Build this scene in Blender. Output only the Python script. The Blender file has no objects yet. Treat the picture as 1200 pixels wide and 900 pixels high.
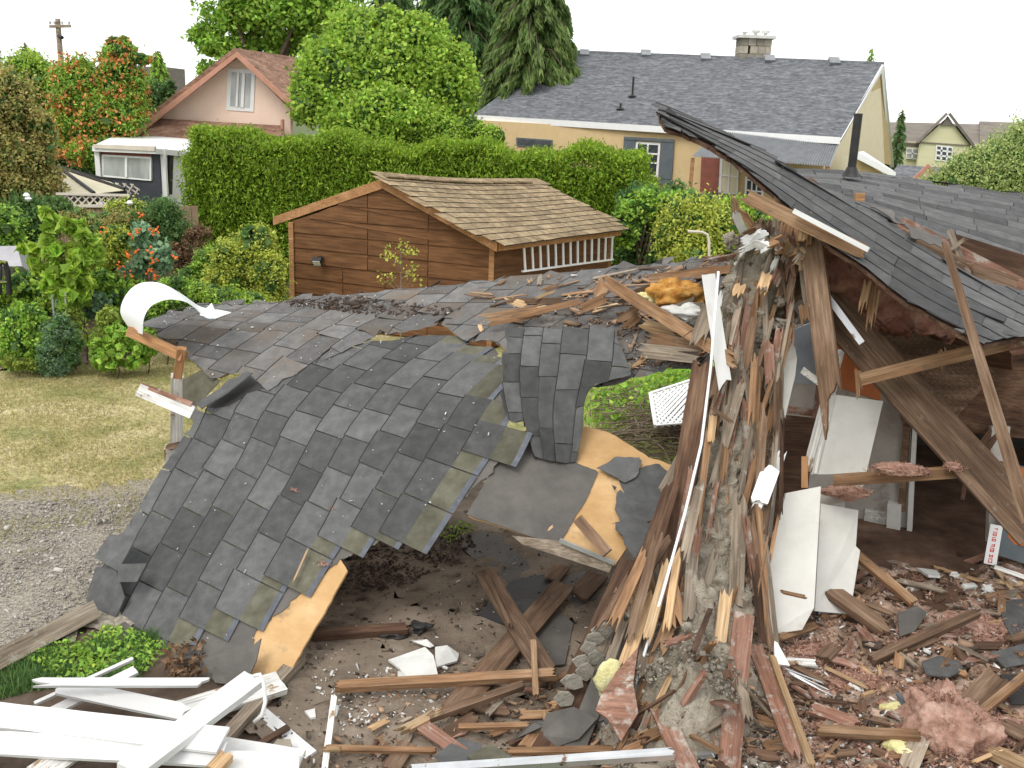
import bpy, math, random
import numpy as np
from collections import Counter
from mathutils import Vector, Matrix, noise
random.seed(7); RNG = np.random.default_rng(7)
SC = bpy.context.scene; COL = SC.collection
R = math.radians
# ---------------------------------------------------------------- camera, sky, sun, exposure
CAMP = Vector((0, 0, 4.2)); FPX = 1180.0; PITCH = R(15.2); ROLL = R(2.1)
_f = Vector((0, math.cos(PITCH), -math.sin(PITCH))); _r0 = Vector((1, 0, 0)); _u0 = Vector((0, math.sin(PITCH), math.cos(PITCH)))
_r = _r0 * math.cos(ROLL) + _u0 * math.sin(ROLL); _u = _u0 * math.cos(ROLL) - _r0 * math.sin(ROLL)
cam_d = bpy.data.cameras.new('camera'); cam = bpy.data.objects.new('camera', cam_d); COL.objects.link(cam)
cam.matrix_world = Matrix(((_r.x, _u.x, -_f.x, 0), (_r.y, _u.y, -_f.y, 0), (_r.z, _u.z, -_f.z, CAMP.z), (0, 0, 0, 1)))
cam_d.sensor_width = 36; cam_d.lens = 36 * FPX / 1200; cam_d.clip_end = 2000; cam_d.clip_start = .05
SC.camera = cam
W = bpy.data.worlds.new('World'); SC.world = W; W.use_nodes = True
nt = W.node_tree; nt.nodes.clear()
wo = nt.nodes.new('ShaderNodeOutputWorld'); bg = nt.nodes.new('ShaderNodeBackground'); sky = nt.nodes.new('ShaderNodeTexSky')
sky.sky_type = 'NISHITA'; sky.sun_disc = False; sky.sun_elevation = R(52); sky.sun_rotation = R(215); sky.air_density = 1; sky.dust_density = 5
tc = nt.nodes.new('ShaderNodeTexCoord'); nz = nt.nodes.new('ShaderNodeTexNoise'); nz.inputs['Scale'].default_value = 1.6; nz.inputs['Detail'].default_value = 5
cr = nt.nodes.new('ShaderNodeValToRGB'); cr.color_ramp.elements[0].position = .3; cr.color_ramp.elements[1].position = .75
cr.color_ramp.elements[0].color = (6.5, 6.62, 6.66, 1); cr.color_ramp.elements[1].color = (7.2, 7.25, 7.2, 1)
mx = nt.nodes.new('ShaderNodeMix'); mx.data_type = 'RGBA'; mx.inputs[0].default_value = .93
nt.links.new(tc.outputs['Generated'], nz.inputs['Vector']); nt.links.new(nz.outputs['Fac'], cr.inputs['Fac'])
nt.links.new(sky.outputs[0], mx.inputs[6]); nt.links.new(cr.outputs[0], mx.inputs[7]); nt.links.new(mx.outputs[2], bg.inputs['Color'])
bg.inputs['Strength'].default_value = .13; nt.links.new(bg.outputs[0], wo.inputs[0])
sl = bpy.data.lights.new('sun', 'SUN'); sl.energy = 1.0; sl.angle = R(25); sl.color = (1, .96, .9)
so = bpy.data.objects.new('sun', sl); COL.objects.link(so); so.rotation_euler = (R(38), 0, R(-35)); so.location = (0, 0, 30)
vs = SC.view_settings; vs.view_transform = 'Standard'; vs.look = 'None'; vs.gamma = 1; vs.use_curve_mapping = False; vs.exposure = 0.72
SC.cycles.use_denoising = True; SC.cycles.max_bounces = 6; SC.cycles.transparent_max_bounces = 6
# ---------------------------------------------------------------- world points of the place
def ray(px, py):
    return _f + _r * ((px - 600) / FPX) + _u * ((450 - py) / FPX)
def D(px, py, d):
    v = ray(px, py); return CAMP + v * (d / v.y)
def G(px, py, z=0.0):
    v = ray(px, py); return CAMP + v * ((z - CAMP.z) / v.z)
def proj(p):
    q = Vector(p) - CAMP; w = q.dot(_f)
    return (600 + FPX * q.dot(_r) / w, 450 - FPX * q.dot(_u) / w)
def pxm(px, d): return px * d / FPX
def facade(a, b):
    A = D(*a); B = D(*b); dr = (B - A); dr.z = 0; n = Vector((dr.y, -dr.x, 0)).normalized()
    if n.dot(CAMP - A) < 0: n = -n
    def Fn(px, py, off=0.0):
        v = ray(px, py); t = (A + n * off - CAMP).dot(n) / v.dot(n); return CAMP + v * t
    Fn.n = n; Fn.d = dr.normalized(); return Fn
def inpoly(x, y, P):
    c = False; j = len(P) - 1
    for i in range(len(P)):
        if (P[i][1] > y) != (P[j][1] > y) and x < (P[j][0] - P[i][0]) * (y - P[i][1]) / (P[j][1] - P[i][1]) + P[i][0]: c = not c
        j = i
    return c
# ---------------------------------------------------------------- materials
MATS = {}
def M(name, cols, scale=(4, 4, 4), rough=.8, bump=0.0, bscale=30, rnd=None, rv=.35, coord='obj', metal=0, trans=0, detail=6, grain=None, chip=None, spec=.3, pos=(.3, .7), hue=0):
    m = bpy.data.materials.new(name); m.use_nodes = True; t = m.node_tree; N = t.nodes; L = t.links; N.clear()
    out = N.new('ShaderNodeOutputMaterial'); P = N.new('ShaderNodeBsdfPrincipled'); P.inputs['Roughness'].default_value = rough
    P.inputs['Metallic'].default_value = metal; P.inputs['Specular IOR Level'].default_value = spec
    if coord == 'obj': c = N.new('ShaderNodeTexCoord').outputs['Object']
    else: c = N.new('ShaderNodeNewGeometry').outputs['Position']
    rn = None
    if rnd == 'obj': rn = N.new('ShaderNodeObjectInfo').outputs['Random']
    if rnd == 'isl': rn = N.new('ShaderNodeNewGeometry').outputs['Random Per Island']
    if rn is not None:
        ad = N.new('ShaderNodeVectorMath'); ad.operation = 'MULTIPLY_ADD'; cb = N.new('ShaderNodeCombineXYZ')
        for i in range(3): L.new(rn, cb.inputs[i])
        L.new(cb.outputs[0], ad.inputs[0]); ad.inputs[1].default_value = (37, 21, 13); L.new(c, ad.inputs[2]); c2 = ad.outputs[0]
    else: c2 = c
    mp = N.new('ShaderNodeMapping'); mp.inputs['Scale'].default_value = scale; L.new(c2, mp.inputs[0])
    n = N.new('ShaderNodeTexNoise'); n.inputs['Scale'].default_value = 1; n.inputs['Detail'].default_value = detail; n.inputs['Roughness'].default_value = .62; L.new(mp.outputs[0], n.inputs['Vector'])
    r = N.new('ShaderNodeValToRGB'); el = r.color_ramp.elements; k = len(cols)
    while len(el) < k: el.new(.5)
    for i, cc in enumerate(cols):
        el[i].position = pos[0] + (pos[1] - pos[0]) * i / max(1, k - 1); el[i].color = (*cc, 1)
    L.new(n.outputs['Fac'], r.inputs['Fac']); col = r.outputs[0]
    if grain:
        g = N.new('ShaderNodeMapping'); g.inputs['Scale'].default_value = grain; L.new(c2, g.inputs[0])
        gn = N.new('ShaderNodeTexNoise'); gn.inputs['Scale'].default_value = 1; gn.inputs['Detail'].default_value = 3; L.new(g.outputs[0], gn.inputs['Vector'])
        gr = N.new('ShaderNodeMapRange'); gr.inputs[1].default_value = .3; gr.inputs[2].default_value = .7; gr.inputs[3].default_value = .62; gr.inputs[4].default_value = 1.25; L.new(gn.outputs['Fac'], gr.inputs[0])
        mm = N.new('ShaderNodeMix'); mm.data_type = 'RGBA'; mm.blend_type = 'MULTIPLY'; mm.inputs[0].default_value = 1; L.new(col, mm.inputs[6]); L.new(gr.outputs[0], mm.inputs[7]); col = mm.outputs[2]
    if chip:
        ccol, th, cs = chip[:3]
        g = N.new('ShaderNodeMapping'); g.inputs['Scale'].default_value = cs; L.new(c2, g.inputs[0])
        gn = N.new('ShaderNodeTexNoise'); gn.inputs['Scale'].default_value = 1; gn.inputs['Detail'].default_value = 8; gn.inputs['Roughness'].default_value = .7; L.new(g.outputs[0], gn.inputs['Vector'])
        gr = N.new('ShaderNodeMapRange'); gr.inputs[1].default_value = th; gr.inputs[2].default_value = th + (chip[3] if len(chip) > 3 else .02); L.new(gn.outputs['Fac'], gr.inputs[0])
        mm = N.new('ShaderNodeMix'); mm.data_type = 'RGBA'; L.new(gr.outputs[0], mm.inputs[0]); L.new(col, mm.inputs[6]); mm.inputs[7].default_value = (*ccol, 1); col = mm.outputs[2]
    if rn is not None:
        h = N.new('ShaderNodeHueSaturation'); q = N.new('ShaderNodeMapRange'); q.inputs[3].default_value = 1 - rv; q.inputs[4].default_value = 1 + rv; L.new(rn, q.inputs[0]); L.new(q.outputs[0], h.inputs['Value'])
        if hue:
            w = N.new('ShaderNodeTexWhiteNoise'); w.noise_dimensions = '1D'; L.new(rn, w.inputs['W']); q2 = N.new('ShaderNodeMapRange'); q2.inputs[3].default_value = .5 - hue; q2.inputs[4].default_value = .5 + hue; L.new(w.outputs['Value'], q2.inputs[0]); L.new(q2.outputs[0], h.inputs['Hue'])
        L.new(col, h.inputs['Color']); col = h.outputs[0]
    L.new(col, P.inputs['Base Color'])
    if bump:
        b = N.new('ShaderNodeBump'); b.inputs['Strength'].default_value = min(1, bump); b.inputs['Distance'].default_value = .02 * max(1, bump)
        bn = N.new('ShaderNodeTexNoise'); bn.inputs['Detail'].default_value = 8; bn.inputs['Roughness'].default_value = .65
        if isinstance(bscale, tuple):
            bm_ = N.new('ShaderNodeMapping'); bm_.inputs['Scale'].default_value = bscale; L.new(c2, bm_.inputs[0]); L.new(bm_.outputs[0], bn.inputs['Vector']); bn.inputs['Scale'].default_value = 1
        else: bn.inputs['Scale'].default_value = bscale; L.new(c2, bn.inputs['Vector'])
        L.new(bn.outputs['Fac'], b.inputs['Height']); L.new(b.outputs[0], P.inputs['Normal'])
    if trans:
        tb = N.new('ShaderNodeBsdfTranslucent'); L.new(col, tb.inputs['Color']); ms = N.new('ShaderNodeMixShader'); ms.inputs[0].default_value = trans
        L.new(P.outputs[0], ms.inputs[1]); L.new(tb.outputs[0], ms.inputs[2]); L.new(ms.outputs[0], out.inputs[0])
    else: L.new(P.outputs[0], out.inputs[0])
    MATS[name] = m; return m
def wood(name, cols, **k):
    k.setdefault('rnd', 'obj'); k.setdefault('rv', .28); k.setdefault('bump', .35)
    return M(name, cols, scale=(1.6, 9, 9), grain=(3, 70, 70), bscale=(5, 70, 70), rough=.85, **k)
wood('wood_brown', [(0.085, 0.052, 0.032), (0.165, 0.1, 0.062), (0.27, 0.185, 0.125)], chip=((.28, .24, .2), .62, (9, 14, 14), .1))
wood('wood_dark', [(0.0405, 0.0243, 0.0162), (0.1013, 0.054, 0.0338), (0.1755, 0.108, 0.0675)], chip=((.2, .16, .12), .66, (6, 12, 12), .1))
wood('wood_cedar', [(0.1564, 0.0828, 0.0414), (0.276, 0.1564, 0.0828), (0.3864, 0.2576, 0.1564)], chip=((.12, .09, .07), .6, (5, 10, 10), .15))
wood('wood_fresh', [(0.324, 0.198, 0.099), (0.486, 0.324, 0.18), (0.594, 0.441, 0.279)], chip=((.2, .12, .07), .64, (6, 10, 10), .1))
wood('wood_grey', [(.13, .1, .075), (.25, .2, .15), (.38, .32, .25)], chip=((.42, .4, .36), .6, (9, 9, 9), .1))
wood('wood_red', [(0.14, 0.07, 0.045), (0.25, 0.13, 0.09), (0.36, 0.22, 0.165)], chip=((.4, .37, .33), .52, (9, 12, 12), .14), rv=.2)
wood('wood_trim', [(0.3, 0.15, 0.065), (0.4, 0.21, 0.095), (0.48, 0.27, 0.14)], rv=.08)
M('white_paint', [(0.592, 0.592, 0.584), (0.664, 0.664, 0.656)], scale=(2, 6, 6), rough=.6, rnd='obj', rv=.08, chip=((.5, .46, .4), .56, (3, 9, 9), .2), bump=.15, bscale=(3, 30, 30))
wood('white_worn', [(.5, .49, .45), (.7, .69, .65), (.8, .79, .76)], chip=((.3, .2, .12), .58, (4, 9, 9), .05), rv=.08)
M('white_clean', [(.76, .77, .76), (.84, .84, .83)], rough=.5, chip=((.5, .47, .42), .66, (3, 3, 3), .1))
M('white_panel', [(.6, .59, .55), (.78, .77, .73)], scale=(2, 2, 2), rough=.6, chip=((.48, .43, .36), .56, (3, 3, 3), .25))
M('white_metal', [(.8, .82, .84), (.88, .89, .9)], rough=.3, spec=.5)
M('ply_old', [(.48, .23, .07), (.66, .36, .12), (.76, .48, .2)], scale=(2, 6, 6), grain=(3, 40, 40), bump=.3, chip=((.16, .1, .07), .63, (5, 5, 5), .05))
shc = [(.1, .101, .101), (.132, .133, .132), (.17, .171, .169)]
M('shingle', shc, scale=(9, 9, 9), rough=.92, bump=.9, bscale=260, rnd='isl', rv=.36, spec=.3, chip=((.2, .19, .17), .75, (5, 5, 5), .08))
M('ply', [(.43, .26, .11), (.52, .33, .155), (.61, .42, .22)], scale=(2.5, 2.5, 6), bump=.2, coord='pos', chip=((.25, .17, .11), .58, (4, 4, 4), .16))
M('shingle_edge_and_shade', [(.012, .012, .013), (.025, .025, .026)])  # cut asphalt edge, also the seam shadow painted on the tab's top
M('shingle_dusty', [(0.1408, 0.1408, 0.1408), (0.1936, 0.1901, 0.1848), (0.2464, 0.2376, 0.2288)], scale=(9, 9, 9), rough=.95, bump=.9, bscale=260, rnd='isl', rv=.25, chip=((.19, .15, .115), .47, (1.1, 1.1, 1.1), .2))
M('wood_wall', [(0.117, 0.0715, 0.0455), (0.26, 0.1755, 0.117), (0.442, 0.338, 0.247)], scale=(16, 16, 2), rough=.9, bump=1.4, bscale=(50, 50, 5), coord='pos', grain=(60, 60, 5), chip=((.4, .36, .3), .58, (7, 7, 3), .08))
M('shingle_olive', [(0.0938, 0.0875, 0.0625), (0.1375, 0.1313, 0.0938), (0.1875, 0.1812, 0.1375)], scale=(7, 7, 7), rough=.9, bump=.8, bscale=200, rnd='isl', rv=.2)
M('shingle_seal', [(0.072, 0.078, 0.096), (0.12, 0.1296, 0.15)], scale=(20, 20, 20), rough=.5, rnd='isl', rv=.15)
M('felt', [(0.0723, 0.0663, 0.0612), (0.1062, 0.0978, 0.0892), (0.1445, 0.1318, 0.119)], scale=(3, 3, 3), rough=.7, bump=.3, bscale=40, chip=((.17, .14, .12), .66, (6, 6, 6), .1))
M('felt_black', [(0.02, 0.019, 0.019), (0.05, 0.047, 0.045)], scale=(3, 3, 3), rough=.6, bump=.3, bscale=30)
M('plaster', [(0.3868, 0.3292, 0.2545), (0.5372, 0.4719, 0.3736), (0.6521, 0.6034, 0.4928)], scale=(7, 7, 7), rough=.95, bump=3.5, bscale=38, coord='pos', chip=((.16, .12, .09), .6, (9, 9, 9), .1))
M('plaster_white', [(.5, .5, .47), (.72, .72, .69)], rough=.9, bump=.4, rnd='obj', rv=.1)
M('insulation', [(0.39, 0.216, 0.162), (0.65, 0.3915, 0.3038), (0.88, 0.621, 0.4995)], scale=(9, 9, 9), rough=1, bump=1.5, bscale=45, rnd='isl', rv=.25, coord='pos', trans=.2, spec=.05)
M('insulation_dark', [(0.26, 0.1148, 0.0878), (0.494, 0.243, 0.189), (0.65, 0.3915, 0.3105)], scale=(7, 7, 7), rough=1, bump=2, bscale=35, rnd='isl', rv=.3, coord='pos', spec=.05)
M('foam', [(.55, .5, .2), (.75, .7, .36), (.82, .79, .5)], scale=(9, 9, 9), rough=.9, bump=.8, bscale=40)
M('foam_orange', [(.35, .13, .02), (.55, .27, .06), (.7, .45, .18)], scale=(12, 12, 12), rough=.9, bump=1, bscale=50)
M('rubble', [(0.1943, 0.131, 0.0955), (0.3588, 0.2475, 0.1843), (0.5681, 0.4077, 0.314), (0.7475, 0.5387, 0.4232)], scale=(6, 6, 6), rough=.95, bump=1.8, bscale=28, coord='pos', chip=((.5, .48, .45), .68, (16, 16, 16), .03))
M('floor_dirt', [(0.0672, 0.0392, 0.0246), (0.1344, 0.0784, 0.0504), (0.224, 0.1344, 0.0896)], scale=(3, 3, 3), rough=.9, bump=1, bscale=30, coord='pos', chip=((.4, .36, .32), .7, (12, 12, 12), .03))
M('soil', [(0.052, 0.0343, 0.0229), (0.104, 0.0728, 0.052), (0.1768, 0.13, 0.0988)], scale=(2.5, 2.5, 2.5), rough=.95, bump=1.6, bscale=22, coord='pos')
M('pit_dirt', [(0.1191, 0.0918, 0.0688), (0.2234, 0.1765, 0.1324), (0.3274, 0.268, 0.2117)], scale=(1.6, 1.6, 1.6), rough=.95, bump=1.3, bscale=26, coord='pos', chip=((.055, .04, .03), .57, (1.3, 1.3, 1.3), .12))
M('gravel', [(0.2326, 0.2018, 0.155), (0.4294, 0.3772, 0.3018), (0.6442, 0.5877, 0.4894)], scale=(28, 28, 28), rough=.95, bump=2, bscale=70, coord='pos', detail=3, chip=((.11, .085, .06), .55, (1.2, 1.2, 1.2), .25))
M('lawn', [(0.2782, 0.2889, 0.107), (0.5029, 0.4387, 0.214), (0.6634, 0.5671, 0.3317)], scale=(1.1, 1.1, 1.1), rough=.95, bump=1.5, bscale=60, coord='pos', grain=(18, 18, 18), pos=(.36, .62))
M('far_ground', [(.06, .09, .03), (.13, .15, .06)], scale=(.5, .5, .5), rough=.95, coord='pos')
def leafm(n, cols, rv=.4, tr=.42, hue=.02): M(n, cols, scale=(.9, .9, .9), rough=.55, rnd='isl', rv=rv, coord='pos', trans=tr, spec=.3, hue=hue)
leafm('leaf_mid', [(0.142, 0.2605, 0.039), (0.3152, 0.5211, 0.076), (0.536, 0.7556, 0.1302)])
leafm('leaf_bright', [(0.1807, 0.2998, 0.0411), (0.3612, 0.5433, 0.0746), (0.5645, 0.7106, 0.1305)])
leafm('leaf_hedge', [(0.1187, 0.2059, 0.0177), (0.2543, 0.396, 0.0344), (0.4069, 0.5543, 0.059)])
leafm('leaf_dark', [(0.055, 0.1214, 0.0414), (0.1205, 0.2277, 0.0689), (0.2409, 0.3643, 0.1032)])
leafm('leaf_spruce', [(0.0789, 0.1491, 0.0369), (0.1755, 0.2633, 0.0737), (0.2984, 0.3861, 0.1179)])
leafm('leaf_yellow', [(0.2387, 0.3168, 0.0416), (0.4957, 0.5588, 0.0936), (0.748, 0.7826, 0.1873)])
leafm('leaf_rust', [(0.1938, 0.2643, 0.0655), (0.4306, 0.4066, 0.131), (0.6336, 0.3863, 0.1872)])
leafm('leaf_lime', [(0.176, 0.256, 0.032), (0.32, 0.416, 0.072), (0.4, 0.48, 0.128)])
leafm('leaf_blue', [(0.105, 0.21, 0.12), (0.24, 0.39, 0.225), (0.405, 0.57, 0.33)])
leafm('leaf_grass', [(0.2, 0.26, 0.06), (0.42, 0.38, 0.16), (0.6, 0.5, 0.27)], hue=.03)
leafm('leaf_far', [(0.2674, 0.363, 0.1162), (0.4404, 0.5372, 0.1888), (0.5663, 0.6389, 0.2759)])
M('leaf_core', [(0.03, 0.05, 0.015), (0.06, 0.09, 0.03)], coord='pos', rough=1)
M('leaf_dead', [(.1, .055, .03), (.22, .13, .07)], rnd='isl', rv=.4, coord='pos')
M('berry', [(0.51, 0.171, 0.054), (0.7012, 0.285, 0.0945)], rough=.4, rnd='isl', rv=.3, coord='pos')
M('petal', [(.75, .13, .02), (.85, .2, .04)], rough=.5, rnd='isl', rv=.2, coord='pos')
M('bark', [(.07, .05, .035), (.16, .12, .09)], scale=(3, 3, 12), rough=.95, bump=1, bscale=30, coord='pos')
M('twig', [(.12, .09, .06), (.24, .19, .14)], rnd='isl', rv=.3, coord='pos')
M('pink_stucco', [(0.84, 0.64, 0.52), (0.88, 0.69, 0.56)], rough=.95, coord='pos', bump=.3)
M('tan_stucco', [(0.6, 0.45, 0.24), (0.66, 0.5, 0.28)], rough=.95, coord='pos', bump=.3)
M('pale_stucco', [(0.792, 0.682, 0.484), (0.858, 0.748, 0.55)], rough=.95, coord='pos')
M('cream_siding', [(.6, .57, .36), (.68, .65, .43)], scale=(.5, .5, 8), rough=.8, coord='pos')
M('roof_brown', [(0.161, 0.0875, 0.06), (0.276, 0.1562, 0.108), (0.391, 0.2375, 0.168)], scale=(1.6, 1.6, 9), rough=.95, coord='pos', grain=(6, 6, 20))
M('roof_grey', [(0.0975, 0.104, 0.1144), (0.1365, 0.143, 0.156), (0.1885, 0.195, 0.208)], scale=(2.6, 2.6, 16), rough=.95, coord='pos', grain=(7, 7, 30), pos=(.36, .64))
M('roof_far', [(.16, .14, .12), (.24, .21, .18)], scale=(1, 1, 6), rough=.95, coord='pos')
M('roof_shed', [(0.1638, 0.1175, 0.067), (0.2691, 0.1997, 0.1196), (0.3861, 0.3054, 0.1818)], scale=(7, 7, 7), rough=.95, rnd='isl', rv=.22, coord='pos', bump=.5, bscale=60)
M('shed_siding', [(0.1159, 0.0508, 0.0202), (0.149, 0.0684, 0.0275), (0.1822, 0.088, 0.0361)], scale=(2, 2, 9), rough=.8, rnd='isl', rv=.07, coord='pos', grain=(2, 2, 30), bump=.15)
M('rake_brown', [(0.432, 0.216, 0.144), (0.54, 0.288, 0.204)], coord='pos')
M('slate_paint', [(.09, .11, .125), (.13, .15, .165)], rough=.6)
M('dark_wall', [(.035, .04, .05), (.06, .065, .08)], rough=.6)
M('maroon', [(.2, .07, .05), (.28, .1, .07)], rough=.7)
M('glass_dark', [(.03, .035, .04), (.08, .09, .1)], rough=.08, spec=.6)
M('glass_pale', [(.25, .27, .27), (.5, .52, .5)], scale=(3, 3, 1), rough=.1, spec=.6, coord='pos')
M('canvas', [(.6, .54, .38), (.68, .62, .46)], rough=.9, coord='pos')
M('dark_metal', [(.02, .02, .022), (.05, .048, .045)], rough=.5, metal=.3)
M('alu', [(.45, .46, .47), (.62, .63, .64)], rough=.35, metal=.7, chip=((.2, .12, .08), .6, (10, 10, 10), .05))
M('corrugated', [(.2, .21, .22), (.3, .31, .32)], rough=.5, metal=.2, coord='pos')
M('stone', [(.25, .22, .17), (.38, .35, .29)], scale=(4, 4, 4), coord='pos', rnd='isl', rv=.3, bump=.5)
M('lattice_pale', [(.55, .5, .42), (.68, .62, .53)], rough=.8)
M('fence_brown', [(.2, .13, .08), (.33, .24, .17)], coord='pos', rough=.9)
M('tarp', [(.42, .36, .28), (.5, .44, .36)], rough=.6, coord='pos')
M('grey_plastic', [(.35, .34, .38), (.45, .44, .47)], rough=.5)
M('room_wall', [(0.3438, 0.3125, 0.2812), (0.5, 0.4688, 0.4219)], rough=.9, coord='pos', chip=((.13, .1, .08), .6, (2, 2, 2), .15))
M('room_blue', [(.3, .36, .42), (.42, .48, .54)], rough=.8, coord='pos')
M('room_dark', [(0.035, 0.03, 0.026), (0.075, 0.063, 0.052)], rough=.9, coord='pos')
M('orange_paint', [(.42, .13, .04), (.55, .18, .06)], rough=.7, coord='pos')
M('red_print', [(.6, .05, .04), (.7, .08, .06)])
M('lamp_glass', [(.7, .7, .68), (.85, .85, .83)], rough=.2, spec=.6)
# ---------------------------------------------------------------- mesh helpers
class MB:
    def __init__(s): s.v = []; s.f = []; s.m = []
    def add(s, vs, fs, mi=0):
        b = len(s.v); s.v += [tuple(v) for v in vs]; s.f += [[b + i for i in f] for f in fs]; s.m += [mi] * len(fs); return b
    def slab(s, pts, th, mi=0, n=None):
        pts = [Vector(p) for p in pts]; k = len(pts)
        if n is None:
            n = Vector((0, 0, 0)); c = sum(pts, Vector()) / k
            for i in range(k): n += (pts[i] - c).cross(pts[(i + 1) % k] - c)
            n.normalize()
            if n.dot(CAMP - c) < 0: n = -n
        q = [p - n * th for p in pts]
        s.add(pts + q, [list(range(k)), list(range(2 * k - 1, k - 1, -1))] + [[i, i + k, (i + 1) % k + k, (i + 1) % k] for i in range(k)], mi)
    def beam(s, a, b, w, h, up=(0, 0, 1), mi=0):
        a = Vector(a); b = Vector(b); x = (b - a).normalized(); up = Vector(up); y = up.cross(x)
        if y.length < 1e-4: y = Vector((1, 0, 0)).cross(x)
        y.normalize(); z = x.cross(y); vs = []
        for p in (a, b):
            for sy, sz in ((-1, -1), (1, -1), (1, 1), (-1, 1)): vs.append(p + y * sy * w / 2 + z * sz * h / 2)
        s.add(vs, [[0, 1, 2, 3][::-1], [4, 5, 6, 7], [0, 1, 5, 4], [1, 2, 6, 5], [2, 3, 7, 6], [3, 0, 4, 7]], mi)
    def tube(s, pts, rad, seg=8, mi=0):
        pts = [Vector(p) for p in pts]; n = len(pts)
        if not isinstance(rad, (list, tuple)): rad = [rad] * n
        vs = []; prev = None
        for i, p in enumerate(pts):
            t = (pts[min(n - 1, i + 1)] - pts[max(0, i - 1)]).normalized()
            y = (Vector((0, 0, 1)) if abs(t.z) < .9 else Vector((1, 0, 0))).cross(t).normalized() if prev is None else (prev - t * prev.dot(t)).normalized()
            prev = y; z = t.cross(y)
            for k in range(seg):
                a = 2 * math.pi * k / seg; vs.append(p + (y * math.cos(a) + z * math.sin(a)) * rad[i])
        fs = [[i * seg + k, i * seg + (k + 1) % seg, (i + 1) * seg + (k + 1) % seg, (i + 1) * seg + k] for i in range(n - 1) for k in range(seg)]
        fs += [list(range(seg))[::-1], [(n - 1) * seg + k for k in range(seg)]]
        s.add(vs, fs, mi)
    def build(s, name, mats, parent=None, smooth=False, origin=None):
        me = bpy.data.meshes.new(name)
        if not isinstance(mats, (list, tuple)): mats = [mats]
        V = [Vector(v) for v in s.v]
        if origin is None and parent is None and V:
            c = sum(V, Vector()) / len(V); origin = Vector((c.x, c.y, min(v.z for v in V)))
        if origin is None: origin = Vector((0, 0, 0))
        off = parent.matrix_world.translation if parent is not None else Vector((0, 0, 0))
        if parent is not None: origin = Vector(off)
        me.from_pydata([v - Vector(origin) for v in V], [], s.f); 
        for m in mats: me.materials.append(MATS[m])
        if len(mats) > 1: me.polygons.foreach_set('material_index', s.m)
        if smooth: me.polygons.foreach_set('use_smooth', [True] * len(me.polygons))
        me.update(); o = bpy.data.objects.new(name, me); COL.objects.link(o)
        if parent is not None: o.parent = parent
        else: o.location = origin
        return o
def tag(o, label=None, cat=None, group=None, kind=None):
    if label: o['label'] = label
    if cat: o['category'] = cat
    if group: o['group'] = group
    if kind: o['kind'] = kind
    return o
def thing(name, label, cat, loc, group=None):
    o = bpy.data.objects.new(name, None); COL.objects.link(o); o.location = loc; o.empty_display_size = .2
    o.matrix_world = Matrix.Translation(Vector(loc)); return tag(o, label, cat, group)
def npmesh(name, V, Fq, mat, parent=None, origin=(0, 0, 0), mats2=None, mi=None):
    V = np.asarray(V, dtype=np.float32).reshape(-1, 3); Fq = np.asarray(Fq, dtype=np.int32); k = Fq.shape[1]
    if parent is not None: origin = parent.matrix_world.translation
    V = V - np.array(origin, dtype=np.float32)
    me = bpy.data.meshes.new(name); me.vertices.add(len(V)); me.vertices.foreach_set('co', V.ravel())
    me.loops.add(Fq.size); me.loops.foreach_set('vertex_index', Fq.ravel()); me.polygons.add(len(Fq))
    me.polygons.foreach_set('loop_start', np.arange(0, Fq.size, k, dtype=np.int32)); me.polygons.foreach_set('loop_total', np.full(len(Fq), k, dtype=np.int32))
    me.materials.append(MATS[mat])
    if mats2:
        for m in mats2: me.materials.append(MATS[m])
        me.polygons.foreach_set('material_index', np.asarray(mi, dtype=np.int32))
    me.update(calc_edges=True); me.validate()
    o = bpy.data.objects.new(name, me); COL.objects.link(o)
    if parent is not None: o.parent = parent
    else: o.location = origin
    return o
def unit(a): return a / np.maximum(1e-6, np.linalg.norm(a, axis=-1, keepdims=True))
def leafquads(C, L, Wd, bias=None, bw=0.0, nb=None, nw=0.0):
    """diamond leaves at centres C; long axis biased towards bias, normal towards nb"""
    n = len(C); C = np.asarray(C); a = unit(RNG.normal(size=(n, 3)))
    if bias is not None: a = unit(a * (1 - bw) + np.asarray(bias) * bw)
    q = unit(RNG.normal(size=(n, 3)))
    if nb is not None: q = unit(q * (1 - nw) + np.asarray(nb) * nw)
    b = unit(np.cross(q, a)); l = (L * RNG.uniform(.6, 1.3, (n, 1))) / 2; w = (Wd * RNG.uniform(.6, 1.3, (n, 1))) / 2
    nn = np.cross(a, b) * l * .25
    V = np.stack([C - a * l, C + b * w + nn - a * l * .1, C + a * l, C - b * w + nn - a * l * .1], 1)
    return V.reshape(-1, 3), np.arange(4 * n).reshape(n, 4)
def fr(x, y, z=0.0, s=1.0, o=4): return noise.fractal(Vector((x * s, y * s, z * s)), 1.0, 2.0, o)
def cat(p0, p1, p2, p3, t): return .5 * ((2 * p1) + (p2 - p0) * t + (2 * p0 - 5 * p1 + 4 * p2 - p3) * t * t + (3 * p1 - p0 - 3 * p2 + p3) * t ** 3)
def spl(P, t):
    n = len(P); t = max(-.6, min(n - .4, t)); i = max(0, min(n - 2, int(math.floor(t)))); u = t - i
    if u < 0: return P[0] + (P[1] - P[0]) * u
    if u > 1: return P[-1] + (P[-1] - P[-2]) * (u - 1)
    a = P[i - 1] if i > 0 else 2 * P[0] - P[1]; d = P[i + 2] if i + 2 < n else 2 * P[-1] - P[-2]
    return cat(a, P[i], P[i + 1], d, u)
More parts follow.
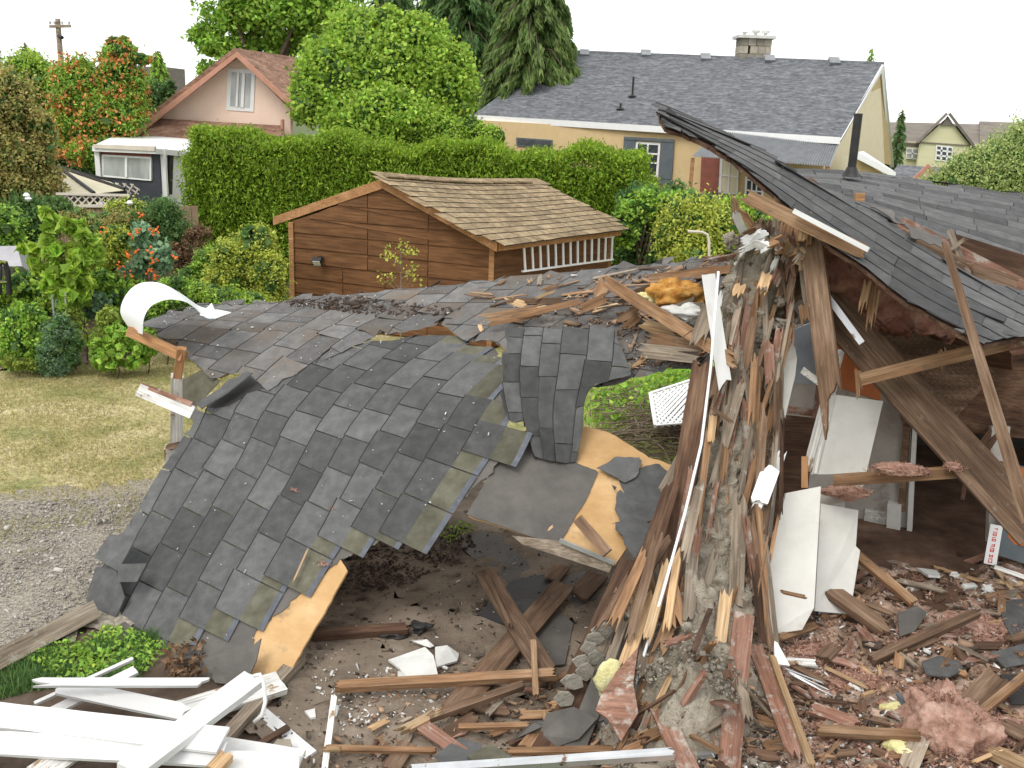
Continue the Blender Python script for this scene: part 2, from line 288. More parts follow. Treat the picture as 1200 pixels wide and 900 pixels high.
class Net:
    """rows (t direction) x columns (c direction) of world points, smooth in both"""
    def __init__(s, rows, ck=None):
        s.r = rows; s.ck = ck or list(range(len(rows[0])))
        mid = len(s.ck) // 2; s.al = [0]
        for i in range(1, len(rows)): s.al.append(s.al[-1] + (rows[i][mid] - rows[i - 1][mid]).length)
    def cu(s, c):
        k = s.ck; i = 0
        while i < len(k) - 2 and c > k[i + 1]: i += 1
        return i + (c - k[i]) / (k[i + 1] - k[i])
    def tv(s, t):
        i = 0
        while i < len(s.al) - 2 and t > s.al[i + 1]: i += 1
        return i + (t - s.al[i]) / (s.al[i + 1] - s.al[i])
    def P(s, c, t):
        u = s.cu(c); v = s.tv(t); return spl([spl(r, u) for r in s.r], v)
    def N(s, c, t):
        e = .06; a = s.P(c + e * 3, t) - s.P(c - e * 3, t); b = s.P(c, t + e) - s.P(c, t - e); n = a.cross(b).normalized()
        return n
def nearest(x, y, P):
    best = None
    for i in range(len(P)):
        ax, ay = P[i - 1]; bx, by = P[i]; dx, dy = bx - ax, by - ay; l = dx * dx + dy * dy
        u = 0 if l == 0 else max(0, min(1, ((x - ax) * dx + (y - ay) * dy) / l)); qx, qy = ax + dx * u, ay + dy * u; d = (qx - x) ** 2 + (qy - y) ** 2
        if best is None or d < best[0]: best = (d, qx, qy)
    return best
def snap(q, e1, e2, mask, jit, lim):
    """slide a torn edge's vertex in its surface on to the tear line"""
    x, y = proj(q); b = nearest(x, y, mask)
    if b[0] > lim * lim: return q
    tx = b[1] + jit * noise.noise(q * 14); ty = b[2] + jit * noise.noise(q * 14 + Vector((5, 5, 5)))
    x1, y1 = proj(q + e1 * .01); x2, y2 = proj(q + e2 * .01); a, c, b_, d = (x1 - x), (y1 - y), (x2 - x), (y2 - y); det = a * d - b_ * c
    if abs(det) < 1e-3: return q
    u = ((tx - x) * d - b_ * (ty - y)) / det; v = (a * (ty - y) - c * (tx - x)) / det
    s_ = e1 * .01 * u + e2 * .01 * v
    return q + s_ if s_.length < .16 else q
def sheet(name, net, c0, c1, t0, t1, mat, mask=None, th=.012, off=0.0, step=.06, parent=None, jit=3, rough_amp=0, nscale=3):
    """a real slab following the net, cut to a torn outline"""
    nc = max(2, int((c1 - c0) * .2 / step)); nt_ = max(2, int((t1 - t0) / step)); mb = MB(); idx = {}; P = []
    Nn = [[None] * (nt_ + 1) for _ in range(nc + 1)]
    for i in range(nc + 1):
        for j in range(nt_ + 1):
            c = c0 + (c1 - c0) * i / nc; t = t0 + (t1 - t0) * j / nt_; n = net.N(c, t); q = net.P(c, t)
            if n.dot(CAMP - q) < 0 and off >= 0: pass
            Nn[i][j] = (q, n)
    sgn = 1 if Nn[nc // 2][nt_ // 2][1].dot(CAMP - Nn[nc // 2][nt_ // 2][0]) > 0 else -1
    cells = set()
    for i in range(nc):
        for j in range(nt_):
            q = (Nn[i][j][0] + Nn[i + 1][j + 1][0]) / 2
            if mask:
                x, y = proj(q); x += jit * noise.noise(q * 9) * 2; y += jit * noise.noise(q * 9 + Vector((5, 5, 5))) * 2
                if not inpoly(x, y, mask): continue
            cells.add((i, j))
    if mask:
        for (i, j) in {(i + a, j + b) for (i, j) in cells for a in (0, 1) for b in (0, 1)}:
            if sum((i - a, j - b) in cells for a in (0, 1) for b in (0, 1)) < 4:
                q, n = Nn[i][j]; o1 = Nn[min(nc, i + 1)][j][0] - Nn[max(0, i - 1)][j][0]; o2 = Nn[i][min(nt_, j + 1)][0] - Nn[i][max(0, j - 1)][0]
                if o1.length > 1e-5 and o2.length > 1e-5: Nn[i][j] = (snap(q, o1.normalized(), o2.normalized(), mask, jit, 14), n)
    def vid(i, j, k):
        if (i, j, k) not in idx:
            q, n = Nn[i][j]; a = rough_amp * noise.fractal(q * nscale, 1.0, 2.0, 5) if rough_amp and not k else 0
            idx[(i, j, k)] = len(mb.v); mb.v.append(tuple(q + n * sgn * (off + a - k * th)))
        return idx[(i, j, k)]
    for (i, j) in cells:
        mb.f.append([vid(i, j, 0), vid(i + 1, j, 0), vid(i + 1, j + 1, 0), vid(i, j + 1, 0)]); mb.m.append(0)
        mb.f.append([vid(i, j, 1), vid(i, j + 1, 1), vid(i + 1, j + 1, 1), vid(i + 1, j, 1)]); mb.m.append(0)
        for di, dj, a, b in ((-1, 0, (i, j), (i, j + 1)), (1, 0, (i + 1, j + 1), (i + 1, j)), (0, -1, (i + 1, j), (i, j)), (0, 1, (i, j + 1), (i + 1, j + 1))):
            if (i + di, j + dj) not in cells:
                mb.f.append([vid(*a, 0), vid(*b, 0), vid(*b, 1), vid(*a, 1)]); mb.m.append(0)
    return mb.build(name, mat, parent, smooth=rough_amp > 0)
def shingles(name, net, c0, c1, t0, t1, mask, parent=None, tab=.37, lift=.012, curl=.12, mats=('shingle', 'shingle_olive', 'shingle_seal', 'shingle_edge_and_shade'), head=True, sub=4, jit=2.5, seed=1, base=.004, gap=.01, wmask=None, rnd_len=True):
    rd = random.Random(seed); mb = MB(); mats = tuple(mats) + (() if len(mats) == 4 else ('shingle_edge_and_shade',))
    mc, mt = (c0 + c1) / 2, (t0 + t1) / 2; sgn = 1 if net.N(mc, mt).dot(CAMP - net.P(mc, mt)) > 0 else -1
    for c in range(int(c0), int(c1)):
        t = t0 - rd.random() * tab
        while t < t1:
            l = tab * (rd.choice([1, 1, 1, .55, .8, 1.3]) if rnd_len else rd.uniform(.92, 1.08)); g = gap
            if wmask and not inpoly(*proj(net.P(c + .5, t + l / 2)), wmask): t += l; continue
            cur = rd.random() < curl; cl = rd.uniform(.01, .035) if cur else 0; dz = rd.uniform(0, .004); sk = rd.uniform(-.04, .04)
            for reg, (ca, cb, mi) in enumerate(((c, c + .035, 3), (c + .035, c + 1, 0), (c + 1, c + 1.78, 1), (c + 1.78, c + 1.98, 2))):  # first strip: dark rim painting the shadow line along the course seam
                if reg > 1 and not head: continue
                ks = 3 if reg == 1 else 1 if reg == 0 else 2; loc = {}; cnt = Counter(); kept = []
                for a in range(ks):
                    for b in range(sub):
                        tq = t + (l - g) * (b + .5) / sub; cq = ca + (cb - ca) * (a + .5) / ks
                        if mask:
                            q = net.P(cq, tq); x, y = proj(q); jx = jit * noise.noise(q * 11) * 2; jy = jit * noise.noise(q * 11 + Vector((3, 7, 1))) * 2
                            if not inpoly(x + jx, y + jy, mask): continue
                        ids = []
                        for (aa, bb) in ((a, b), (a + 1, b), (a + 1, b + 1), (a, b + 1)):
                            if (aa, bb) not in loc:
                                cv = ca + (cb - ca) * aa / ks; tv = t + (l - g) * bb / sub
                                fall = (cv - c); h = base + lift * max(.1, 1 - fall / 2) + dz * max(0, 1 - fall) + cl * max(0, 1 - fall * 1.4) ** 2 * (bb / sub if sk > 0 else 1 - bb / sub)
                                loc[(aa, bb)] = len(mb.v); mb.v.append(tuple(net.P(cv + sk * max(0, 1 - fall), tv) + net.N(cv, tv) * sgn * h))
                            ids.append(loc[(aa, bb)])
                        mb.f.append(ids); mb.m.append(mi); cnt.update(ids); kept.append((ids, a, b))
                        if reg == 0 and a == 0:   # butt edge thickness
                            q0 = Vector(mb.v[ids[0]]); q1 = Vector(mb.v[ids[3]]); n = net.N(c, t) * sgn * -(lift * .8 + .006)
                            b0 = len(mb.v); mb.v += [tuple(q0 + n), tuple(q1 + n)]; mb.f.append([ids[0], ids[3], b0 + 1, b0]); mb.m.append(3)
                if mask and 0 < len(kept) < ks * sub:
                    inv = {v: k for k, v in loc.items()}; e1 = (net.P(c + .6, t) - net.P(c + .4, t)).normalized(); e2 = (net.P(c, t + .02) - net.P(c, t)).normalized()
                    for v, k in inv.items():
                        tot = (1 if k[0] in (0, ks) else 2) * (1 if k[1] in (0, sub) else 2)
                        if cnt[v] < tot: mb.v[v] = tuple(snap(Vector(mb.v[v]), e1, e2, mask, jit, 18))
            t += l
    return mb.build(name, list(mats), parent)
def board(label, mat, p0, p1, w, t=.025, tilt=0.0, jag=(.0, .0), name='board', cat='board', group=None, parent=None, bow=0.0, nrm=None, taper=1.0, ny=None, n=None):
    p0 = Vector(p0); p1 = Vector(p1); Ln = (p1 - p0).length; x = (p1 - p0).normalized(); mid = (p0 + p1) / 2
    z = Vector(nrm) if nrm is not None else (CAMP - mid); z = (z - x * z.dot(x)).normalized()
    if tilt: z = Matrix.Rotation(R(tilt), 3, x) @ z
    y = z.cross(x); nx = max(3, int(Ln / .22)); ny = ny or (7 if max(jag) > .02 else 2)
    mb = MB(); rd = random.Random(hash((round(p0.x, 3), round(p1.z, 3))) & 0xffff)
    e0 = [rd.random() * jag[0] for _ in range(ny)]; e1 = [rd.random() * jag[1] for _ in range(ny)]
    e0[rd.randrange(ny)] *= 1.6; e1[rd.randrange(ny)] *= 1.6; ph = rd.random() * 50
    for k in (0, 1):
        for i in range(nx + 1):
            s = i / nx
            for j in range(ny):
                u = j / (ny - 1) - .5
                q0 = min(e0[j], .4 * Ln); q1 = min(e1[j], .4 * Ln); X = -Ln / 2 + Ln * s + (q0 if i == 0 else 0) - (q1 if i == nx else 0)
                if 0 < i < nx: X = min(max(X, -Ln / 2 + q0 * (1.02 + .3 * s)), Ln / 2 - q1 * (1.02 + .3 * (1 - s)))
                wd = w * (1 + (taper - 1) * s) * (1 + .05 * noise.noise(Vector((s * 6 + ph, k, 0))))
                mb.v.append((X, u * wd, (.5 - k) * t + bow * (1 - (2 * s - 1) ** 2) + .004 * noise.noise(Vector((s * 5 + ph, u * 2, 3)))))
    B = (nx + 1) * ny
    for i in range(nx):
        for j in range(ny - 1):
            a = i * ny + j; mb.f.append([a, a + ny, a + ny + 1, a + 1]); mb.f.append([B + a, B + a + 1, B + a + ny + 1, B + a + ny])
        a = i * ny; mb.f.append([a, B + a, B + a + ny, a + ny]); a = i * ny + ny - 1; mb.f.append([a, a + ny, B + a + ny, B + a])
    for j in range(ny - 1):
        mb.f.append([j, j + 1, B + j + 1, B + j]); a = nx * ny + j; mb.f.append([a, B + a, B + a + 1, a + 1])
    me = bpy.data.meshes.new(name); me.from_pydata(mb.v, [], mb.f); me.materials.append(MATS[mat]); me.update()
    o = bpy.data.objects.new(name, me); COL.objects.link(o)
    o.matrix_world = Matrix(((x.x, y.x, z.x, mid.x), (x.y, y.y, z.y, mid.y), (x.z, y.z, z.z, mid.z), (0, 0, 0, 1)))
    if parent is not None:
        o.parent = parent; o.matrix_parent_inverse = parent.matrix_world.inverted()
        if label: o['label'] = label
    else: tag(o, label, cat, group)
    return o
# ---------------------------------------------------------------- ground
def sheet_poly(name, P, z, mat, kind='structure', label=None, sub=0, amp=0.0):
    xs = [p[0] for p in P]; ys = [p[1] for p in P]; mb = MB()
    if sub:
        nx = int((max(xs) - min(xs)) / sub); ny = int((max(ys) - min(ys)) / sub); ids = {}
        def vid(i, j):
            if (i, j) not in ids:
                x = min(xs) + i * sub + .15 * noise.noise(Vector((i * .7, j * .7, 1))); y = min(ys) + j * sub + .15 * noise.noise(Vector((i * .7, j * .7, 9)))
                ids[(i, j)] = len(mb.v); mb.v.append((x, y, z + amp * (fr(x, y, 0, 1.3) + .5 * fr(x, y, 4, 6))))
            return ids[(i, j)]
        for i in range(nx):
            for j in range(ny):
                x = min(xs) + (i + .5) * sub; y = min(ys) + (j + .5) * sub
                if inpoly(x + .25 * noise.noise(Vector((x * 2, y * 2, 0))), y + .25 * noise.noise(Vector((x * 2, y * 2, 7))), P):
                    mb.f.append([vid(i, j), vid(i + 1, j), vid(i + 1, j + 1), vid(i, j + 1)]); mb.m.append(0)
    else: mb.add([(x, y, z) for x, y in P], [list(range(len(P)))])
    o = mb.build(name, mat, smooth=True, origin=(0, 0, 0)); tag(o, label, kind=kind); return o
def g2(*pp): return [tuple(G(px, py, 0).xy) for px, py in pp]
sheet_poly('ground', [(-400, -60), (400, -60), (400, 700), (-400, 700)], -.02, 'far_ground')
sheet_poly('garden_soil', g2((-260, 440), (60, 432), (260, 405), (300, 360), (900, 345), (940, 270), (-120, 250), (-260, 300)), .0, 'soil', sub=.2, amp=.03)
sheet_poly('lawn', g2((-300, 447), (60, 432), (260, 405), (900, 330), (980, 420), (900, 560), (500, 580), (180, 575), (0, 590), (-300, 600)), .016, 'lawn', sub=.16, amp=.012)
sheet_poly('gravel_path', g2((-300, 592), (0, 582), (260, 560), (420, 600), (300, 720), (100, 735), (-10, 800), (-300, 880)), .030, 'gravel', sub=.12, amp=.01)
sheet_poly('weedy_soil', g2((-20, 785), (110, 725), (300, 700), (420, 700), (420, 960), (-300, 960), (-300, 870)), .012, 'soil', sub=.12, amp=.02)
sheet_poly('dirt_pit_floor', g2((330, 700), (420, 600), (560, 560), (1000, 560), (1000, 960), (250, 960)), .034, 'pit_dirt', sub=.08, amp=.028)
# grass, pebbles: nobody could count them
def scatter_px(n, poly, z=0.02):
    out = []; xs = [p[0] for p in poly]; ys = [p[1] for p in poly]
    wp = [G(x, y, z) for x, y in poly]; wx = [p.x for p in wp]; wy = [p.y for p in wp]; W2 = [(p.x, p.y) for p in wp]
    while len(out) < n:
        x = random.uniform(min(wx), max(wx)); y = random.uniform(min(wy), max(wy))
        if inpoly(x, y, W2): out.append((x, y, z))
    return np.array(out)
def blades(name, pts, hgt, wid, mat, label, kind='stuff', lean=.5):
    n = len(pts); a = RNG.uniform(0, 6.28, n); h = hgt * RNG.uniform(.4, 1.3, n); b = np.stack([np.cos(a), np.sin(a), 0 * a], 1) * wid / 2
    top = pts + np.stack([RNG.normal(0, lean, n) * h, RNG.normal(0, lean, n) * h, h], 1)
    V = np.stack([pts - b, pts + b, top], 1).reshape(-1, 3); o = npmesh(name, V, np.arange(3 * n).reshape(n, 3), mat); return tag(o, label, None, None, kind)
lawn_px = [(-60, 440), (60, 432), (260, 405), (340, 380), (300, 560), (180, 570), (0, 588), (-60, 590)]
pts = scatter_px(52000, lawn_px); keep = np.array([fr(p[0], p[1], 2, .9) > RNG.uniform(-.9, .35) for p in pts]); blades('lawn_grass', pts[keep], .038, .012, 'leaf_grass', 'short dry yellowing lawn grass', lean=.9)
pts = scatter_px(3800, [(-30, 575), (220, 560), (220, 620), (90, 640), (-30, 660)], .03); keep = np.array([fr(p[0], p[1], 8, 1.6) > .02 for p in pts]); blades('path_edge_grass', pts[keep], .035, .011, 'leaf_grass', 'thin dry grass creeping over the gravel edge', lean=.9)
pts = scatter_px(9000, [(0, 770), (110, 735), (190, 745), (160, 800), (40, 810), (-40, 830)]); keep = np.array([fr(p[0], p[1], 5, 1.5) > -.15 for p in pts])
blades('weed_grass', pts[keep], .07, .012, 'leaf_dark', 'green weeds and grass beside the landscape timber')
wp = scatter_px(1100, [(30, 775), (130, 735), (200, 760), (170, 790), (70, 800)], .03); V, Q = leafquads(wp + RNG.uniform(0, .06, (len(wp), 1)) * [0, 0, 1], .045, .03, nb=(0, 0, 1), nw=.6); tag(npmesh('clover_weeds', V, Q, 'leaf_mid'), 'leafy clover and dandelion weeds behind the timber edging', kind='stuff')
pts = scatter_px(6000, [(640, 560), (690, 430), (850, 420), (850, 560)], .02); blades('rough_grass', pts, .1, .016, 'leaf_bright', 'rough green grass seen through the hole in the roof')
def chips(name, pts, s, mat, label, flat=.35, kind='stuff', long=1.0):
    n = len(pts); sz = s * RNG.lognormal(0, .5, (n, 1)); A = unit(RNG.normal(size=(n, 3)) * [1, 1, .35]); B = unit(np.cross(unit(RNG.normal(size=(n, 3)) * [.3, .3, 1]), A)); C = np.cross(A, B)
    A = A * sz * .5 * RNG.uniform(.8, 1.2 + long, (n, 1)); B = B * sz * .5 * RNG.uniform(.4, 1, (n, 1)); C = C * sz * .5 * flat; pts = np.asarray(pts) + [0, 0, 1] * sz * .15
    cs = [pts + a * A * RNG.uniform(.6, 1, (n, 1)) + b * B * RNG.uniform(.5, 1, (n, 1)) + c * C for a, b, c in ((-1, -1, -1), (1, -1, -1), (1, 1, -1), (-1, 1, -1), (-1, -1, 1), (1, -1, 1), (1, 1, 1), (-1, 1, 1))]
    V = np.stack(cs, 1).reshape(-1, 3); base = np.array([[0, 3, 2, 1], [4, 5, 6, 7], [0, 1, 5, 4], [1, 2, 6, 5], [2, 3, 7, 6], [3, 0, 4, 7]])
    Fq = (base[None] + (np.arange(n) * 8)[:, None, None]).reshape(-1, 4); return tag(npmesh(name, V, Fq, mat), label, None, None, kind)
M('stone_chip', [(.22, .2, .175), (.48, .45, .41)], rnd='isl', rv=.4, coord='pos'); M('wood_chip', [(.17, .1, .065), (.38, .26, .17)], rnd='isl', rv=.5, coord='pos')
M('pale_chip', [(.5, .49, .46), (.75, .74, .72)], rnd='isl', rv=.25, coord='pos'); M('dark_chip', [(.04, .03, .025), (.12, .08, .06)], rnd='isl', rv=.5, coord='pos')
chips('gravel_stones', scatter_px(9000, [(-20, 600), (0, 590), (200, 575), (230, 600), (130, 700), (0, 770), (-30, 800)], .035), .009, 'stone_chip', 'loose grey gravel of the path', .6)
# ---------------------------------------------------------------- distant houses
def roofpoly(mb, pts, th, mi=0): mb.slab(pts, th, mi)
def wall_strip(mb, F, a, b, off=0, th=.15, mi=0, zb=0):
    """a facade polygon from two image anchors of its top edge down to the ground"""
    A = F(*a, off); B = F(*b, off); mb.slab([A, B, Vector((B.x, B.y, zb)), Vector((A.x, A.y, zb))], th, mi, n=F.n)
def fpoly(mb, F, pp, off, th, mi=0): mb.slab([F(x, y, off) for x, y in pp], th, mi, n=F.n)
def window(F, pp, parent, name='window', frame='white_clean', pane='glass_dark', off=.05, fw=2.0, bars=(), pw=None):
    """pp: TL,TR,BR,BL pixel corners of the frame"""
    mb = MB(); fpoly(mb, F, pp, off, .06); f = mb.build(name, frame, parent)
    c = (sum(p[0] for p in pp) / 4, sum(p[1] for p in pp) / 4)
    def ins(k): return [(p[0] + (fw if p[0] < c[0] else -fw) * k, p[1] + (fw if p[1] < c[1] else -fw) * k) for p in pp]
    q = ins(1); mb = MB(); fpoly(mb, F, q, off + .006, .03); po = mb.build('pane', pane, parent); po.parent = f
    mb = MB()
    for (u0, v0, u1, v1, w) in bars:
        def L(u, v): 
            t = ((q[0][0] * (1 - u) + q[1][0] * u), (q[0][1] * (1 - u) + q[1][1] * u)); b = ((q[3][0] * (1 - u) + q[2][0] * u), (q[3][1] * (1 - u) + q[2][1] * u))
            return F(t[0] * (1 - v) + b[0] * v, t[1] * (1 - v) + b[1] * v, off + .02)
        mb.beam(L(u0, v0), L(u1, v1), w, .03, up=F.n)
    if bars: bo = mb.build('glazing_bar', frame, parent); bo.parent = f
    return f
# pink house
F = facade((143, 162, 33), (345, 122, 32)); n = F.n
ph = thing('pink_house', 'pink stucco house with a brown gable roof and one attic window', 'house', (*F(240, 200).xy, 0))
mb = MB(); pk = F(277, 62); lft = F(138, 166); rgt = F(352, 126)
mb.slab([F(277, 66, -.3), F(340, 128, -.3), Vector((*F(340, 128, -.3).xy, 0)), Vector((*F(150, 165, -.3).xy, 0)), F(150, 165, -.3)], .2, n=n); mb.build('wall', 'pink_stucco', ph)
back = Vector((.9, 5.9, 0)); mb = MB()
mb.slab([F(277, 60, .3), F(277, 60, .3) + back * 1.35, F(358, 134, .3) + back * 1.35, F(358, 134, .3)], .12)
mb.slab([F(277, 60, .3), F(277, 60, .3) + back * 1.35, F(136, 169, .3) + back * 1.35, F(136, 169, .3)], .12); mb.build('roof', 'roof_brown', ph)
mb = MB(); mb.slab([F(277, 60.5, .34), F(358, 134, .34), F(354, 139, .34), F(277, 67, .34)], .05, n=n); mb.slab([F(277, 60.5, .34), F(277, 67, .34), F(145, 172, .34), F(136, 169, .34)], .05, n=n); mb.build('rake_board', 'rake_brown', ph)
mb = MB(); mb.slab([F(188, 139, -.1), F(330, 147, -.1), F(330, 160, .9), F(160, 166, .9)], .1); mb.build('skirt_roof', 'roof_brown', ph)
mb = MB(); mb.slab([F(160, 162, .6), F(330, 158, .6), Vector((*F(330, 158, .6).xy, 0)), Vector((*F(160, 162, .6).xy, 0))], .15, n=n); mb.build('lower_wall', 'pink_stucco', ph)
window(F, [(267, 80), (299, 82), (297, 131), (265, 129)], ph, fw=4.5, off=-.27, pane='glass_pale', bars=((.34, 0, .34, 1, .07), (.62, 0, .62, 1, .1)))
mb = MB(); mb.tube([F(331, 140, .1), F(331, 156, .1)], .06); mb.build('downspout', 'rake_brown', ph)
# sunroom of the pink house
F2 = facade((112, 172, 28), (185, 180, 27.2)); F3 = facade((185, 180, 27.2), (222, 175, 28.6))
sr = thing('sunroom', 'low white roofed sunroom with a dark lower wall beside the hedge', 'sunroom', (*F2(150, 230).xy, 0))
mb = MB(); mb.slab([F2(108, 171, .25), F2(182, 174, .25), F3(226, 178, .2), F3(226, 160, -2.4), F2(132, 160, -2.2)], .14); mb.build('roof', 'white_clean', sr)
mb = MB(); mb.slab([F2(109, 173.5, .3), F2(181, 177, .3), F2(181, 171.5, .3), F2(109, 169, .3)], .06, n=F2.n); mb.build('fascia', 'lattice_pale', sr)
mb = MB(); wall_strip(mb, F2, (115, 173), (186, 176)); mb.build('wall', 'dark_wall', sr)
mb = MB(); fpoly(mb, F2, [(118, 176), (178, 178), (178, 184), (118, 182)], .02, .03); mb.build('header_board', 'maroon', sr)
mb = MB(); wall_strip(mb, F3, (187, 175), (224, 175), .02); mb.build('side_wall', 'white_clean', sr)
for px in (114, 191): mb = MB(); f = F2 if px < 150 else F3; a = f(px, 174, .08); mb.beam(a, Vector((a.x, a.y, 0)), .13, .13, up=(0, 1, 0)); mb.build('corner_post', 'white_clean', sr)
mb = MB(); fpoly(mb, F3, [(199, 180), (203.5, 180), (202, 228), (197.5, 228)], .1, .06); mb.build('door_gap', 'dark_metal', sr)
window(F2, [(119, 181), (177, 184), (177, 212), (119, 207)], sr, fw=2.2, pane='glass_pale', bars=((.5, 0, .5, 1, .08),))
# tan house
F = facade((558, 140, 36.6), (965, 165, 31.6)); n = F.n
th = thing('tan_house', 'long tan stucco house with a grey shingle roof and stone chimney', 'house', (*F(760, 230).xy, 0))
mb = MB(); A = F(566, 141); B = F(968, 164); mb.slab([A, B, Vector((B.x, B.y, 0)), Vector((A.x, A.y, 0))], .2, n=n); mb.build('wall', 'tan_stucco', th)
E0 = D(551, 137, 37); E1 = D(984, 164, 31); R0_ = D(655, 61, 41.5); R1_ = D(1035, 76, 35.6)
mb = MB(); mb.slab([E0, E1, R1_, R0_], .14); mb.build('roof', 'roof_grey', th)
bk = D(1046, 196, 40.0); mb = MB(); mb.slab([R1_, R0_, R0_ + (bk - R1_), bk], .12); mb.build('rear_roof', 'roof_grey', th)
mb = MB(); mb.beam(E0 + Vector((0, -.06, -.02)), E1 + Vector((0, -.06, -.02)), .08, .2); mb.build('gutter', 'white_clean', th)
FE = facade((968, 164, 31.8), (1040, 200, 39.6))
mb = MB(); a = D(966, 172, 31.7); pkk = D(1031, 84, 35.7); cc = D(1037, 200, 39.2); mb.slab([pkk, a, Vector((a.x, a.y, 0)), Vector((cc.x, cc.y, 0)), cc], .2); mb.build('gable_wall', 'pale_stucco', th)
mb = MB(); mb.slab([D(985, 165, 31), D(1035.5, 76, 35.6), D(1034, 84, 35.6), D(981, 172, 31.2)], .06); mb.slab([D(1036, 76, 35.6), D(1048, 196, 40), D(1043, 196, 40), D(1033, 84, 35.6)], .06); mb.build('rake_board', 'white_clean', th)
mb = MB(); mb.slab([D(1034, 80, 35.8), D(1045, 194, 39.8), D(1030, 190, 38.6), D(1021, 106, 35.2)], .05); mb.build('soffit', 'tan_stucco', th)
mb = MB(); mb.slab([D(1006, 178, 31), D(1012, 177, 33), D(1047, 200, 33), D(1050, 207, 31)], .1); mb.slab([D(1005, 178, 30.9), D(1050, 202, 30.9), D(1049, 209, 30.9), D(1004, 186, 30.9)], .08); q = mb.build('side_porch_roof', 'white_clean', th)
mb = MB(); mb.slab([D(1004, 185, 31.2), D(1040, 206, 31.2), Vector((*D(1040, 206, 31.2).xy, 0)), Vector((*D(1004, 186, 31.2).xy, 0))], .12); mb.build('porch_wall', 'tan_stucco', th)
mb = MB(); ap = [D(810, 184, 30.2), D(973, 196, 29.2), D(985, 164, 31.5), D(843, 155, 32.6)]
for i in range(56):
    u0 = i / 56; u1 = (i + 1) / 56; um = (u0 + u1) / 2; k = n * .03
    a0 = ap[0].lerp(ap[1], u0); a1 = ap[0].lerp(ap[1], um) + Vector((0, 0, .05)); a2 = ap[0].lerp(ap[1], u1); b0 = ap[3].lerp(ap[2], u0); b1 = ap[3].lerp(ap[2], um) + Vector((0, 0, .05)); b2 = ap[3].lerp(ap[2], u1)
    mb.add([a0, a1, b1, b0], [[0, 1, 2, 3]]); mb.add([a1, a2, b2, b1], [[0, 1, 2, 3]])
mb.build('awning', 'corrugated', th)
for px in (812, 970): mb = MB(); a = D(px, 185 + (px > 900) * 10, 30.3 - (px > 900)); mb.beam(a, Vector((a.x, a.y, 0)), .1, .1, up=(0, 1, 0)); mb.build('awning_post', 'wood_trim', th)
for i, (pp, ) in enumerate((([(741, 162), (776, 164), (774, 212), (738, 210)],),)):
    window(F, [(745, 166), (774, 167.5), (771, 208), (742, 206)], th, fw=2.6, bars=((.5, 0, .5, 1, .05), (0, .3, 1, .3, .05), (0, .6, 1, .6, .05)))
mb = MB(); fpoly(mb, F, [(775, 164), (790, 165.5), (787, 210), (772, 209)], .09, .05); mb.build('shutter', 'slate_paint', th)
mb = MB(); fpoly(mb, F, [(731, 160.5), (745, 161.5), (742, 208), (729, 207)], .09, .05); mb.build('shutter', 'slate_paint', th)
mb = MB(); fpoly(mb, F, [(731, 160), (790, 163.5), (789.8, 167), (731, 163.5)], .11, .05); fpoly(mb, F, [(738, 209), (788, 211), (788, 216), (738, 213.5)], .15, .12); mb.build('window_sill', 'slate_paint', th)
window(F, [(605, 161), (647, 164), (647, 174), (605, 171)], th, frame='slate_paint', fw=1.5)
mb = MB(); fpoly(mb, F, [(822, 183), (843, 184), (841, 226), (820, 225)], .2, .05); mb.build('cedar_panel', 'maroon', th)
window(F, [(840, 184), (866, 186), (864, 228), (838, 226)], th, pane='canvas', fw=1.2, off=.12, bars=((.15, 0, .15, 1, .12), (.6, 0, .6, 1, .03), (0, .5, 1, .5, .03)))
window(F, [(874, 196), (896, 197), (894, 238), (872, 236)], th, fw=2.5, off=.12, bars=((.33, 0, .33, 1, .04), (.66, 0, .66, 1, .04), (0, .35, 1, .35, .04), (0, .7, 1, .7, .04)))
mb = MB(); fpoly(mb, F, [(818, 227), (875, 231), (875, 240), (818, 236)], .5, .1); mb.build('bench_box', 'slate_paint', th)
ch = D(882, 62, 38.4); mb = MB(); pw = pxm(35, 37.5); random.seed(3)
zb = ch.z - 1.4; 
for r_ in range(7):
    z = zb + r_ * .27; k = 4
    for i in range(k):
        for s in (0,):
            x0 = ch.x - pw / 2 + pw * (i + (r_ % 2) * .3 * (i > 0)) / k; mb.beam((x0 + .01, ch.y, z + .13), (min(ch.x + pw / 2, x0 + pw / k + (.3 * pw / k if i == k - 1 else 0)), ch.y, z + .13), .9 + random.uniform(-.03, .03), .255)
cm = mb.build('chimney', 'stone', th); mb = MB(); mb.beam((ch.x - pw / 2 - .12, ch.y, zb + 1.92), (ch.x + pw / 2 + .12, ch.y, zb + 1.92), 1.15, .1); cc_ = mb.build('chimney_cap', 'plaster_white', th); cc_.parent = cm
for i, dx in enumerate((-.35, .05, .4)):
    mb = MB(); c = Vector((ch.x + dx, ch.y, zb + 1.95)); mb.tube([c, c + Vector((0, 0, .13)), c + Vector((0, 0, .14)), c + Vector((0, 0, .22 - .06 * (i == 0)))], [.06, .06, .13, .15], 10); o = mb.build('chimney_pot', 'plaster_white', th); o.parent = cm
def onroof(px, py, off=0): 
    nn = (E1 - E0).cross(R0_ - E0).normalized(); v = ray(px, py); t = (E0 - CAMP).dot(nn) / v.dot(nn); q = CAMP + v * t; return q
for px, py in ((685, 65), (757, 65.5), (827, 70), (902, 72), (978, 75)):
    mb = MB(); c = onroof(px, py); mb.slab([c + Vector((-.18, -.1, .04)), c + Vector((.18, -.1, .04)), c + Vector((.18, .15, .24)), c + Vector((-.18, .15, .24))], .2); mb.build('roof_vent', 'corrugated', th)
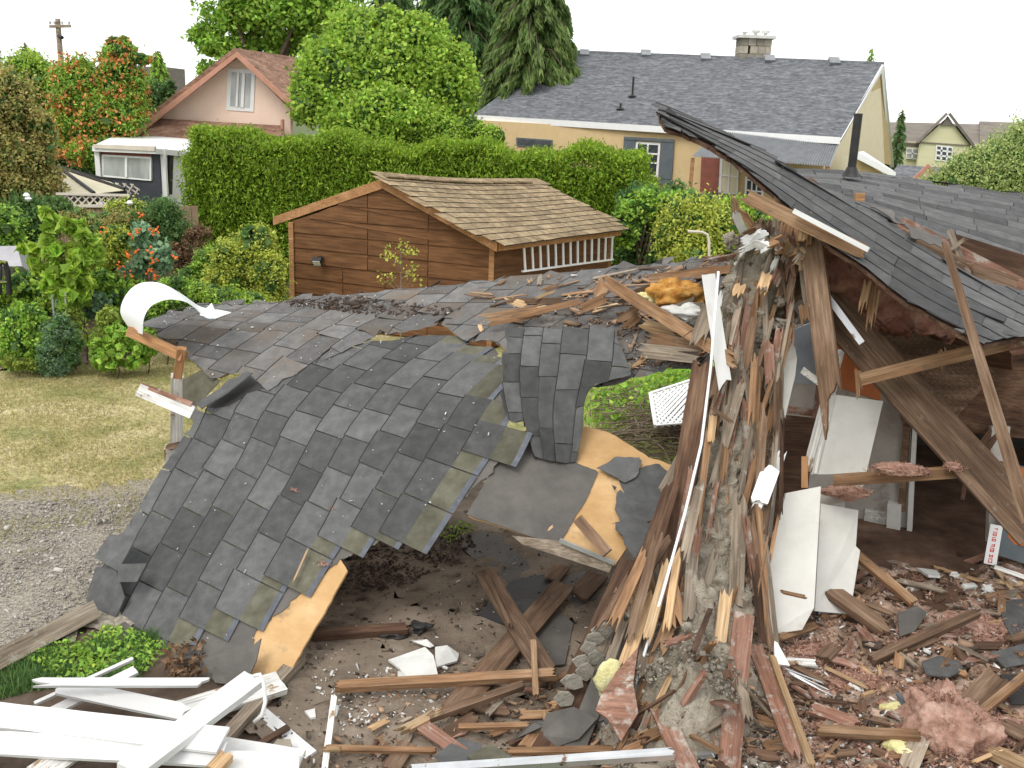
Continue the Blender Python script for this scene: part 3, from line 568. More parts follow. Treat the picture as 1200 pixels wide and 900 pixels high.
for px, py, h in ((653, 81, .5), (741, 113, .65), (727, 128, .2)):
    mb = MB(); c = onroof(px, py); mb.tube([c, c + Vector((0, 0, h))], .035); mb.tube([c, c + Vector((0, 0, .06))], [.16, .05]); mb.build('vent_stack', 'dark_metal', th)
mb = MB(); mb.tube([E0 + Vector((.25, -.05, -.1)), E0 + Vector((.6, .35, -.9)), E0 + Vector((.7, .45, -3.9))], .05); mb.build('downspout', 'white_clean', th)
# far cream house row
F = facade((1045, 165, 62), (1200, 170, 62)); n = F.n
fh = thing('cream_house', 'distant cream sided house with a steep front gable and brown roof', 'house', (*F(1110, 200).xy, 0))
mb = MB(); up = Vector((0, 5, 0))
def RZ(px, py, d): return D(px, py, d)
mb.slab([D(1040, 166, 62), D(1170, 174, 62), D(1170, 146, 66), D(1040, 143, 66)], .2); mb.slab([D(1148, 173, 61.8), D(1260, 180, 61.8), D(1260, 146, 66), D(1148, 142, 66)], .2); mb.build('roof', 'roof_far', fh)
mb = MB(); wall_strip(mb, F, (1044, 165), (1250, 172), -.1); mb.build('wall', 'cream_siding', fh)
mb = MB(); Fg = facade((1078, 166, 60.5), (1137, 170, 60.5)); mb.slab([Fg(1111, 138), Fg(1136, 169), Vector((*Fg(1136, 169).xy, 0)), Vector((*Fg(1079, 166).xy, 0)), Fg(1079, 166)], .2, n=Fg.n); mb.build('gable_wall', 'cream_siding', fh)
mb = MB(); mb.slab([Fg(1111, 134, .3), Fg(1140, 172, .3), Fg(1140, 172, -5), Fg(1111, 134, -5)], .15); mb.slab([Fg(1111, 134, .3), Fg(1076, 168, .3), Fg(1076, 168, -5), Fg(1111, 134, -5)], .15); mb.build('gable_roof', 'roof_far', fh)
mb = MB(); mb.slab([Fg(1111, 136, .12), Fg(1118, 147, .12), Fg(1103, 147, .12)], .1, n=Fg.n); mb.slab([Fg(1078, 166, .08), Fg(1137, 170, .08), Fg(1137, 171.3, .08), Fg(1078, 167.3, .08)], .06, n=Fg.n); mb.build('gable_trim', 'roof_far', fh)
window(Fg, [(1097, 170), (1117, 172), (1116, 190), (1096, 188)], fh, fw=1.5, pane='glass_dark', bars=((.3, 0, .3, 1, .1), (.7, 0, .7, 1, .1), (0, .3, 1, .3, .1), (0, .7, 1, .7, .1)))
window(F, [(1062, 173), (1077, 174), (1076, 187), (1062, 186)], fh, fw=1.2, pane='glass_pale', bars=((.5, 0, .5, 1, .08), (0, .5, 1, .5, .08)))
# nearer small dark roof with a red trimmed gable
F = facade((1045, 214, 44), (1130, 220, 44)); mg = thing('garage', 'small pale gabled outbuilding with red rake trim and dark roof', 'outbuilding', (*F(1088, 230).xy, 0))
mb = MB(); mb.slab([F(1089, 196), F(1103, 213), Vector((*F(1103, 213).xy, 0)), Vector((*F(1073, 211).xy, 0)), F(1073, 211)], .15, n=F.n); mb.build('wall', 'pale_stucco', mg)
mb = MB(); mb.slab([F(1052, 193, -3), F(1130, 198, -3), F(1135, 216, -.2), F(1040, 210, -.2)], .12); mb.build('roof', 'roof_grey', mg)
mb = MB(); mb.slab([F(1088, 192, .2), F(1105, 213, .2), F(1102, 216, .2), F(1088, 197, .2)], .1, n=F.n); mb.slab([F(1088, 192, .2), F(1088, 197, .2), F(1074, 211, .2), F(1068, 211, .2)], .1, n=F.n); mb.build('rake_board', 'rake_brown', mg)
# flat grey roof far behind the rowan and utility pole
mb = MB(); mb.slab([D(120, 78, 60), D(190, 78, 60), Vector((*D(190, 78, 60).xy, 0)), Vector((*D(120, 78, 60).xy, 0))], 4, n=Vector((0, -1, 0))); tag(mb.build('flat_roofed_block', 'roof_far'), 'grey flat roofed building far behind the orange berried tree', 'building')
up_ = thing('utility_pole', 'grey wooden utility pole with one crossarm against the sky', 'utility pole', (*D(67, 62, 48).xy, 0))
mb = MB(); a = D(67.5, 22, 48); mb.tube([Vector((a.x, a.y, 0)), a], [.16, .11], 10); mb.build('pole', 'wood_grey', up_)
mb = MB(); mb.beam(D(58, 31, 47.9), D(83, 30.5, 47.9), .1, .12); mb.build('crossarm', 'wood_grey', up_)
for px in (59, 64, 73, 81): mb = MB(); c = D(px, 28.5, 47.9); mb.tube([c, c + Vector((0, 0, .12))], [.04, .06], 6); mb.build('insulator', 'plaster_white', up_)
mb = MB(); mb.tube([D(68, 42, 48), D(73, 44, 47.7)], .08, 6); mb.build('bracket', 'dark_metal', up_)
# ---------------------------------------------------------------- gazebo and lattice fence
gz = thing('gazebo', 'beige canvas gazebo canopy with dark ribs in the garden', 'gazebo', (*D(70, 222, 24).xy, 0))
ap_ = D(69, 197, 24.3); ring = [D(25, 221, 23), D(71, 226, 22.2), D(110, 226, 22.6), D(146, 223, 23.8), D(130, 214, 26), D(40, 212, 26)]; z0 = sum(p.z for p in ring) / 6
ring = [Vector((p.x, p.y, z0)) for p in ring]
mb = MB()
for i in range(6): mb.slab([ap_, ring[i], ring[(i + 1) % 6]], .02, n=Vector((0, 0, 1)))
mb.build('canopy', 'canvas', gz)
for i in range(6):
    mb = MB(); mb.tube([ap_ + Vector((0, 0, .02)), ring[i] + Vector((0, 0, .02))], .045, 6); mb.build('rib', 'dark_metal', gz)
    mb = MB(); mb.tube([ring[i], Vector((ring[i].x, ring[i].y, 0))], .05, 6); mb.build('post', 'dark_metal', gz)
mb = MB()
for i in range(6): mb.beam(ring[i] - Vector((0, 0, .1)), ring[(i + 1) % 6] - Vector((0, 0, .1)), .05, .18)
mb.build('valance_frame', 'dark_metal', gz)
def lattice(F, pp, name, mat, parent, cell=.1, th=.02, w=.03, off=0):
    mb = MB(); o = F(*pp[3]); ux = (F(*pp[2]) - o); hz = F(*pp[0]) - o; Lx = ux.length; Lz = hz.length; ux.normalize(); hz.normalize(); nrm = ux.cross(hz).normalized()
    for s in (1, -1):
        k = -Lz if s > 0 else 0
        while k < Lx + (0 if s > 0 else Lz):
            a0, a1 = (max(k, 0), min(k + Lz, Lx)) if s > 0 else (max(k - Lz, 0), min(k, Lx))
            if a1 > a0 + .02:
                z0_, z1_ = ((a0 - k), (a1 - k)) if s > 0 else ((k - a0), (k - a1))
                mb.beam(o + ux * a0 + hz * z0_ + nrm * s * th * .6, o + ux * a1 + hz * z1_ + nrm * s * th * .6, w, th, up=nrm)
            k += cell * 1.414 * 1.3
    return mb.build(name, mat, parent)
F = facade((68, 226, 21.5), (165, 236, 21.5)); fn = thing('lattice_fence', 'brown board fence topped by pale lattice behind the garden', 'fence', (*F(115, 250).xy, 0))
lattice(F, [(70, 228), (150, 230), (150, 241), (70, 240)], 'lattice_panel', 'lattice_pale', fn, .09)
mb = MB()
for i in range(34):
    a = F(-40 + i * 8, 241 + (i % 3) * .3); b = F(-40 + i * 8 + 7.4, 241.5); mb.slab([a, b, Vector((b.x, b.y, 0)), Vector((a.x, a.y, 0))], .02, n=F.n)
mb.build('fence_boards', 'fence_brown', fn)
mb = MB(); mb.beam(F(66, 227, .03), F(152, 229, .03), .05, .05); mb.beam(F(66, 241, .03), F(200, 242, .03), .05, .06); mb.build('rail', 'lattice_pale', fn)
F = facade((150, 216, 24.6), (168, 235, 24.3)); lp = lattice(facade((135, 214, 25), (166, 216, 25)), [(130, 214), (165, 216), (166, 228), (136, 226)], 'lattice_trellis', 'lattice_pale', None, .1); tag(lp, 'small pale lattice trellis below the sunroom window', 'trellis')
# ---------------------------------------------------------------- shed
zE = 1.98; rf = D(450, 209, 18.6); ef = D(584, 284, 17.5); eb = D(727, 267, 20.4); rb = D(620, 215, 21.2); lf = D(322, 254, 19.7); sag = (rf + rb) / 2 + Vector((0, 0, -.05))
F = facade((343, 300, 19.4), (577, 300, 17.75)); FS = facade((580, 300, 17.7), (712, 300, 20.3))
sh = thing('garden_shed', 'brown cedar garden shed with a sagging shingled roof', 'shed', (*F(460, 330).xy, 0))
LC = F(343, 300); RC = F(577, 300); BC = FS(714, 300); LB = LC + (BC - RC)
mb = MB(); ppk = F(450, 219)
def gz_(s):  # roof underside height along the gable wall, s from 0..1
    hp = .462
    return (F(343, 262).z + (ppk.z - F(343, 262).z) * s / hp) if s < hp else (ppk.z + (zE - ppk.z) * (s - hp) / (1 - hp))
rd = random.Random(4); zz = 0.06; row = 0
while zz < 2.75:
    h = .29; s = 0
    cuts = [0, .27, .49, .7, .999, 1] if row < 4 else [0, .4, .7, .997, .998, 1]
    for k in range(5):
        a, b = cuts[k] + .002, cuts[k + 1] - .002; m_ = 6
        for q in range(m_):
            pass
        pa = LC.lerp(RC, a); pb = LC.lerp(RC, b); ta = min(zz + h, gz_(a)); tb_ = min(zz + h, gz_(b)); o1 = F.n * .03; o2 = F.n * .008
        pts_b = []; N_ = 8
        tops = [(a + (b - a) * q / N_, min(zz + h - .004, gz_(a + (b - a) * q / N_))) for q in range(N_ + 1)]
        if max(t for _, t in tops) <= zz + .01: continue
        for q in range(N_):
            (s0, t0_), (s1, t1_) = tops[q], tops[q + 1]
            if t0_ <= zz and t1_ <= zz: continue
            A = LC.lerp(RC, s0); B = LC.lerp(RC, s1); t0_ = max(t0_, zz); t1_ = max(t1_, zz)
            mb.v += [(A.x + o1.x, A.y + o1.y, zz), (B.x + o1.x, B.y + o1.y, zz), (B.x + o2.x, B.y + o2.y, t1_), (A.x + o2.x, A.y + o2.y, t0_), (A.x - .03, A.y + .02, zz), (B.x - .03, B.y + .02, zz)] if q == 0 else [(B.x + o1.x, B.y + o1.y, zz), (B.x + o2.x, B.y + o2.y, t1_), (B.x - .03, B.y + .02, zz)]
            if q == 0: L0 = len(mb.v) - 6; i0, i1, i2, i3, i4, i5 = range(L0, L0 + 6)
            else: L0 = len(mb.v) - 3; i0, i3, i4 = i1, i2, i5; i1, i2, i5 = L0, L0 + 1, L0 + 2
            mb.f.append([i0, i1, i2, i3]); mb.f.append([i4, i5, i1, i0]); mb.m += [0, 0]
    zz += h; row += 1
mb.build('siding', 'shed_siding', sh)
mb = MB(); zz = .06
while zz < 1.9:
    t = min(zz + .286, 1.93); o1 = FS.n * .03; o2 = FS.n * .008
    for s0, s1 in ((0, .3), (.302, .66), (.662, 1)):
        A = RC.lerp(BC, s0); B = RC.lerp(BC, s1); mb.add([(A.x + o1.x, A.y + o1.y, zz), (B.x + o1.x, B.y + o1.y, zz), (B.x + o2.x, B.y + o2.y, t), (A.x + o2.x, A.y + o2.y, t), (A.x, A.y, zz), (B.x, B.y, zz)], [[0, 1, 2, 3], [4, 5, 1, 0]])
    zz += .29
mb.build('side_siding', 'shed_siding', sh)
mb = MB()
mb.slab([Vector((p.x, p.y, 2.0 if i != 1 else ppk.z - .1)) for i, p in enumerate((LC, LC.lerp(RC, .462), RC))] + [Vector((RC.x, RC.y, 0)), Vector((LC.x, LC.y, 0))], .05, n=F.n)
mb.slab([Vector((RC.x, RC.y, 1.95)), Vector((BC.x, BC.y, 1.95)), Vector((BC.x, BC.y, 0)), Vector((RC.x, RC.y, 0))], .05, n=FS.n)
mb.slab([Vector((LB.x, LB.y, 2)), Vector((BC.x, BC.y, 1.95)), Vector((BC.x, BC.y, 0)), Vector((LB.x, LB.y, 0))], .05, n=-F.n); mb.slab([Vector((LB.x, LB.y, 2)), Vector((LC.x, LC.y, 2)), Vector((LC.x, LC.y, 0)), Vector((LB.x, LB.y, 0))], .05, n=-FS.n); mb.build('wall_lining', 'shed_siding', sh)
for p in (LC, RC, BC): mb = MB(); p2 = p + F.n * .03; mb.beam((p2.x, p2.y, 0), (p2.x, p2.y, 1.98), .09, .09, up=(0, 1, 0)); mb.build('corner_post', 'wood_trim', sh)
for a, b in ((rf, ef), (rf, lf)):
    mb = MB(); o = F.n * .06; mb.slab([a + o, b + o, b + o - Vector((0, 0, .16)), a + o - Vector((0, 0, .18))], .035, n=F.n); mb.build('rake_board', 'wood_trim', sh)
mb = MB(); mb.slab([ef + FS.n * .03, eb + FS.n * .03, eb + FS.n * .03 - Vector((0, 0, .15)), ef + FS.n * .03 - Vector((0, 0, .15))], .03, n=FS.n); mb.build('eave_board', 'wood_trim', sh)
up1 = Vector((0, 0, .03))
# rows run along the eave: c from eave (0) up to ridge
net = Net([[ef + up1, ef.lerp(rf, .5) + up1, rf + up1], [(ef + eb) / 2 + up1, ((ef + eb) / 2).lerp(sag, .5) + Vector((0, 0, .0)), sag + up1], [eb + up1, eb.lerp(rb, .5) + up1, rb + up1]], ck=[0, 6, 12])
sheet('roof_deck', net, 0, 12, 0, net.al[-1], 'wood_trim', None, th=.04, off=-.02, step=.5, parent=sh)
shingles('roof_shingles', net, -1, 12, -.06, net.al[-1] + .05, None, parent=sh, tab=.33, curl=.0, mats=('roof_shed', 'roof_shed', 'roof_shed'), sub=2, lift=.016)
lb2 = lf + (rb - rf); mb = MB(); mb.slab([rf, lf, lb2, rb], .06, n=Vector((0, 0, 1))); mb.build('left_roof', 'roof_shed', sh)
mb = MB()
for i in range(10): a = rf.lerp(rb, i / 10) + Vector((0, 0, .045 - .05 * math.sin(math.pi * i / 10))); b = rf.lerp(rb, (i + .95) / 10) + Vector((0, 0, .045 - .05 * math.sin(math.pi * i / 10))); mb.beam(a, b, .26, .03)
mb.build('ridge_cap', 'roof_shed', sh)
fl = thing('security_light', 'small floodlight fixed to the left of the shed gable wall', 'floodlight', F(377, 303, .05))
mb = MB(); c = F(377, 303, .05); mb.tube([c, c + F.n * .1], .05, 10); mb.build('bracket', 'dark_metal', fl)
mb = MB(); c2 = c + F.n * .14 - Vector((0, 0, .01)); d2 = (F.n + Vector((0.3, 0, -.8))).normalized(); mb.beam(c2, c2 + d2 * .08, .17, .15); mb.build('housing', 'dark_metal', fl)
mb = MB(); mb.beam(c2 + d2 * .081, c2 + d2 * .09, .14, .12); mb.build('lens', 'lamp_glass', fl)
# ladder hung on the shed's side
ld = thing('ladder', 'white ladder hung sideways under the shed eave', 'ladder', FS(612, 300, .12)); tA, tB, bA, bB = FS(610, 284, .12), FS(719, 277, .12), FS(612, 318, .12), FS(718, 304, .12)
mb = MB(); mb.beam(tA, tB, .03, .05, up=FS.n); mb.build('rail', 'white_clean', ld); mb = MB(); mb.beam(bA, bB, .03, .05, up=FS.n); mb.build('rail', 'white_clean', ld)
for i in range(13): mb = MB(); u = .03 + .955 * i / 12; mb.tube([tA.lerp(tB, u), bA.lerp(bB, u)], .024, 8); mb.build('rung', 'white_clean', ld)
dp = thing('rain_barrel_cover', 'rounded tan tarp cover beside the shed below the ladder', 'tarp', G(655, 372, 0)); c = FS(668, 345, .75)
mb = MB(); 
for i in range(13):
    for j in range(25):
        a = math.pi * 2 * j / 24; r_ = .95 * math.sin(math.pi / 2 * i / 12); z = 1.32 * math.cos(math.pi / 2 * i / 12) ** .45; mb.v.append((c.x + r_ * math.cos(a) * 1.1, c.y + r_ * math.sin(a), z + .01 * math.sin(a * 9)))
for i in range(12):
    for j in range(24): q = i * 25 + j; mb.f.append([q, q + 1, q + 26, q + 25]); mb.m.append(0)
mb.build('cover', 'tarp', dp, smooth=True)
# ---------------------------------------------------------------- trees and plants
def crown_pts(ells, n, clump=.16, lpc=14, shell=.62, seed=0):
    """leaf clusters through the outer part of several lobes, with gaps"""
    g = np.random.default_rng(seed); vol = np.array([e[1] * e[2] * e[3] for e in ells]) ** .67; pr = vol / vol.sum(); out = []
    k = max(1, n // lpc); w = g.choice(len(ells), k, p=pr); C = np.array([list(e[0]) for e in ells])[w]; S = np.array([e[1:4] for e in ells])[w]
    d = unit(g.normal(size=(k, 3))); r = (shell + (1.04 - shell) * g.random((k, 1)) ** .6) * (1 + .3 * np.array([[noise.noise(Vector(q * 2.3 + seed * 3.1)) + .5 * noise.noise(Vector(q * 5 + seed))] for q in d]))
    P = C + d * S * r; m = S.min(1, keepdims=True)
    kp = np.array([noise.noise(Vector(p) * (1.1 / max(.3, ells[0][1] * .35)) + Vector((seed, 0, 0))) > -.22 for p in P]); P = P[kp]; m = m[kp]; d = d[kp]; k = len(P)
    L = P[:, None, :] + g.normal(size=(k, lpc, 3)) * (clump * m[:, None, :]); return L.reshape(-1, 3), np.repeat(d, lpc, 0)
def tree(name, label, cat, ells_px, d, n, ls, mat, group=None, trunk=.16, clump=.16, core=True, bias=None, bw=0, aspect=.55, nb=None, seed=1, limbs=5, lpc=14, shell=.62, extra=None, hw=1.0):
    """ells_px: (px,py,rx,rz[,dd]) lobes in metres-at-distance through pixel radii"""
    ells = []
    for e in ells_px:
        dd = d + (e[4] if len(e) > 4 else 0); c = D(e[0], e[1], dd); ells.append((c, pxm(e[2], dd), pxm(e[2], dd) * hw, pxm(e[3], dd)))
    cx = sum(e[0].x for e in ells) / len(ells); cy = sum(e[0].y for e in ells) / len(ells)
    T = thing(name, label, cat, (cx, cy, 0), group)
    P, dr = crown_pts([(e[0], e[1] * .93, e[2] * .93, e[3] * .93) for e in ells], int(n * 1.9) if ls < .24 else n, clump, lpc, shell, seed); V, Q = leafquads(P, ls * (.72 if ls < .24 else 1), ls * (.72 if ls < .24 else 1) * aspect, bias, bw, dr + np.array([0, 0, .5]) if nb is None else nb, .45)
    npmesh('crown', V, Q, mat, T)
    zc = min(e[0].z for e in ells); mb = MB(); top = max(ells, key=lambda e: e[0].z)[0]; rd = random.Random(seed)
    mb.tube([(cx, cy, -.1), (cx + .05, cy, zc * .5), Vector((cx, cy, 0)).lerp(top, .55), top], [trunk, trunk * .8, trunk * .6, trunk * .2], 8)
    for i in range(limbs):
        e = ells[i % len(ells)]; s = Vector((cx, cy, zc * (.5 + .4 * rd.random()))); q = e[0] + Vector((rd.uniform(-.6, .6) * e[1], rd.uniform(-.6, .6) * e[2], rd.uniform(-.1, .6) * e[3]))
        mb.tube([s, (s + q) / 2 + Vector((0, 0, .1)), q], [trunk * .5, trunk * .3, trunk * .08], 6)
    mb.build('trunk', 'bark', T, smooth=True)
    if core:
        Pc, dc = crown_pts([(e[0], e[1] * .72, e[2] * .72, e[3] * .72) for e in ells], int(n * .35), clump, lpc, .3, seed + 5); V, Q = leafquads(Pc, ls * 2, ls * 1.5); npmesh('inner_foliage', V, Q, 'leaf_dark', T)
    if extra:
        m2, k, s2, rad = extra; Pb, db = crown_pts([(e[0], e[1] * 1.03, e[2] * 1.03, e[3] * 1.03) for e in ells], k, rad, 6, .92, seed + 9); V, Q = leafquads(Pb, s2, s2, aspect and None); tag(npmesh('berries', V, Q, m2, T), kind='stuff')
    return T
# hedge
hA = D(216, 156, 24.6); hB = D(764, 186, 23.2); ux = (hB - hA); ux.z = 0; HL = ux.length; ux.normalize(); vy = Vector((-ux.y, ux.x, 0)); HT = [hA.z - .1, hB.z - .05]
hg = thing('cedar_hedge', 'long clipped bright green cedar hedge behind the shed', 'hedge', (*((hA + hB) / 2).xy, 0)); o = Vector((hA.x, hA.y, 0)); n = 150000
u = RNG.random(n) * HL; top = HT[0] + (HT[1] - HT[0]) * u / HL + .12 * np.sin(u * 2.1) + .08 * np.sin(u * 5.3 + 1)
s = RNG.random(n); front = s < .62; tp = (s >= .62) & (s < .92); z = np.where(front, RNG.random(n) * top, np.where(tp, top, RNG.random(n) * top)); dep = np.where(front, 0, RNG.random(n) * 1.3)
endm = s >= .92; u = np.where(endm, np.where(RNG.random(n) < .5, 0, HL), u)
u = np.where(z > top - .5, np.clip(u, .25, HL - .25), u); dep = dep + np.where((z > top - .35) & front, (z - top + .35) * .6, 0)
P = np.array(o)[None] + np.array(ux)[None] * u[:, None] + np.array(vy)[None] * dep[:, None]; P[:, 2] = z
bump = np.array([noise.fractal(Vector(p) * 1.6, 1.0, 2.0, 3) for p in P[::4]]).repeat(4)[:n]; P = P - np.array(vy)[None] * (bump * .5)[:, None]; P += RNG.normal(size=P.shape) * [.08, .08, .08]
V, Q = leafquads(P, .11, .04, (0, 0, 1), .45, np.array([-vy.x, -vy.y, .6]), .4); npmesh('foliage', V, Q, 'leaf_hedge', hg)
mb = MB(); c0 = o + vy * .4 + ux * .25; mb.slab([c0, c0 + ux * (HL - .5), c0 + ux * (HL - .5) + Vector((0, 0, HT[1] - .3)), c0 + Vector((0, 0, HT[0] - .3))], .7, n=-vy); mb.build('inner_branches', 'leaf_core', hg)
Pt = np.array([o + ux * random.uniform(0, HL) + vy * random.uniform(0, 1) + Vector((0, 0, 0)) for _ in range(260)]); Pt[:, 2] = (HT[0] + HT[1]) / 2 + .1
# background trees
tree('maple_tree', 'round bright green maple tree beside the pink house', 'tree', [(452, 88, 66, 50), (392, 98, 42, 45, -.5), (518, 100, 40, 44, -.3), (425, 48, 40, 32, .5), (484, 52, 36, 28), (362, 112, 20, 30), (450, 138, 75, 32, -1), (455, 22, 16, 12), (500, 40, 24, 18, .4), (380, 62, 22, 18), (535, 75, 18, 20)], 28.5, 52000, .17, 'leaf_bright', trunk=.22, clump=.2, seed=3, hw=.8, aspect=.8, lpc=16)
tree('ash_tree', 'tall spreading green tree behind the pink house roof', 'tree', [(280, 20, 46, 20), (330, 8, 60, 26), (265, 55, 38, 14), (340, 50, 60, 16, 1), (380, 5, 55, 45), (240, 40, 20, 12), (290, -20, 60, 25), (305, 70, 30, 12), (245, 82, 16, 12), (400, 50, 50, 30, 1)], 42, 30000, .24, 'leaf_mid', trunk=.3, clump=.24, core=False, limbs=10, seed=5, hw=.7, shell=.2)
def conifer(name, label, px, pbot, ptop, d, wpx, n_br, mat, droop=.5, spl_=.34, seed=2, dens=1.0, group=None, k_=0):
    rd = random.Random(seed); b = D(px, pbot, d); t = D(px, ptop, d); T = thing(name, label, 'tree', (b.x, b.y, 0), group); Wd = pxm(wpx, d); mb = MB()
    mb.tube([(b.x, b.y, -.1), (b.x, b.y, t.z * .6), (b.x, b.y, t.z)], [.04 * Wd + .1, .03 * Wd + .05, .02], 8); C = []; A = []
    zl = b.z
    for i in range(n_br):
        s = i / n_br; z = zl + (t.z - zl) * s; L = Wd * (1 - s) ** .8 * rd.uniform(.72, 1.1) + .12; a = i * 2.4 + rd.uniform(-.3, .3); dx = Vector((math.cos(a), math.sin(a), 0)); base = Vector((b.x, b.y, z)); pts = []
        for k in range(9):
            q = k / 8; pts.append(base + dx * L * q + Vector((0, 0, .12 * L * math.sin(q * 3) - droop * L * q * q * .8)))
        mb.tube([pts[0], pts[4], pts[8]], [.05, .03, .01], 5)
        m = max(8, int(L * 34 * dens)); side = Vector((-dx.y, dx.x, 0))
        for j in range(m):
            q = rd.random() ** .7; p = pts[0].lerp(pts[8], q) + Vector((0, 0, .2 * L * q * (1 - q))); w = .3 * L * (1 - q * .65) * .6; o_ = side * rd.uniform(-w, w)
            C.append(p + o_ + Vector((0, 0, -rd.random() * spl_ * .9))); A.append((dx.x * .5 + rd.uniform(-.4, .4), dx.y * .5 + rd.uniform(-.4, .4), -.9 * (droop + .3)))
    C = np.array(C); A = unit(np.array(A)); V, Q = leafquads(C, spl_, spl_ * .22, A, .8, np.array([0, -1, .5]), .4); npmesh('crown', V, Q, mat, T); mb.build('trunk', 'bark', T); return T
conifer('spruce_tree', 'large drooping green spruce left of the grey roof ridge', 618, 175, -120, 40, 92, 210, 'leaf_spruce', .6, .42, 3, 5)
conifer('fir_tree', 'dark evergreen towering behind the maple tree', 540, 190, -170, 46, 120, 170, 'leaf_dark', .4, .5, 8, 2.4)
conifer('fir_tree', 'dark evergreen at the far left of the fir behind the maple', 460, 190, -60, 50, 80, 130, 'leaf_dark', .3, .5, 12, 2.2)
conifer('cypress_tree', 'dense mid green cypress left of the rowan tree', 55, 240, 60, 36, 46, 150, 'leaf_spruce', .05, .3, 21, 2.6)
conifer('pine_tree', 'small pointed conifer between the rowan and the pink house', 192, 200, 60, 40, 34, 90, 'leaf_mid', .2, .3, 31, 2.4)
conifer('pine_tree', 'slim conifer tip poking up behind the cypress', 42, 200, 50, 44, 22, 70, 'leaf_spruce', .1, .3, 32, 2)
conifer('pine_tree', 'blue green treetop at the far left edge', 8, 200, 52, 44, 22, 70, 'leaf_dark', .1, .3, 33, 2)
conifer('pine_tree', 'tiny treetop showing above the right end of the grey ridge', 1005, 200, 56, 60, 14, 60, 'leaf_mid', .1, .35, 34, 2)
conifer('pine_tree', 'small dark evergreen just right of the tan house gable', 1046, 220, 128, 52, 10, 50, 'leaf_dark', .1, .35, 35, 2)
tree('rowan_tree', 'large rowan tree covered with orange red berry clusters', 'tree', [(90, 105, 28, 34), (140, 90, 22, 34), (140, 60, 16, 13), (132, 130, 34, 30), (95, 145, 34, 24), (168, 69, 9, 5), (160, 105, 12, 22), (120, 178, 40, 18, -.5)], 31, 24000, .17, 'leaf_mid', clump=.2, trunk=.16, extra=('berry', 6500, .11, .11), seed=11, aspect=.4)
tree('elder_tree', 'rust tinged leafy tree at the left edge', 'tree', [(5, 130, 32, 48), (-20, 180, 55, 45), (25, 185, 36, 30), (48, 150, 14, 24), (20, 215, 50, 24)], 22, 22000, .13, 'leaf_rust', clump=.2, seed=12)
tree('birch_tree', 'light green tree between the elder and the cypress', 'tree', [(35, 88, 26, 22), (15, 110, 24, 24)], 34, 6000, .17, 'leaf_bright', clump=.22, seed=13)
tree('dense_tree', 'deep green leafy tree between the rowan and the sunroom', 'tree', [(88, 190, 45, 40), (183, 120, 18, 20), (150, 155, 28, 26), (196, 105, 8, 12)], 36, 14000, .17, 'leaf_dark', clump=.2, seed=14)
tree('walnut_tree', 'pale feathery green tree in front of the cream house', 'tree', [(1150, 205, 48, 24), (1120, 225, 45, 22), (1185, 190, 42, 30), (1210, 170, 30, 30), (1165, 235, 60, 22)], 34, 26000, .15, 'leaf_far', clump=.22, seed=15)
tree('far_tree', 'dark tree rising behind the cream house at the right edge', 'tree', [(1205, 165, 14, 16), (1215, 180, 22, 22)], 50, 3000, .25, 'leaf_mid', seed=16)
# shrubs
tree('laurel_shrub', 'glossy dark green laurel shrub between shed and tan house', 'shrub', [(762, 262, 30, 34), (745, 235, 20, 16), (790, 250, 30, 30), (770, 300, 45, 26)], 22, 9000, .17, 'leaf_dark', clump=.2, trunk=.06, aspect=.5, seed=20, extra=None)
tree('laurel_shrub', 'brighter laurel shoots above the dark laurel', 'shrub', [(770, 240, 26, 18), (735, 262, 14, 26)], 21.2, 3000, .16, 'leaf_mid', clump=.25, trunk=.05, seed=21)
tree('shrub', 'yellow green shrub beyond the right end of the roof', 'shrub', [(815, 268, 38, 36), (845, 275, 34, 30), (790, 275, 22, 26), (830, 300, 52, 30)], 19, 13000, .11, 'leaf_yellow', clump=.22, trunk=.05, seed=22)
tree('shrub', 'bright green bush under the tan house window', 'shrub', [(868, 250, 22, 16), (885, 262, 20, 22), (850, 246, 14, 12)], 23, 5000, .12, 'leaf_bright', clump=.25, trunk=.05, seed=23)
tree('shrub', 'green bush peeking over the hedge below the tan house gutter', 'shrub', [(525, 165, 28, 20), (570, 162, 20, 12), (548, 150, 16, 12), (495, 165, 24, 18)], 27, 8000, .13, 'leaf_bright', clump=.25, trunk=.05, seed=24)
cr_ = MB(); p = [D(806, 271, 17), D(823, 272, 17), D(829, 275, 17), D(831, 283, 17), D(831, 300, 17), G(831, 420, 0)]; p[-1] = Vector((p[-2].x, 17, 0)); cr_.tube(p, .022, 8); tag(cr_.build('garden_pipe', 'lattice_pale'), 'bent pale pipe hoop standing before the yellow green shrub', 'pipe')
mb = MB(); a = D(735, 285, 23); mb.slab([D(690, 270, 24), D(790, 270, 24), Vector((*D(790, 270, 24).xy, 0)), Vector((*D(690, 270, 24).xy, 0))], .05); tag(mb.build('board_fence', 'fence_brown'), 'dark board fence behind the laurel shrub', 'fence')
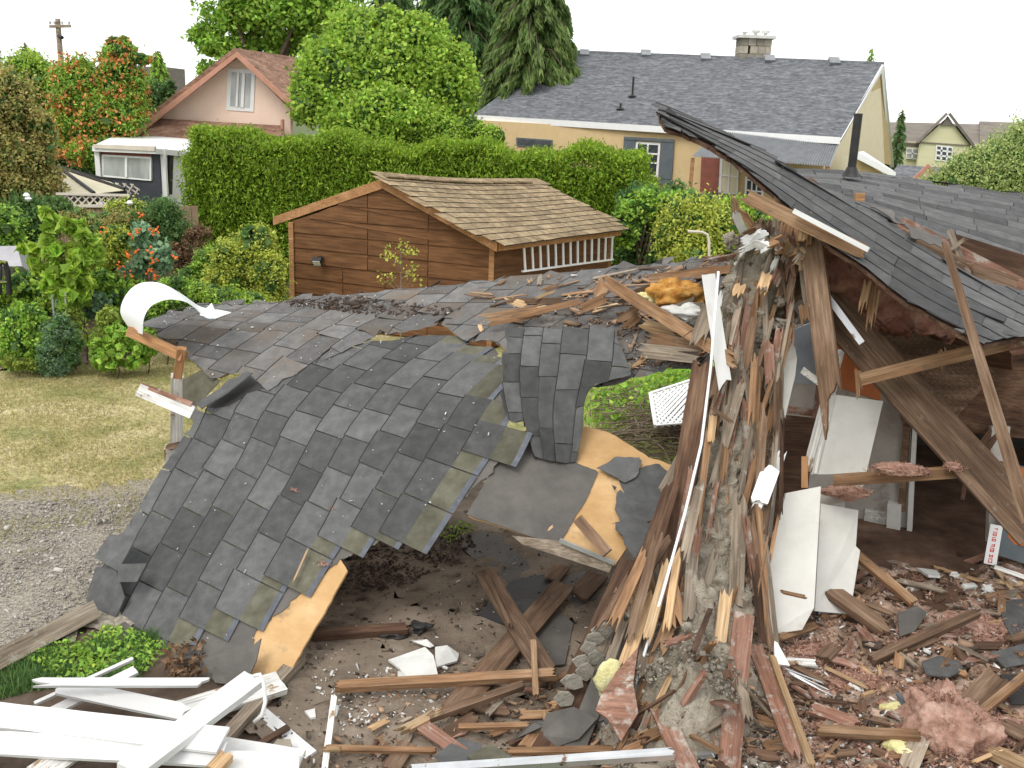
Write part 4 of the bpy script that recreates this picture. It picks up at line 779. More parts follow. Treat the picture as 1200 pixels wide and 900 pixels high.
# garden planting: (label, lobes, distance, leaves, size, material)
GP = [
 ('tall broad leaved sunflower plant without a flower in the garden', 'plant', [(70, 272, 30, 24), (55, 300, 26, 24), (95, 290, 22, 24), (80, 320, 28, 22)], 15.5, 700, .26, 'leaf_bright', .8, .05),
 ('dark leafy rose bush with one white bloom near the gazebo', 'bush', [(35, 250, 30, 22), (60, 245, 26, 14)], 20, 3500, .1, 'leaf_dark', .6, .1),
 ('brown green mixed bush at the left edge under the elder', 'bush', [(5, 265, 26, 26), (-10, 290, 30, 30)], 18.5, 2500, .1, 'leaf_mid', .6, .1),
 ('yellow green bush between sunflower plant and bean flowers', 'bush', [(115, 295, 26, 18), (135, 280, 20, 16), (110, 318, 26, 16)], 16.8, 4200, .075, 'leaf_yellow', .7, .12),
 ('hazy green tall herbs below the lattice fence', 'plant', [(115, 262, 40, 12), (150, 258, 26, 14), (90, 255, 20, 10)], 19.5, 4000, .08, 'leaf_rust', .4, .15),
 ('golden bush right of the lattice fence', 'bush', [(150, 245, 22, 12), (170, 262, 20, 16)], 20.5, 2600, .08, 'leaf_yellow', .6, .15),
 ('dark reddish leaved bush between the golden bush and hedge', 'bush', [(190, 250, 26, 18), (205, 270, 24, 18), (178, 268, 18, 16)], 19.8, 4200, .08, 'leaf_dark', .6, .12),
 ('red brown dry shrub at the left end of the hedge', 'bush', [(232, 280, 14, 18), (215, 295, 16, 12)], 19, 1500, .08, 'leaf_dead', .5, .12),
 ('yellow leaved bush with dark gaps left of the shed', 'bush', [(275, 300, 26, 28), (300, 285, 24, 22), (262, 325, 24, 20)], 18, 6500, .075, 'leaf_yellow', .7, .1),
 ('pale dry flowered bush touching the shed corner post', 'bush', [(318, 322, 22, 26), (310, 352, 24, 16)], 17.6, 3500, .08, 'leaf_yellow', .6, .12),
 ('green bush at the foot of the hedge left of the yellow bush', 'bush', [(245, 310, 18, 20), (230, 325, 22, 16)], 18.4, 2800, .09, 'leaf_mid', .6, .1),
 ('low green planting in front of the bushes left of the shed', 'plant', [(255, 348, 34, 12), (225, 345, 22, 14), (290, 352, 24, 8)], 16.3, 3600, .075, 'leaf_bright', .5, .2),
 ('grey green brassica plant behind the lettuces', 'plant', [(95, 345, 20, 12), (118, 350, 18, 10), (75, 340, 12, 10)], 16, 1500, .13, 'leaf_blue', .8, .1),
 ('bushy potato plants at the left of the bed', 'plant', [(30, 375, 24, 20), (45, 395, 22, 16), (15, 392, 18, 18)], 15, 3600, .09, 'leaf_mid', .7, .1),
 ('feathery carrot tops at the front middle of the bed', 'plant', [(68, 388, 18, 22), (62, 408, 22, 16), (84, 400, 12, 16)], 14.9, 4200, .06, 'leaf_blue', .3, .12),
 ('wide leaved squash plant at the right of the bed', 'plant', [(135, 395, 18, 14), (118, 405, 16, 12), (155, 400, 12, 14), (130, 415, 24, 8)], 14.9, 950, .15, 'leaf_mid', .9, .08),
 ('squash vine below the curled white flashing', 'plant', [(175, 390, 14, 12), (165, 408, 14, 8)], 15.2, 500, .14, 'leaf_mid', .9, .08),
 ('low bright seedlings at the front left of the bed', 'plant', [(30, 424, 16, 5), (5, 415, 16, 6)], 14.7, 700, .06, 'leaf_lime', .6, .15),
 ('tall green bean rows behind the potato plants', 'plant', [(30, 335, 26, 16), (60, 345, 20, 16), (10, 350, 20, 14)], 16.4, 3600, .11, 'leaf_bright', .7, .1),
 ('leafy beans between the brassica and the flowers', 'plant', [(120, 330, 24, 12), (150, 335, 18, 12), (155, 355, 20, 12)], 16.2, 2600, .1, 'leaf_mid', .7, .1),
 ('low green herbs behind the curled white flashing', 'plant', [(205, 335, 20, 12), (190, 350, 18, 12), (180, 370, 20, 10)], 15.8, 2600, .08, 'leaf_mid', .6, .12),
]
for lab, ct, ell, d, n, ls, m, asp, cl in GP:
    ell = ell + [(x, y + rz * 1.3, rx * .9, rz) for (x, y, rx, rz) in ell if D(x, y + rz * 1.3, d).z > .12]; d += .0
    tree(ct, lab, ct, ell, d, int(n * 1.9), ls, m, trunk=.012, clump=cl * 1.6, core=(n > 2000), aspect=asp, limbs=6, seed=len(lab) + n, shell=.3, hw=1)
for i, (px, py) in enumerate(((83, 368), (126, 370))):
    tree('lettuce', ('left' if i == 0 else 'right') + ' one of the two tall lime green lettuces in the bed', 'lettuce', [(px, py, 13, 9), (px, py + 9, 11, 12)], 15.3, 900, .09, 'leaf_lime', trunk=.012, clump=.25, aspect=.8, core=False, seed=i + 70, shell=.3)
# loose low growth between the plants
def cover(name, n, poly, hmax, mat, ls, seed, label, th=-.1, fre=.8):
    global RNG
    p = scatter_px(n, poly, 0.0); h = np.array([max(0, fr(q[0], q[1], seed, fre) - th + .25) for q in p]); kp = h > .02; p = p[kp]; h = h[kp]; p[:, 2] = RNG.random(len(p)) ** .6 * np.minimum(1, h * 2.2) * hmax
    V, Q = leafquads(p, ls, ls * .5, (0, 0, 1), .35, (0, -.3, 1), .4); tag(npmesh(name, V, Q, mat), label, kind='stuff')
bed = [(-40, 428), (60, 422), (190, 408), (260, 380), (330, 350), (345, 300), (230, 280), (-40, 280)]
cover('bed_growth', 36000, bed, .6, 'leaf_bright', .085, 3, 'loose light green vegetable growth of the garden bed')
cover('bed_growth', 20000, [(-40, 400), (60, 395), (250, 360), (335, 330), (345, 270), (210, 262), (-40, 262)], .95, 'leaf_mid', .085, 8, 'mid green overgrown plants behind the bed', 0)
cover('bed_growth', 15000, [(60, 350), (200, 350), (335, 335), (345, 262), (100, 256), (40, 270)], 1.1, 'leaf_yellow', .07, 15, 'yellow green overgrown plants near the fence', .05)
cover('bed_growth', 7000, [(60, 330), (230, 330), (300, 290), (225, 262), (60, 262)], 1.2, 'leaf_dead', .06, 22, 'reddish brown dry stems among the plants', .12)
# runner beans with orange red flowers
rb_ = tree('runner_bean_plant', 'runner bean plants with orange red flowers in the garden', 'plant', [(168, 272, 13, 18), (172, 300, 18, 22), (160, 320, 16, 14), (190, 305, 14, 20)], 16.6, 1300, .14, 'leaf_blue', trunk=.012, clump=.25, aspect=.8, core=False, seed=66, shell=.2)
mb = MB()
for px, py in ((165, 253), (152, 276), (164, 270), (178, 272), (182, 271), (163, 296), (175, 294), (181, 303), (147, 300), (178, 310), (142, 312), (150, 322), (158, 330), (175, 318), (183, 326), (205, 300), (120, 270)):
    for k in range(5): c = D(px + random.uniform(-4, 4), py + random.uniform(-4, 4), 16.2 + random.uniform(-.2, .2)); mb.beam(c, c + Vector((random.uniform(-1, 1), random.uniform(-1, 1), random.uniform(-.3, 1))).normalized() * .035, .028, .02)
tag(mb.build('blossoms', 'petal', rb_), kind='stuff')
mb = MB()
for px, py, d in ((33, 233, 19.4), (31, 229, 19.4), (152, 238, 20)): c = D(px, py, d); mb.tube([c - Vector((0, 0, .05)), c, c + Vector((0, 0, .05))], [.02, .07, .03], 8)
tag(mb.build('white_blossoms', 'white_clean'), 'few white rose blooms near the gazebo', kind='stuff')
for i, (px, y0, y1, lab) in enumerate(((76, 342, 392, 'taller grey metal garden stake in front of the lettuce'), (61, 345, 372, 'shorter grey metal stake left of the taller stake'))):
    mb = MB(); a = D(px, y0, 15.2); mb.tube([Vector((a.x, a.y, 0)), a], .02, 8); tag(mb.build('garden_stake', 'alu'), lab, 'stake')
mb = MB()
for px, py, h in ((42, 436, .1), (88, 424, .1), (120, 431, .05), (126, 433, .05), (70, 432, .04)): c = G(px, py, .02); mb.beam(c, c + Vector((0, 0, h)), .06, .02, up=(0, 1, 0))
tag(mb.build('plant_tags', 'white_clean'), 'small white plant markers along the soil edge', kind='stuff')
# sapling before the shed
sp = thing('sapling', 'thin sapling with sparse yellowish leaves in front of the shed wall', 'sapling', (*D(470, 345, 16.4).xy, 0)); b = Vector((*D(470, 345, 16.4).xy, 0)); mb = MB(); T_ = D(470, 290, 16.4); P = []
mb.tube([b, T_], [.018, .008], 6)
for px, py in ((455, 293), (468, 288), (484, 296), (452, 300), (477, 290), (447, 326), (458, 324), (487, 325), (478, 322), (486, 312), (462, 303)):
    q = D(px, py, 16.4 + random.uniform(-.2, .2)); s = b.lerp(T_, max(.3, (q.z / T_.z) - .12)); mb.tube([s, q], [.007, .003], 5); P += [q + Vector([random.gauss(0, .05) for _ in range(3)]) for _ in range(14)]
mb.build('stem', 'twig', sp); V, Q = leafquads(np.array([list(p) for p in P]), .07, .045); npmesh('leaves', V, Q, 'leaf_yellow', sp)
# left edge: grey box and dark bike-like frame
gb = thing('garden_cart', 'grey plastic garden cart at the left edge beside the sunflower plant', 'cart', (*D(10, 320, 17).xy, 0)); mb = MB(); a = D(-15, 290, 17); b_ = D(22, 290, 17)
mb.slab([D(-20, 289, 17), D(20, 288, 17), D(26, 312, 16.8), D(-20, 312, 16.8)], .5); mb.build('tub', 'grey_plastic', gb)
mb = MB()
for px in (-12, 18): a = D(px, 310, 16.9); mb.tube([a, Vector((a.x, a.y, 0))], .03, 6)
mb.build('frame', 'dark_metal', gb)
bk_ = thing('folding_chair', 'dark folding garden chair with a yellow trim at the left edge', 'chair', (*D(5, 340, 16).xy, 0)); mb = MB()
mb.tube([D(0, 308, 16), D(6, 308, 16), D(9, 318, 16), D(11, 345, 16)], .045, 8); mb.tube([D(0, 310, 16.2), D(-1, 345, 16)], .04, 8); mb.tube([D(0, 330, 16), D(9, 331, 16)], .03, 6); mb.build('frame', 'dark_metal', bk_)
mb = MB(); mb.tube([D(-2, 309, 15.9), D(3, 306.5, 15.9), D(7, 308, 15.9)], .02, 6); mb.tube([D(0, 331, 15.9), D(8, 330.5, 15.9)], .012, 6); mb.build('trim', 'leaf_lime', bk_)
# timber edging
board('round landscape timber edging the gravel path', 'wood_grey', G(-90, 818, .09), G(108, 716, .09), .15, .15, name='landscape_timber', cat='timber', ny=4)
# ---------------------------------------------------------------- the collapsed roof
ro = thing('collapsed_roof', 'large sheet of dark asphalt shingled roof slumped from the back wall down to the ground', 'roof', (*D(330, 560, 8.4).xy, 0))
rows = [
 [D(-40, 672, 8.3), D(103, 738, 7.55), D(247, 806, 6.6), D(383, 869, 6.2)],
 [D(20, 572, 8.9), D(160, 632, 8.35), D(304, 700, 7.3), D(440, 765, 6.65)],
 [D(82, 468, 9.8), D(226, 520, 9.2), D(370, 587, 8.0), D(514, 654, 7.2)],
 [D(118, 420, 10.35), D(262, 455, 9.7), D(422, 497, 8.65), D(585, 545, 7.8)],
 [D(165, 384, 10.75), D(335, 398, 10.3), D(490, 425, 9.25), D(657, 440, 8.5)],
 [D(240, 357, 11.3), D(425, 346, 11.0), D(640, 328, 10.5), D(860, 306, 9.7)]]
for r_ in rows: r_.append(r_[3] + (r_[3] - r_[2]) * .98)
rows[3][4] = D(745, 590, 7.3); rows[4][4] = D(808, 462, 8.1); rows[5][4] = D(990, 290, 9.0)
net = Net(rows, ck=[-5, 0, 5.2, 10.4, 15.6]); TE = net.al[-1]
m_low = [(103, 690), (116, 668), (150, 616), (190, 548), (224, 500), (231, 478), (272, 447), (330, 425), (360, 408), (480, 392), (545, 398), (586, 405), (588, 468), (607, 500), (612, 520), (600, 545), (548, 612), (515, 612), (496, 640), (490, 664), (443, 646), (445, 675), (396, 664), (402, 678), (352, 706), (318, 735), (309, 762), (268, 780), (248, 763), (230, 758), (214, 752), (196, 800), (160, 788), (155, 760), (150, 738), (128, 755), (100, 738)]
m_up = [(165, 383), (188, 372), (245, 360), (330, 354), (450, 342), (600, 327), (700, 317), (862, 300), (852, 330), (838, 380), (833, 432), (790, 432), (740, 444), (715, 452), (690, 455), (640, 430), (600, 418), (583, 400), (563, 398), (548, 402), (520, 380), (440, 395), (360, 430), (345, 440), (330, 444), (318, 462), (292, 438), (272, 436), (250, 446), (222, 420), (204, 397), (190, 396), (180, 385)]
low_deck = [(118, 690), (160, 625), (232, 520), (262, 462), (480, 400), (560, 420), (560, 480), (500, 545), (430, 605), (396, 650), (407, 668), (330, 802), (298, 790), (150, 745)]
TF = net.al[3] - .1
sheet('sheathing', net, -.6, 11.2, 0, TF + 1.4, 'ply', low_deck, th=.02, off=-.012, parent=ro, jit=1.5, step=.05)
sheet('sheathing', net, -5, 15, TF - .3, TE + .02, 'ply', [(p[0] + (4 if p[0] < 300 else -5), p[1] + (2 if p[1] < 380 else -4)) for p in m_up], th=.02, off=-.014, parent=ro, jit=2, step=.05)
sheet('underlayment', net, -.6, 11.2, 0, TF + 1.4, 'felt', [(101, 700), (120, 672), (232, 500), (262, 462), (480, 400), (584, 410), (592, 505), (580, 550), (530, 590), (395, 658), (300, 740), (287, 803), (245, 800), (190, 770), (130, 755)], th=.004, off=-.004, parent=ro, jit=5, step=.05)
m_exp = [(60, 690), (120, 640), (180, 540), (231, 478), (272, 447), (330, 425), (360, 408), (480, 392), (545, 398), (570, 420), (560, 480), (575, 520), (530, 560), (470, 630), (425, 625), (400, 640), (340, 680), (300, 710), (275, 735), (215, 735), (190, 800), (150, 830), (60, 760)]
m_lowx = [(p[0] + (34 if p[0] > 380 else 22 if p[0] > 240 and p[1] > 640 else 0), p[1] + (16 if p[0] > 240 and p[1] > 540 else 0)) for p in m_low]
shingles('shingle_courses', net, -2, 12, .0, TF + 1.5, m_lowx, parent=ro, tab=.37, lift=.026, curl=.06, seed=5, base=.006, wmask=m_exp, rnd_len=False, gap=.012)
shingles('shingle_courses', net, -6, 16, TF - .35, TE + .0, m_up, parent=ro, tab=.38, lift=.02, curl=.2, seed=9, head=True, base=.022, mats=('shingle_dusty', 'shingle_dusty', 'shingle_seal', 'shingle_edge_and_shade'))
# torn flap hanging at the right
fr_ = [[D(592, 385, 8.75), D(660, 386, 8.7), D(725, 392, 8.6)], [D(588, 430, 8.4), D(655, 428, 8.35), D(722, 430, 8.3)], [D(596, 485, 8.15), D(648, 484, 8.1), D(706, 480, 8.1)], [D(612, 530, 7.95), D(650, 535, 7.92), D(690, 540, 7.95)], [D(618, 560, 7.9), D(650, 565, 7.88), D(690, 570, 7.9)]]
nf = Net(fr_, ck=[0, 3, 5.2]); m_fl = [(596, 384), (722, 390), (740, 440), (706, 447), (690, 455), (684, 478), (682, 500), (676, 542), (646, 540), (622, 533), (620, 516), (612, 492), (604, 496), (594, 490), (586, 466), (590, 440)]
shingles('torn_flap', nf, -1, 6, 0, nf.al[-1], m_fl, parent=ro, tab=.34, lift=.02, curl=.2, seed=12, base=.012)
sheet('underlayment', nf, -.5, 5.4, 0, nf.al[-1], 'felt_black', [(600, 386), (715, 392), (726, 436), (700, 444), (680, 455), (676, 500), (672, 535), (630, 528), (612, 480), (594, 470)], th=.006, off=.0, parent=ro, jit=3, step=.04)
# lifted flap and painted gap shade at the left fold
mb = MB(); mb.slab([D(229, 473, 9.42), D(256, 456, 9.5), D(288, 435, 9.62), D(296, 437, 9.5), D(266, 461, 9.4), D(236, 479, 9.33)], .008); mb.build('bent_edge_strip', 'shingle', ro)
mb = MB(); mb.slab([D(214, 445, 9.95), D(236, 433, 9.95), D(258, 446, 9.8), D(232, 474, 9.75), D(214, 470, 9.85)], .01); mb.build('olive_underside', 'shingle_olive', ro)
mb = MB(); mb.slab([D(240, 480, 9.47), D(264, 461, 9.55), D(291, 440, 9.7), D(312, 454, 9.5), D(290, 462, 9.48), D(268, 476, 9.42)], .01); mb.build('gap_shade_patch', 'felt_black', ro)  # black patch painted in for the shade under the lifted shingles
mb = MB(); mb.slab([D(102, 700, 7.75), D(112, 664, 7.9), D(136, 668, 7.8), D(146, 700, 7.6), D(122, 754, 7.4), D(101, 738, 7.55)], .01); mb.slab([D(110, 653, 8.0), D(128, 626, 8.15), D(160, 628, 8.0), D(138, 669, 7.75)], .012); mb.slab([D(138, 661, 7.78), D(172, 660, 7.7), D(160, 682, 7.62), D(138, 682, 7.68)], .01)
mb.build('corner_shingles', 'shingle', ro)
mb = MB(); mb.slab([D(124, 744, 7.3), D(146, 728, 7.35), D(154, 734, 7.3), D(147, 758, 7.2)], .012); mb.slab([D(236, 772, 6.75), D(258, 766, 6.75), D(292, 760, 6.7), D(306, 748, 6.75), D(300, 775, 6.6), D(286, 804, 6.5), D(252, 800, 6.6)], .01); mb.build('loose_shingle_corner', 'felt', ro)
# ---------------------------------------------------------------- lower deck (orange sheathing, bare felt)
ldk = thing('sunken_roof_deck', 'sunken lower roof deck of orange plywood half covered by bare roofing felt', 'roof deck', (*D(680, 600, 7.8).xy, 0))
nd = Net([[D(535, 612, 7.35), D(620, 640, 7.2), D(722, 668, 7.05)], [D(566, 560, 7.75), D(650, 585, 7.6), D(760, 612, 7.45)], [D(600, 500, 8.2), D(690, 520, 8.1), D(805, 545, 7.9)], [D(620, 455, 8.6), D(700, 470, 8.5), D(830, 500, 8.3)]], ck=[0, 5, 10])
sheet('sheathing', nd, 0, 10, 0, nd.al[-1], 'ply', [(548, 604), (600, 510), (640, 495), (682, 499), (712, 506), (760, 535), (788, 545), (798, 560), (760, 612), (736, 640), (720, 664), (655, 638)], th=.022, off=0, parent=ldk, jit=1.5, step=.045)
sheet('bare_felt', nd, 0, 10, 0, nd.al[-1], 'felt', [(546, 604), (604, 508), (640, 520), (676, 544), (702, 553), (690, 580), (668, 618), (654, 641), (600, 622)], th=.005, off=.012, parent=ldk, jit=1.5, step=.045)
nl = Net([[p + Vector((0, -.0, 0)) for p in r_] for r_ in nd.r], ck=nd.ck)
for k, (pp, lab) in enumerate((([(722, 560), (770, 545), (800, 568), (792, 585), (775, 600), (735, 588)], None), ([(716, 568), (740, 590), (775, 600), (768, 612), (730, 622), (720, 600), (722, 582)], None), ([(700, 553), (720, 540), (752, 541), (746, 562), (732, 570)], None), ([(716, 620), (745, 610), (760, 620), (745, 660), (735, 652), (727, 632), (716, 622)], None))):
    sheet('torn_shingle', nd, -1, 12, -.4, nd.al[-1], 'shingle', pp, th=.007, off=.03 + .012 * k, parent=ldk, jit=2, step=.04)
mb = MB(); mb.slab([D(655, 634, 7.15), D(718, 661, 7.0), D(714, 671, 7.0), D(612, 638, 7.2), D(600, 628, 7.25)], .02); mb.build('fascia_board', 'wood_grey', ldk)
mb = MB(); mb.beam(D(656, 633, 7.12), D(720, 660, 6.98), .02, .03); mb.build('drip_edge', 'alu', ldk)
board('short brown board lying on the orange plywood', 'wood_brown', D(677, 608, 7.25), D(712, 648, 6.98), .085, name='board')
board('pale split lath lying on the bare felt of the sunken deck', 'wood_fresh', D(640, 623, 7.1), D(652, 613, 7.15), .02, .01, jag=(.04, .05), name='splinter', cat='splinter')
board('weathered grey brown board slanting at the right end of the roof hole', 'wood_grey', D(785, 585, 7.5), D(830, 500, 7.9), .24, tilt=15, jag=(.05, .1))
# ---------------------------------------------------------------- white curled flashing
A_ = [(167, 392), (169, 372), (178, 358), (196, 351), (215, 353), (228, 361), (240, 372), (252, 373), (270, 366)]
B_ = [(152, 386), (141, 366), (148, 345), (164, 332), (188, 332), (212, 344), (232, 358), (246, 362), (256, 363)]
mb = MB(); K = 40; cu = []
for i in range(K + 1):
    s = i / K * 8; a = spl([D(x, y, 10.0) for x, y in A_], s); b = spl([D(x, y, 10.45) for x, y in B_], s); cu.append((a, b))
for k in (0, 1):
    for i, (a, b) in enumerate(cu):
        for j in range(4):
            p = a.lerp(b, j / 3) + Vector((0, .006 * k, 0)); mb.v.append(tuple(p))
for i in range(K):
    for j in range(3): q = i * 4 + j; mb.f.append([q, q + 1, q + 5, q + 4]); mb.m.append(0)
    for j in range(3): q = (K + 1) * 4 + i * 4 + j; mb.f.append([q, q + 4, q + 5, q + 1]); mb.m.append(0)
tag(mb.build('curled_flashing', 'white_metal', smooth=True), 'white metal flashing curled up at the left tip of the roof', 'flashing')
mb = MB(); mb.slab([D(234, 369, 9.95), D(248, 355, 10.1), D(252, 363, 10.05), D(271, 366, 9.95), D(252, 373, 9.85)], .006); tag(mb.build('flashing_scrap', 'white_metal'), 'small torn white metal scrap beside the curled flashing', 'scrap')
pc = thing('broken_porch_corner', 'broken porch corner with orange beam and white post under the left roof tip', 'porch post', (*D(205, 540, 10.2).xy, 0))
board(None, 'wood_trim', D(152, 388, 10.25), D(216, 418, 9.95), .1, .09, parent=pc, name='top_beam', tilt=15)
board(None, 'wood_trim', D(213, 408, 9.95), D(208, 442, 10.0), .09, .09, parent=pc, name='short_post')
board(None, 'white_worn', D(163, 457, 9.9), D(227, 484, 9.55), .13, .04, parent=pc, name='rail_board'); board(None, 'wood_red', D(166, 451, 9.95), D(228, 475, 9.6), .05, .08, parent=pc, name='rail_cap', jag=(.02, .02))
board(None, 'white_worn', D(208, 440, 10.15), D(207, 524, 10.3), .13, .12, parent=pc, name='post', ny=3); board(None, 'white_worn', D(200, 524, 10.1), D(203, 575, 10.25), .12, .11, parent=pc, name='post', tilt=10)
board(None, 'wood_brown', D(196, 524, 10.05), D(214, 520, 10.0), .06, .08, parent=pc, name='broken_block', jag=(.03, .03))
# ---------------------------------------------------------------- right hand house
hs = thing('demolished_house', 'half demolished house with torn shingled roof slabs and an open dark room', 'house', (3.6, 9.5, 0))
def bxs(name, mat, a, b, parent=hs):
    mb = MB(); a = Vector(a); b = Vector(b); c = (a + b) / 2; mb.beam((a.x, c.y, c.z), (b.x, c.y, c.z), abs(b.y - a.y), abs(b.z - a.z)); return mb.build(name, mat, parent)
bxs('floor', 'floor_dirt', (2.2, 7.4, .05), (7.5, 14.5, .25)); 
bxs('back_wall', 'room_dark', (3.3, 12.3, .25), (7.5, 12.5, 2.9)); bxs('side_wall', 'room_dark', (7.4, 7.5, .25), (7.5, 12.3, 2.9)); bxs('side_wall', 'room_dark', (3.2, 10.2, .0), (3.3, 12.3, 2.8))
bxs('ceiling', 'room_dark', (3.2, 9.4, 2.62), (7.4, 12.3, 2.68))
Fi = facade((1000, 620, 9.75), (1080, 640, 9.45)); n = Fi.n
mb = MB(); fpoly(mb, Fi, [(985, 350), (1072, 350), (1062, 633), (1050, 636), (1005, 628), (985, 622)], 0, .1); mb.build('partition_wall', 'room_wall', hs)
mb = MB(); fpoly(mb, Fi, [(1014, 597), (1045, 602), (1044, 633), (1010, 626)], .03, .03); mb.build('baseboard_panel', 'white_worn', hs)
mb = MB(); fpoly(mb, Fi, [(1040, 590), (1056, 593), (1054, 631), (1038, 634)], .1, .12); mb.build('post_base', 'white_panel', hs)
mb = MB(); fpoly(mb, Fi, [(1060, 470), (1068, 470), (1060, 600), (1052, 600)], .05, .06); mb.build('door_jamb', 'wood_brown', hs)
mb = MB(); fpoly(mb, Fi, [(1071, 470), (1076, 470), (1068, 633), (1062, 634)], .07, .06); mb.build('door_trim', 'white_panel', hs)
mb = MB(); mb.slab([D(1140, 470, 12.5), D(1165, 470, 12.5), D(1160, 590, 12), D(1132, 588, 12.2)], .04); mb.build('far_panel', 'room_wall', hs)
board(None, 'wood_red', D(1132, 560, 10.2), D(1128, 585, 10.2), .04, .04, parent=hs, name='stud'); board(None, 'wood_brown', D(1110, 480, 9.2), D(1122, 480, 9.2), .5, .04, parent=hs, name='header')
mb = MB(); mb.slab([D(1162, 500, 9.0), D(1184, 500, 9.0), D(1172, 640, 8.75), D(1158, 636, 8.8)], .1); mb.build('right_jamb', 'room_wall', hs)
pw_ = board(None, 'white_clean', D(1168, 616, 8.7), D(1160, 662, 8.55), .105, .09, parent=hs, name='wrapped_post', ny=2)
# red lettering running up the wrapped post (unreadable block letters)
rl = MB(); _r3 = random.Random(2)
for i in range(7):
    y0 = -.17 + i * .05
    for a, b, c, d_ in ((0, 0, .034, .008), (0, .012, .008, .034), (.026, .01, .034, .036), (.006, .018, .03, .026), (0, .032, .034, .04)):
        if _r3.random() < .75: X = y0; rl.add([(X + b, -.02 + a, .0462), (X + d_, -.02 + a, .0462), (X + d_, -.02 + c, .0462), (X + b, -.02 + c, .0462)], [[0, 1, 2, 3]])
me_ = bpy.data.meshes.new('red_lettering'); me_.from_pydata(rl.v, [], rl.f); me_.materials.append(MATS['red_print']); to = bpy.data.objects.new('red_lettering', me_); COL.objects.link(to); to.parent = pw_
mb = MB(); mb.slab([D(1172, 540, 8.9), D(1260, 560, 8.6), D(1260, 680, 8.2), D(1168, 650, 8.6)], .06); mb.build('grey_panel', 'slate_paint', hs)
mb = MB(); mb.slab([D(1180, 545, 8.75), D(1260, 560, 8.45), D(1260, 650, 8.2), D(1181, 637, 8.6)], .06); mb.build('orange_panel', 'orange_paint', hs)
board(None, 'white_worn', D(1165, 664, 8.4), D(1240, 690, 8.2), .04, .05, parent=hs, name='threshold')
# left part of the open room, seen through the broken wall
mb = MB(); mb.slab([D(905, 380, 9.6), D(990, 380, 9.8), D(990, 700, 9.3), D(905, 700, 9.0)], .08); mb.build('inner_wall', 'room_wall', hs)
mb = MB(); mb.slab([D(926, 388, 9.3), D(966, 372, 9.5), D(962, 452, 9.3), D(930, 448, 9.2)], .03); mb.build('blue_wall_patch', 'room_blue', hs)
mb = MB(); mb.slab([D(978, 395, 9.1), D(1032, 415, 9.1), D(1032, 470, 9.0), D(978, 452, 9.0)], .06); mb.build('orange_cupboard', 'orange_paint', hs)
board(None, 'wood_red', D(966, 400, 9.0), D(955, 490, 8.9), .05, .04, parent=hs, name='stud'); board(None, 'wood_red', D(924, 480, 8.95), D(955, 484, 8.95), .07, .04, parent=hs, name='cross_piece')
mb = MB(); mb.slab([D(920, 486, 9.0), D(956, 490, 9.0), D(940, 640, 8.6), D(905, 640, 8.6)], .05); mb.build('recess_shade_panel', 'wood_dark', hs)  # flat panel coloured dark for the shade of a recess
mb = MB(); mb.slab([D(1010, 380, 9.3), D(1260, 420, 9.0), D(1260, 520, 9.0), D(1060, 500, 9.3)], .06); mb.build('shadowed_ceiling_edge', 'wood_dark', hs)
# roof slab A (the torn front slope)
ra = Net([[D(770, 150, 8.75), D(775, 136, 9.0), D(781, 126, 9.3)], [D(868, 210, 8.1), D(880, 187, 8.6), D(893, 170, 9.1)], [D(960, 282, 7.5), D(985, 248, 8.1), D(1012, 222, 8.7)], [D(1085, 366, 6.85), D(1105, 322, 7.5), D(1122, 285, 8.1)], [D(1205, 418, 6.2), D(1225, 385, 6.9), D(1250, 356, 7.6)]], ck=[0, 4, 8])
mA = [(770, 120), (790, 128), (862, 160), (898, 178), (930, 200), (955, 215), (1000, 236), (1040, 256), (1048, 268), (1100, 300), (1140, 325), (1240, 352), (1240, 400), (1199, 392), (1166, 398), (1150, 403), (1128, 390), (1085, 362), (1062, 352), (1015, 312), (990, 298), (962, 277), (925, 241), (880, 203), (856, 184), (828, 167), (800, 155), (778, 148)]
sheet('roof_deck', ra, -.2, 8.2, -.05, ra.al[-1], 'wood_dark', mA, th=.028, off=-.02, parent=hs, jit=2, step=.06)
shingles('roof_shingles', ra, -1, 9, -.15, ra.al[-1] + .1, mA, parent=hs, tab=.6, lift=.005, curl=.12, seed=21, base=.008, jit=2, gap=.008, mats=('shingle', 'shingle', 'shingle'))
# roof slab B (still standing slope behind)
rB = Net([[D(880, 200, 11.4), D(905, 210, 10.6), D(930, 226, 9.8)], [D(990, 202, 11.6), D(1010, 224, 10.4), D(1030, 256, 9.2)], [D(1110, 217, 11.8), D(1120, 248, 10.3), D(1130, 300, 8.9)], [D(1250, 234, 12), D(1250, 275, 10.2), D(1250, 352, 8.5)]], ck=[0, 7, 14])
mB = [(880, 194), (940, 192), (1000, 202), (1100, 216), (1280, 236), (1280, 362), (1194, 345), (1130, 318), (1108, 290), (1068, 282), (1040, 262), (1010, 246), (985, 240), (930, 214), (880, 212)]
sheet('roof_deck', rB, -.3, 14.3, -.05, rB.al[-1], 'wood_red', mB, th=.04, off=-.02, parent=hs, jit=2.5, step=.08)
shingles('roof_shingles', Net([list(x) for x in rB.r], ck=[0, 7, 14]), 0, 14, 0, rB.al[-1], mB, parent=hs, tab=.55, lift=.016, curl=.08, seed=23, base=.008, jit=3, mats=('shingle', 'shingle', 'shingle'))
sheet('torn_felt', ra, 5.6, 9.6, .9, ra.al[-1], 'felt', [(990, 240), (1045, 255), (1052, 270), (1040, 262), (1098, 284), (1110, 300), (1060, 282), (1010, 262)], th=.006, off=.05, parent=hs, jit=3, step=.04)
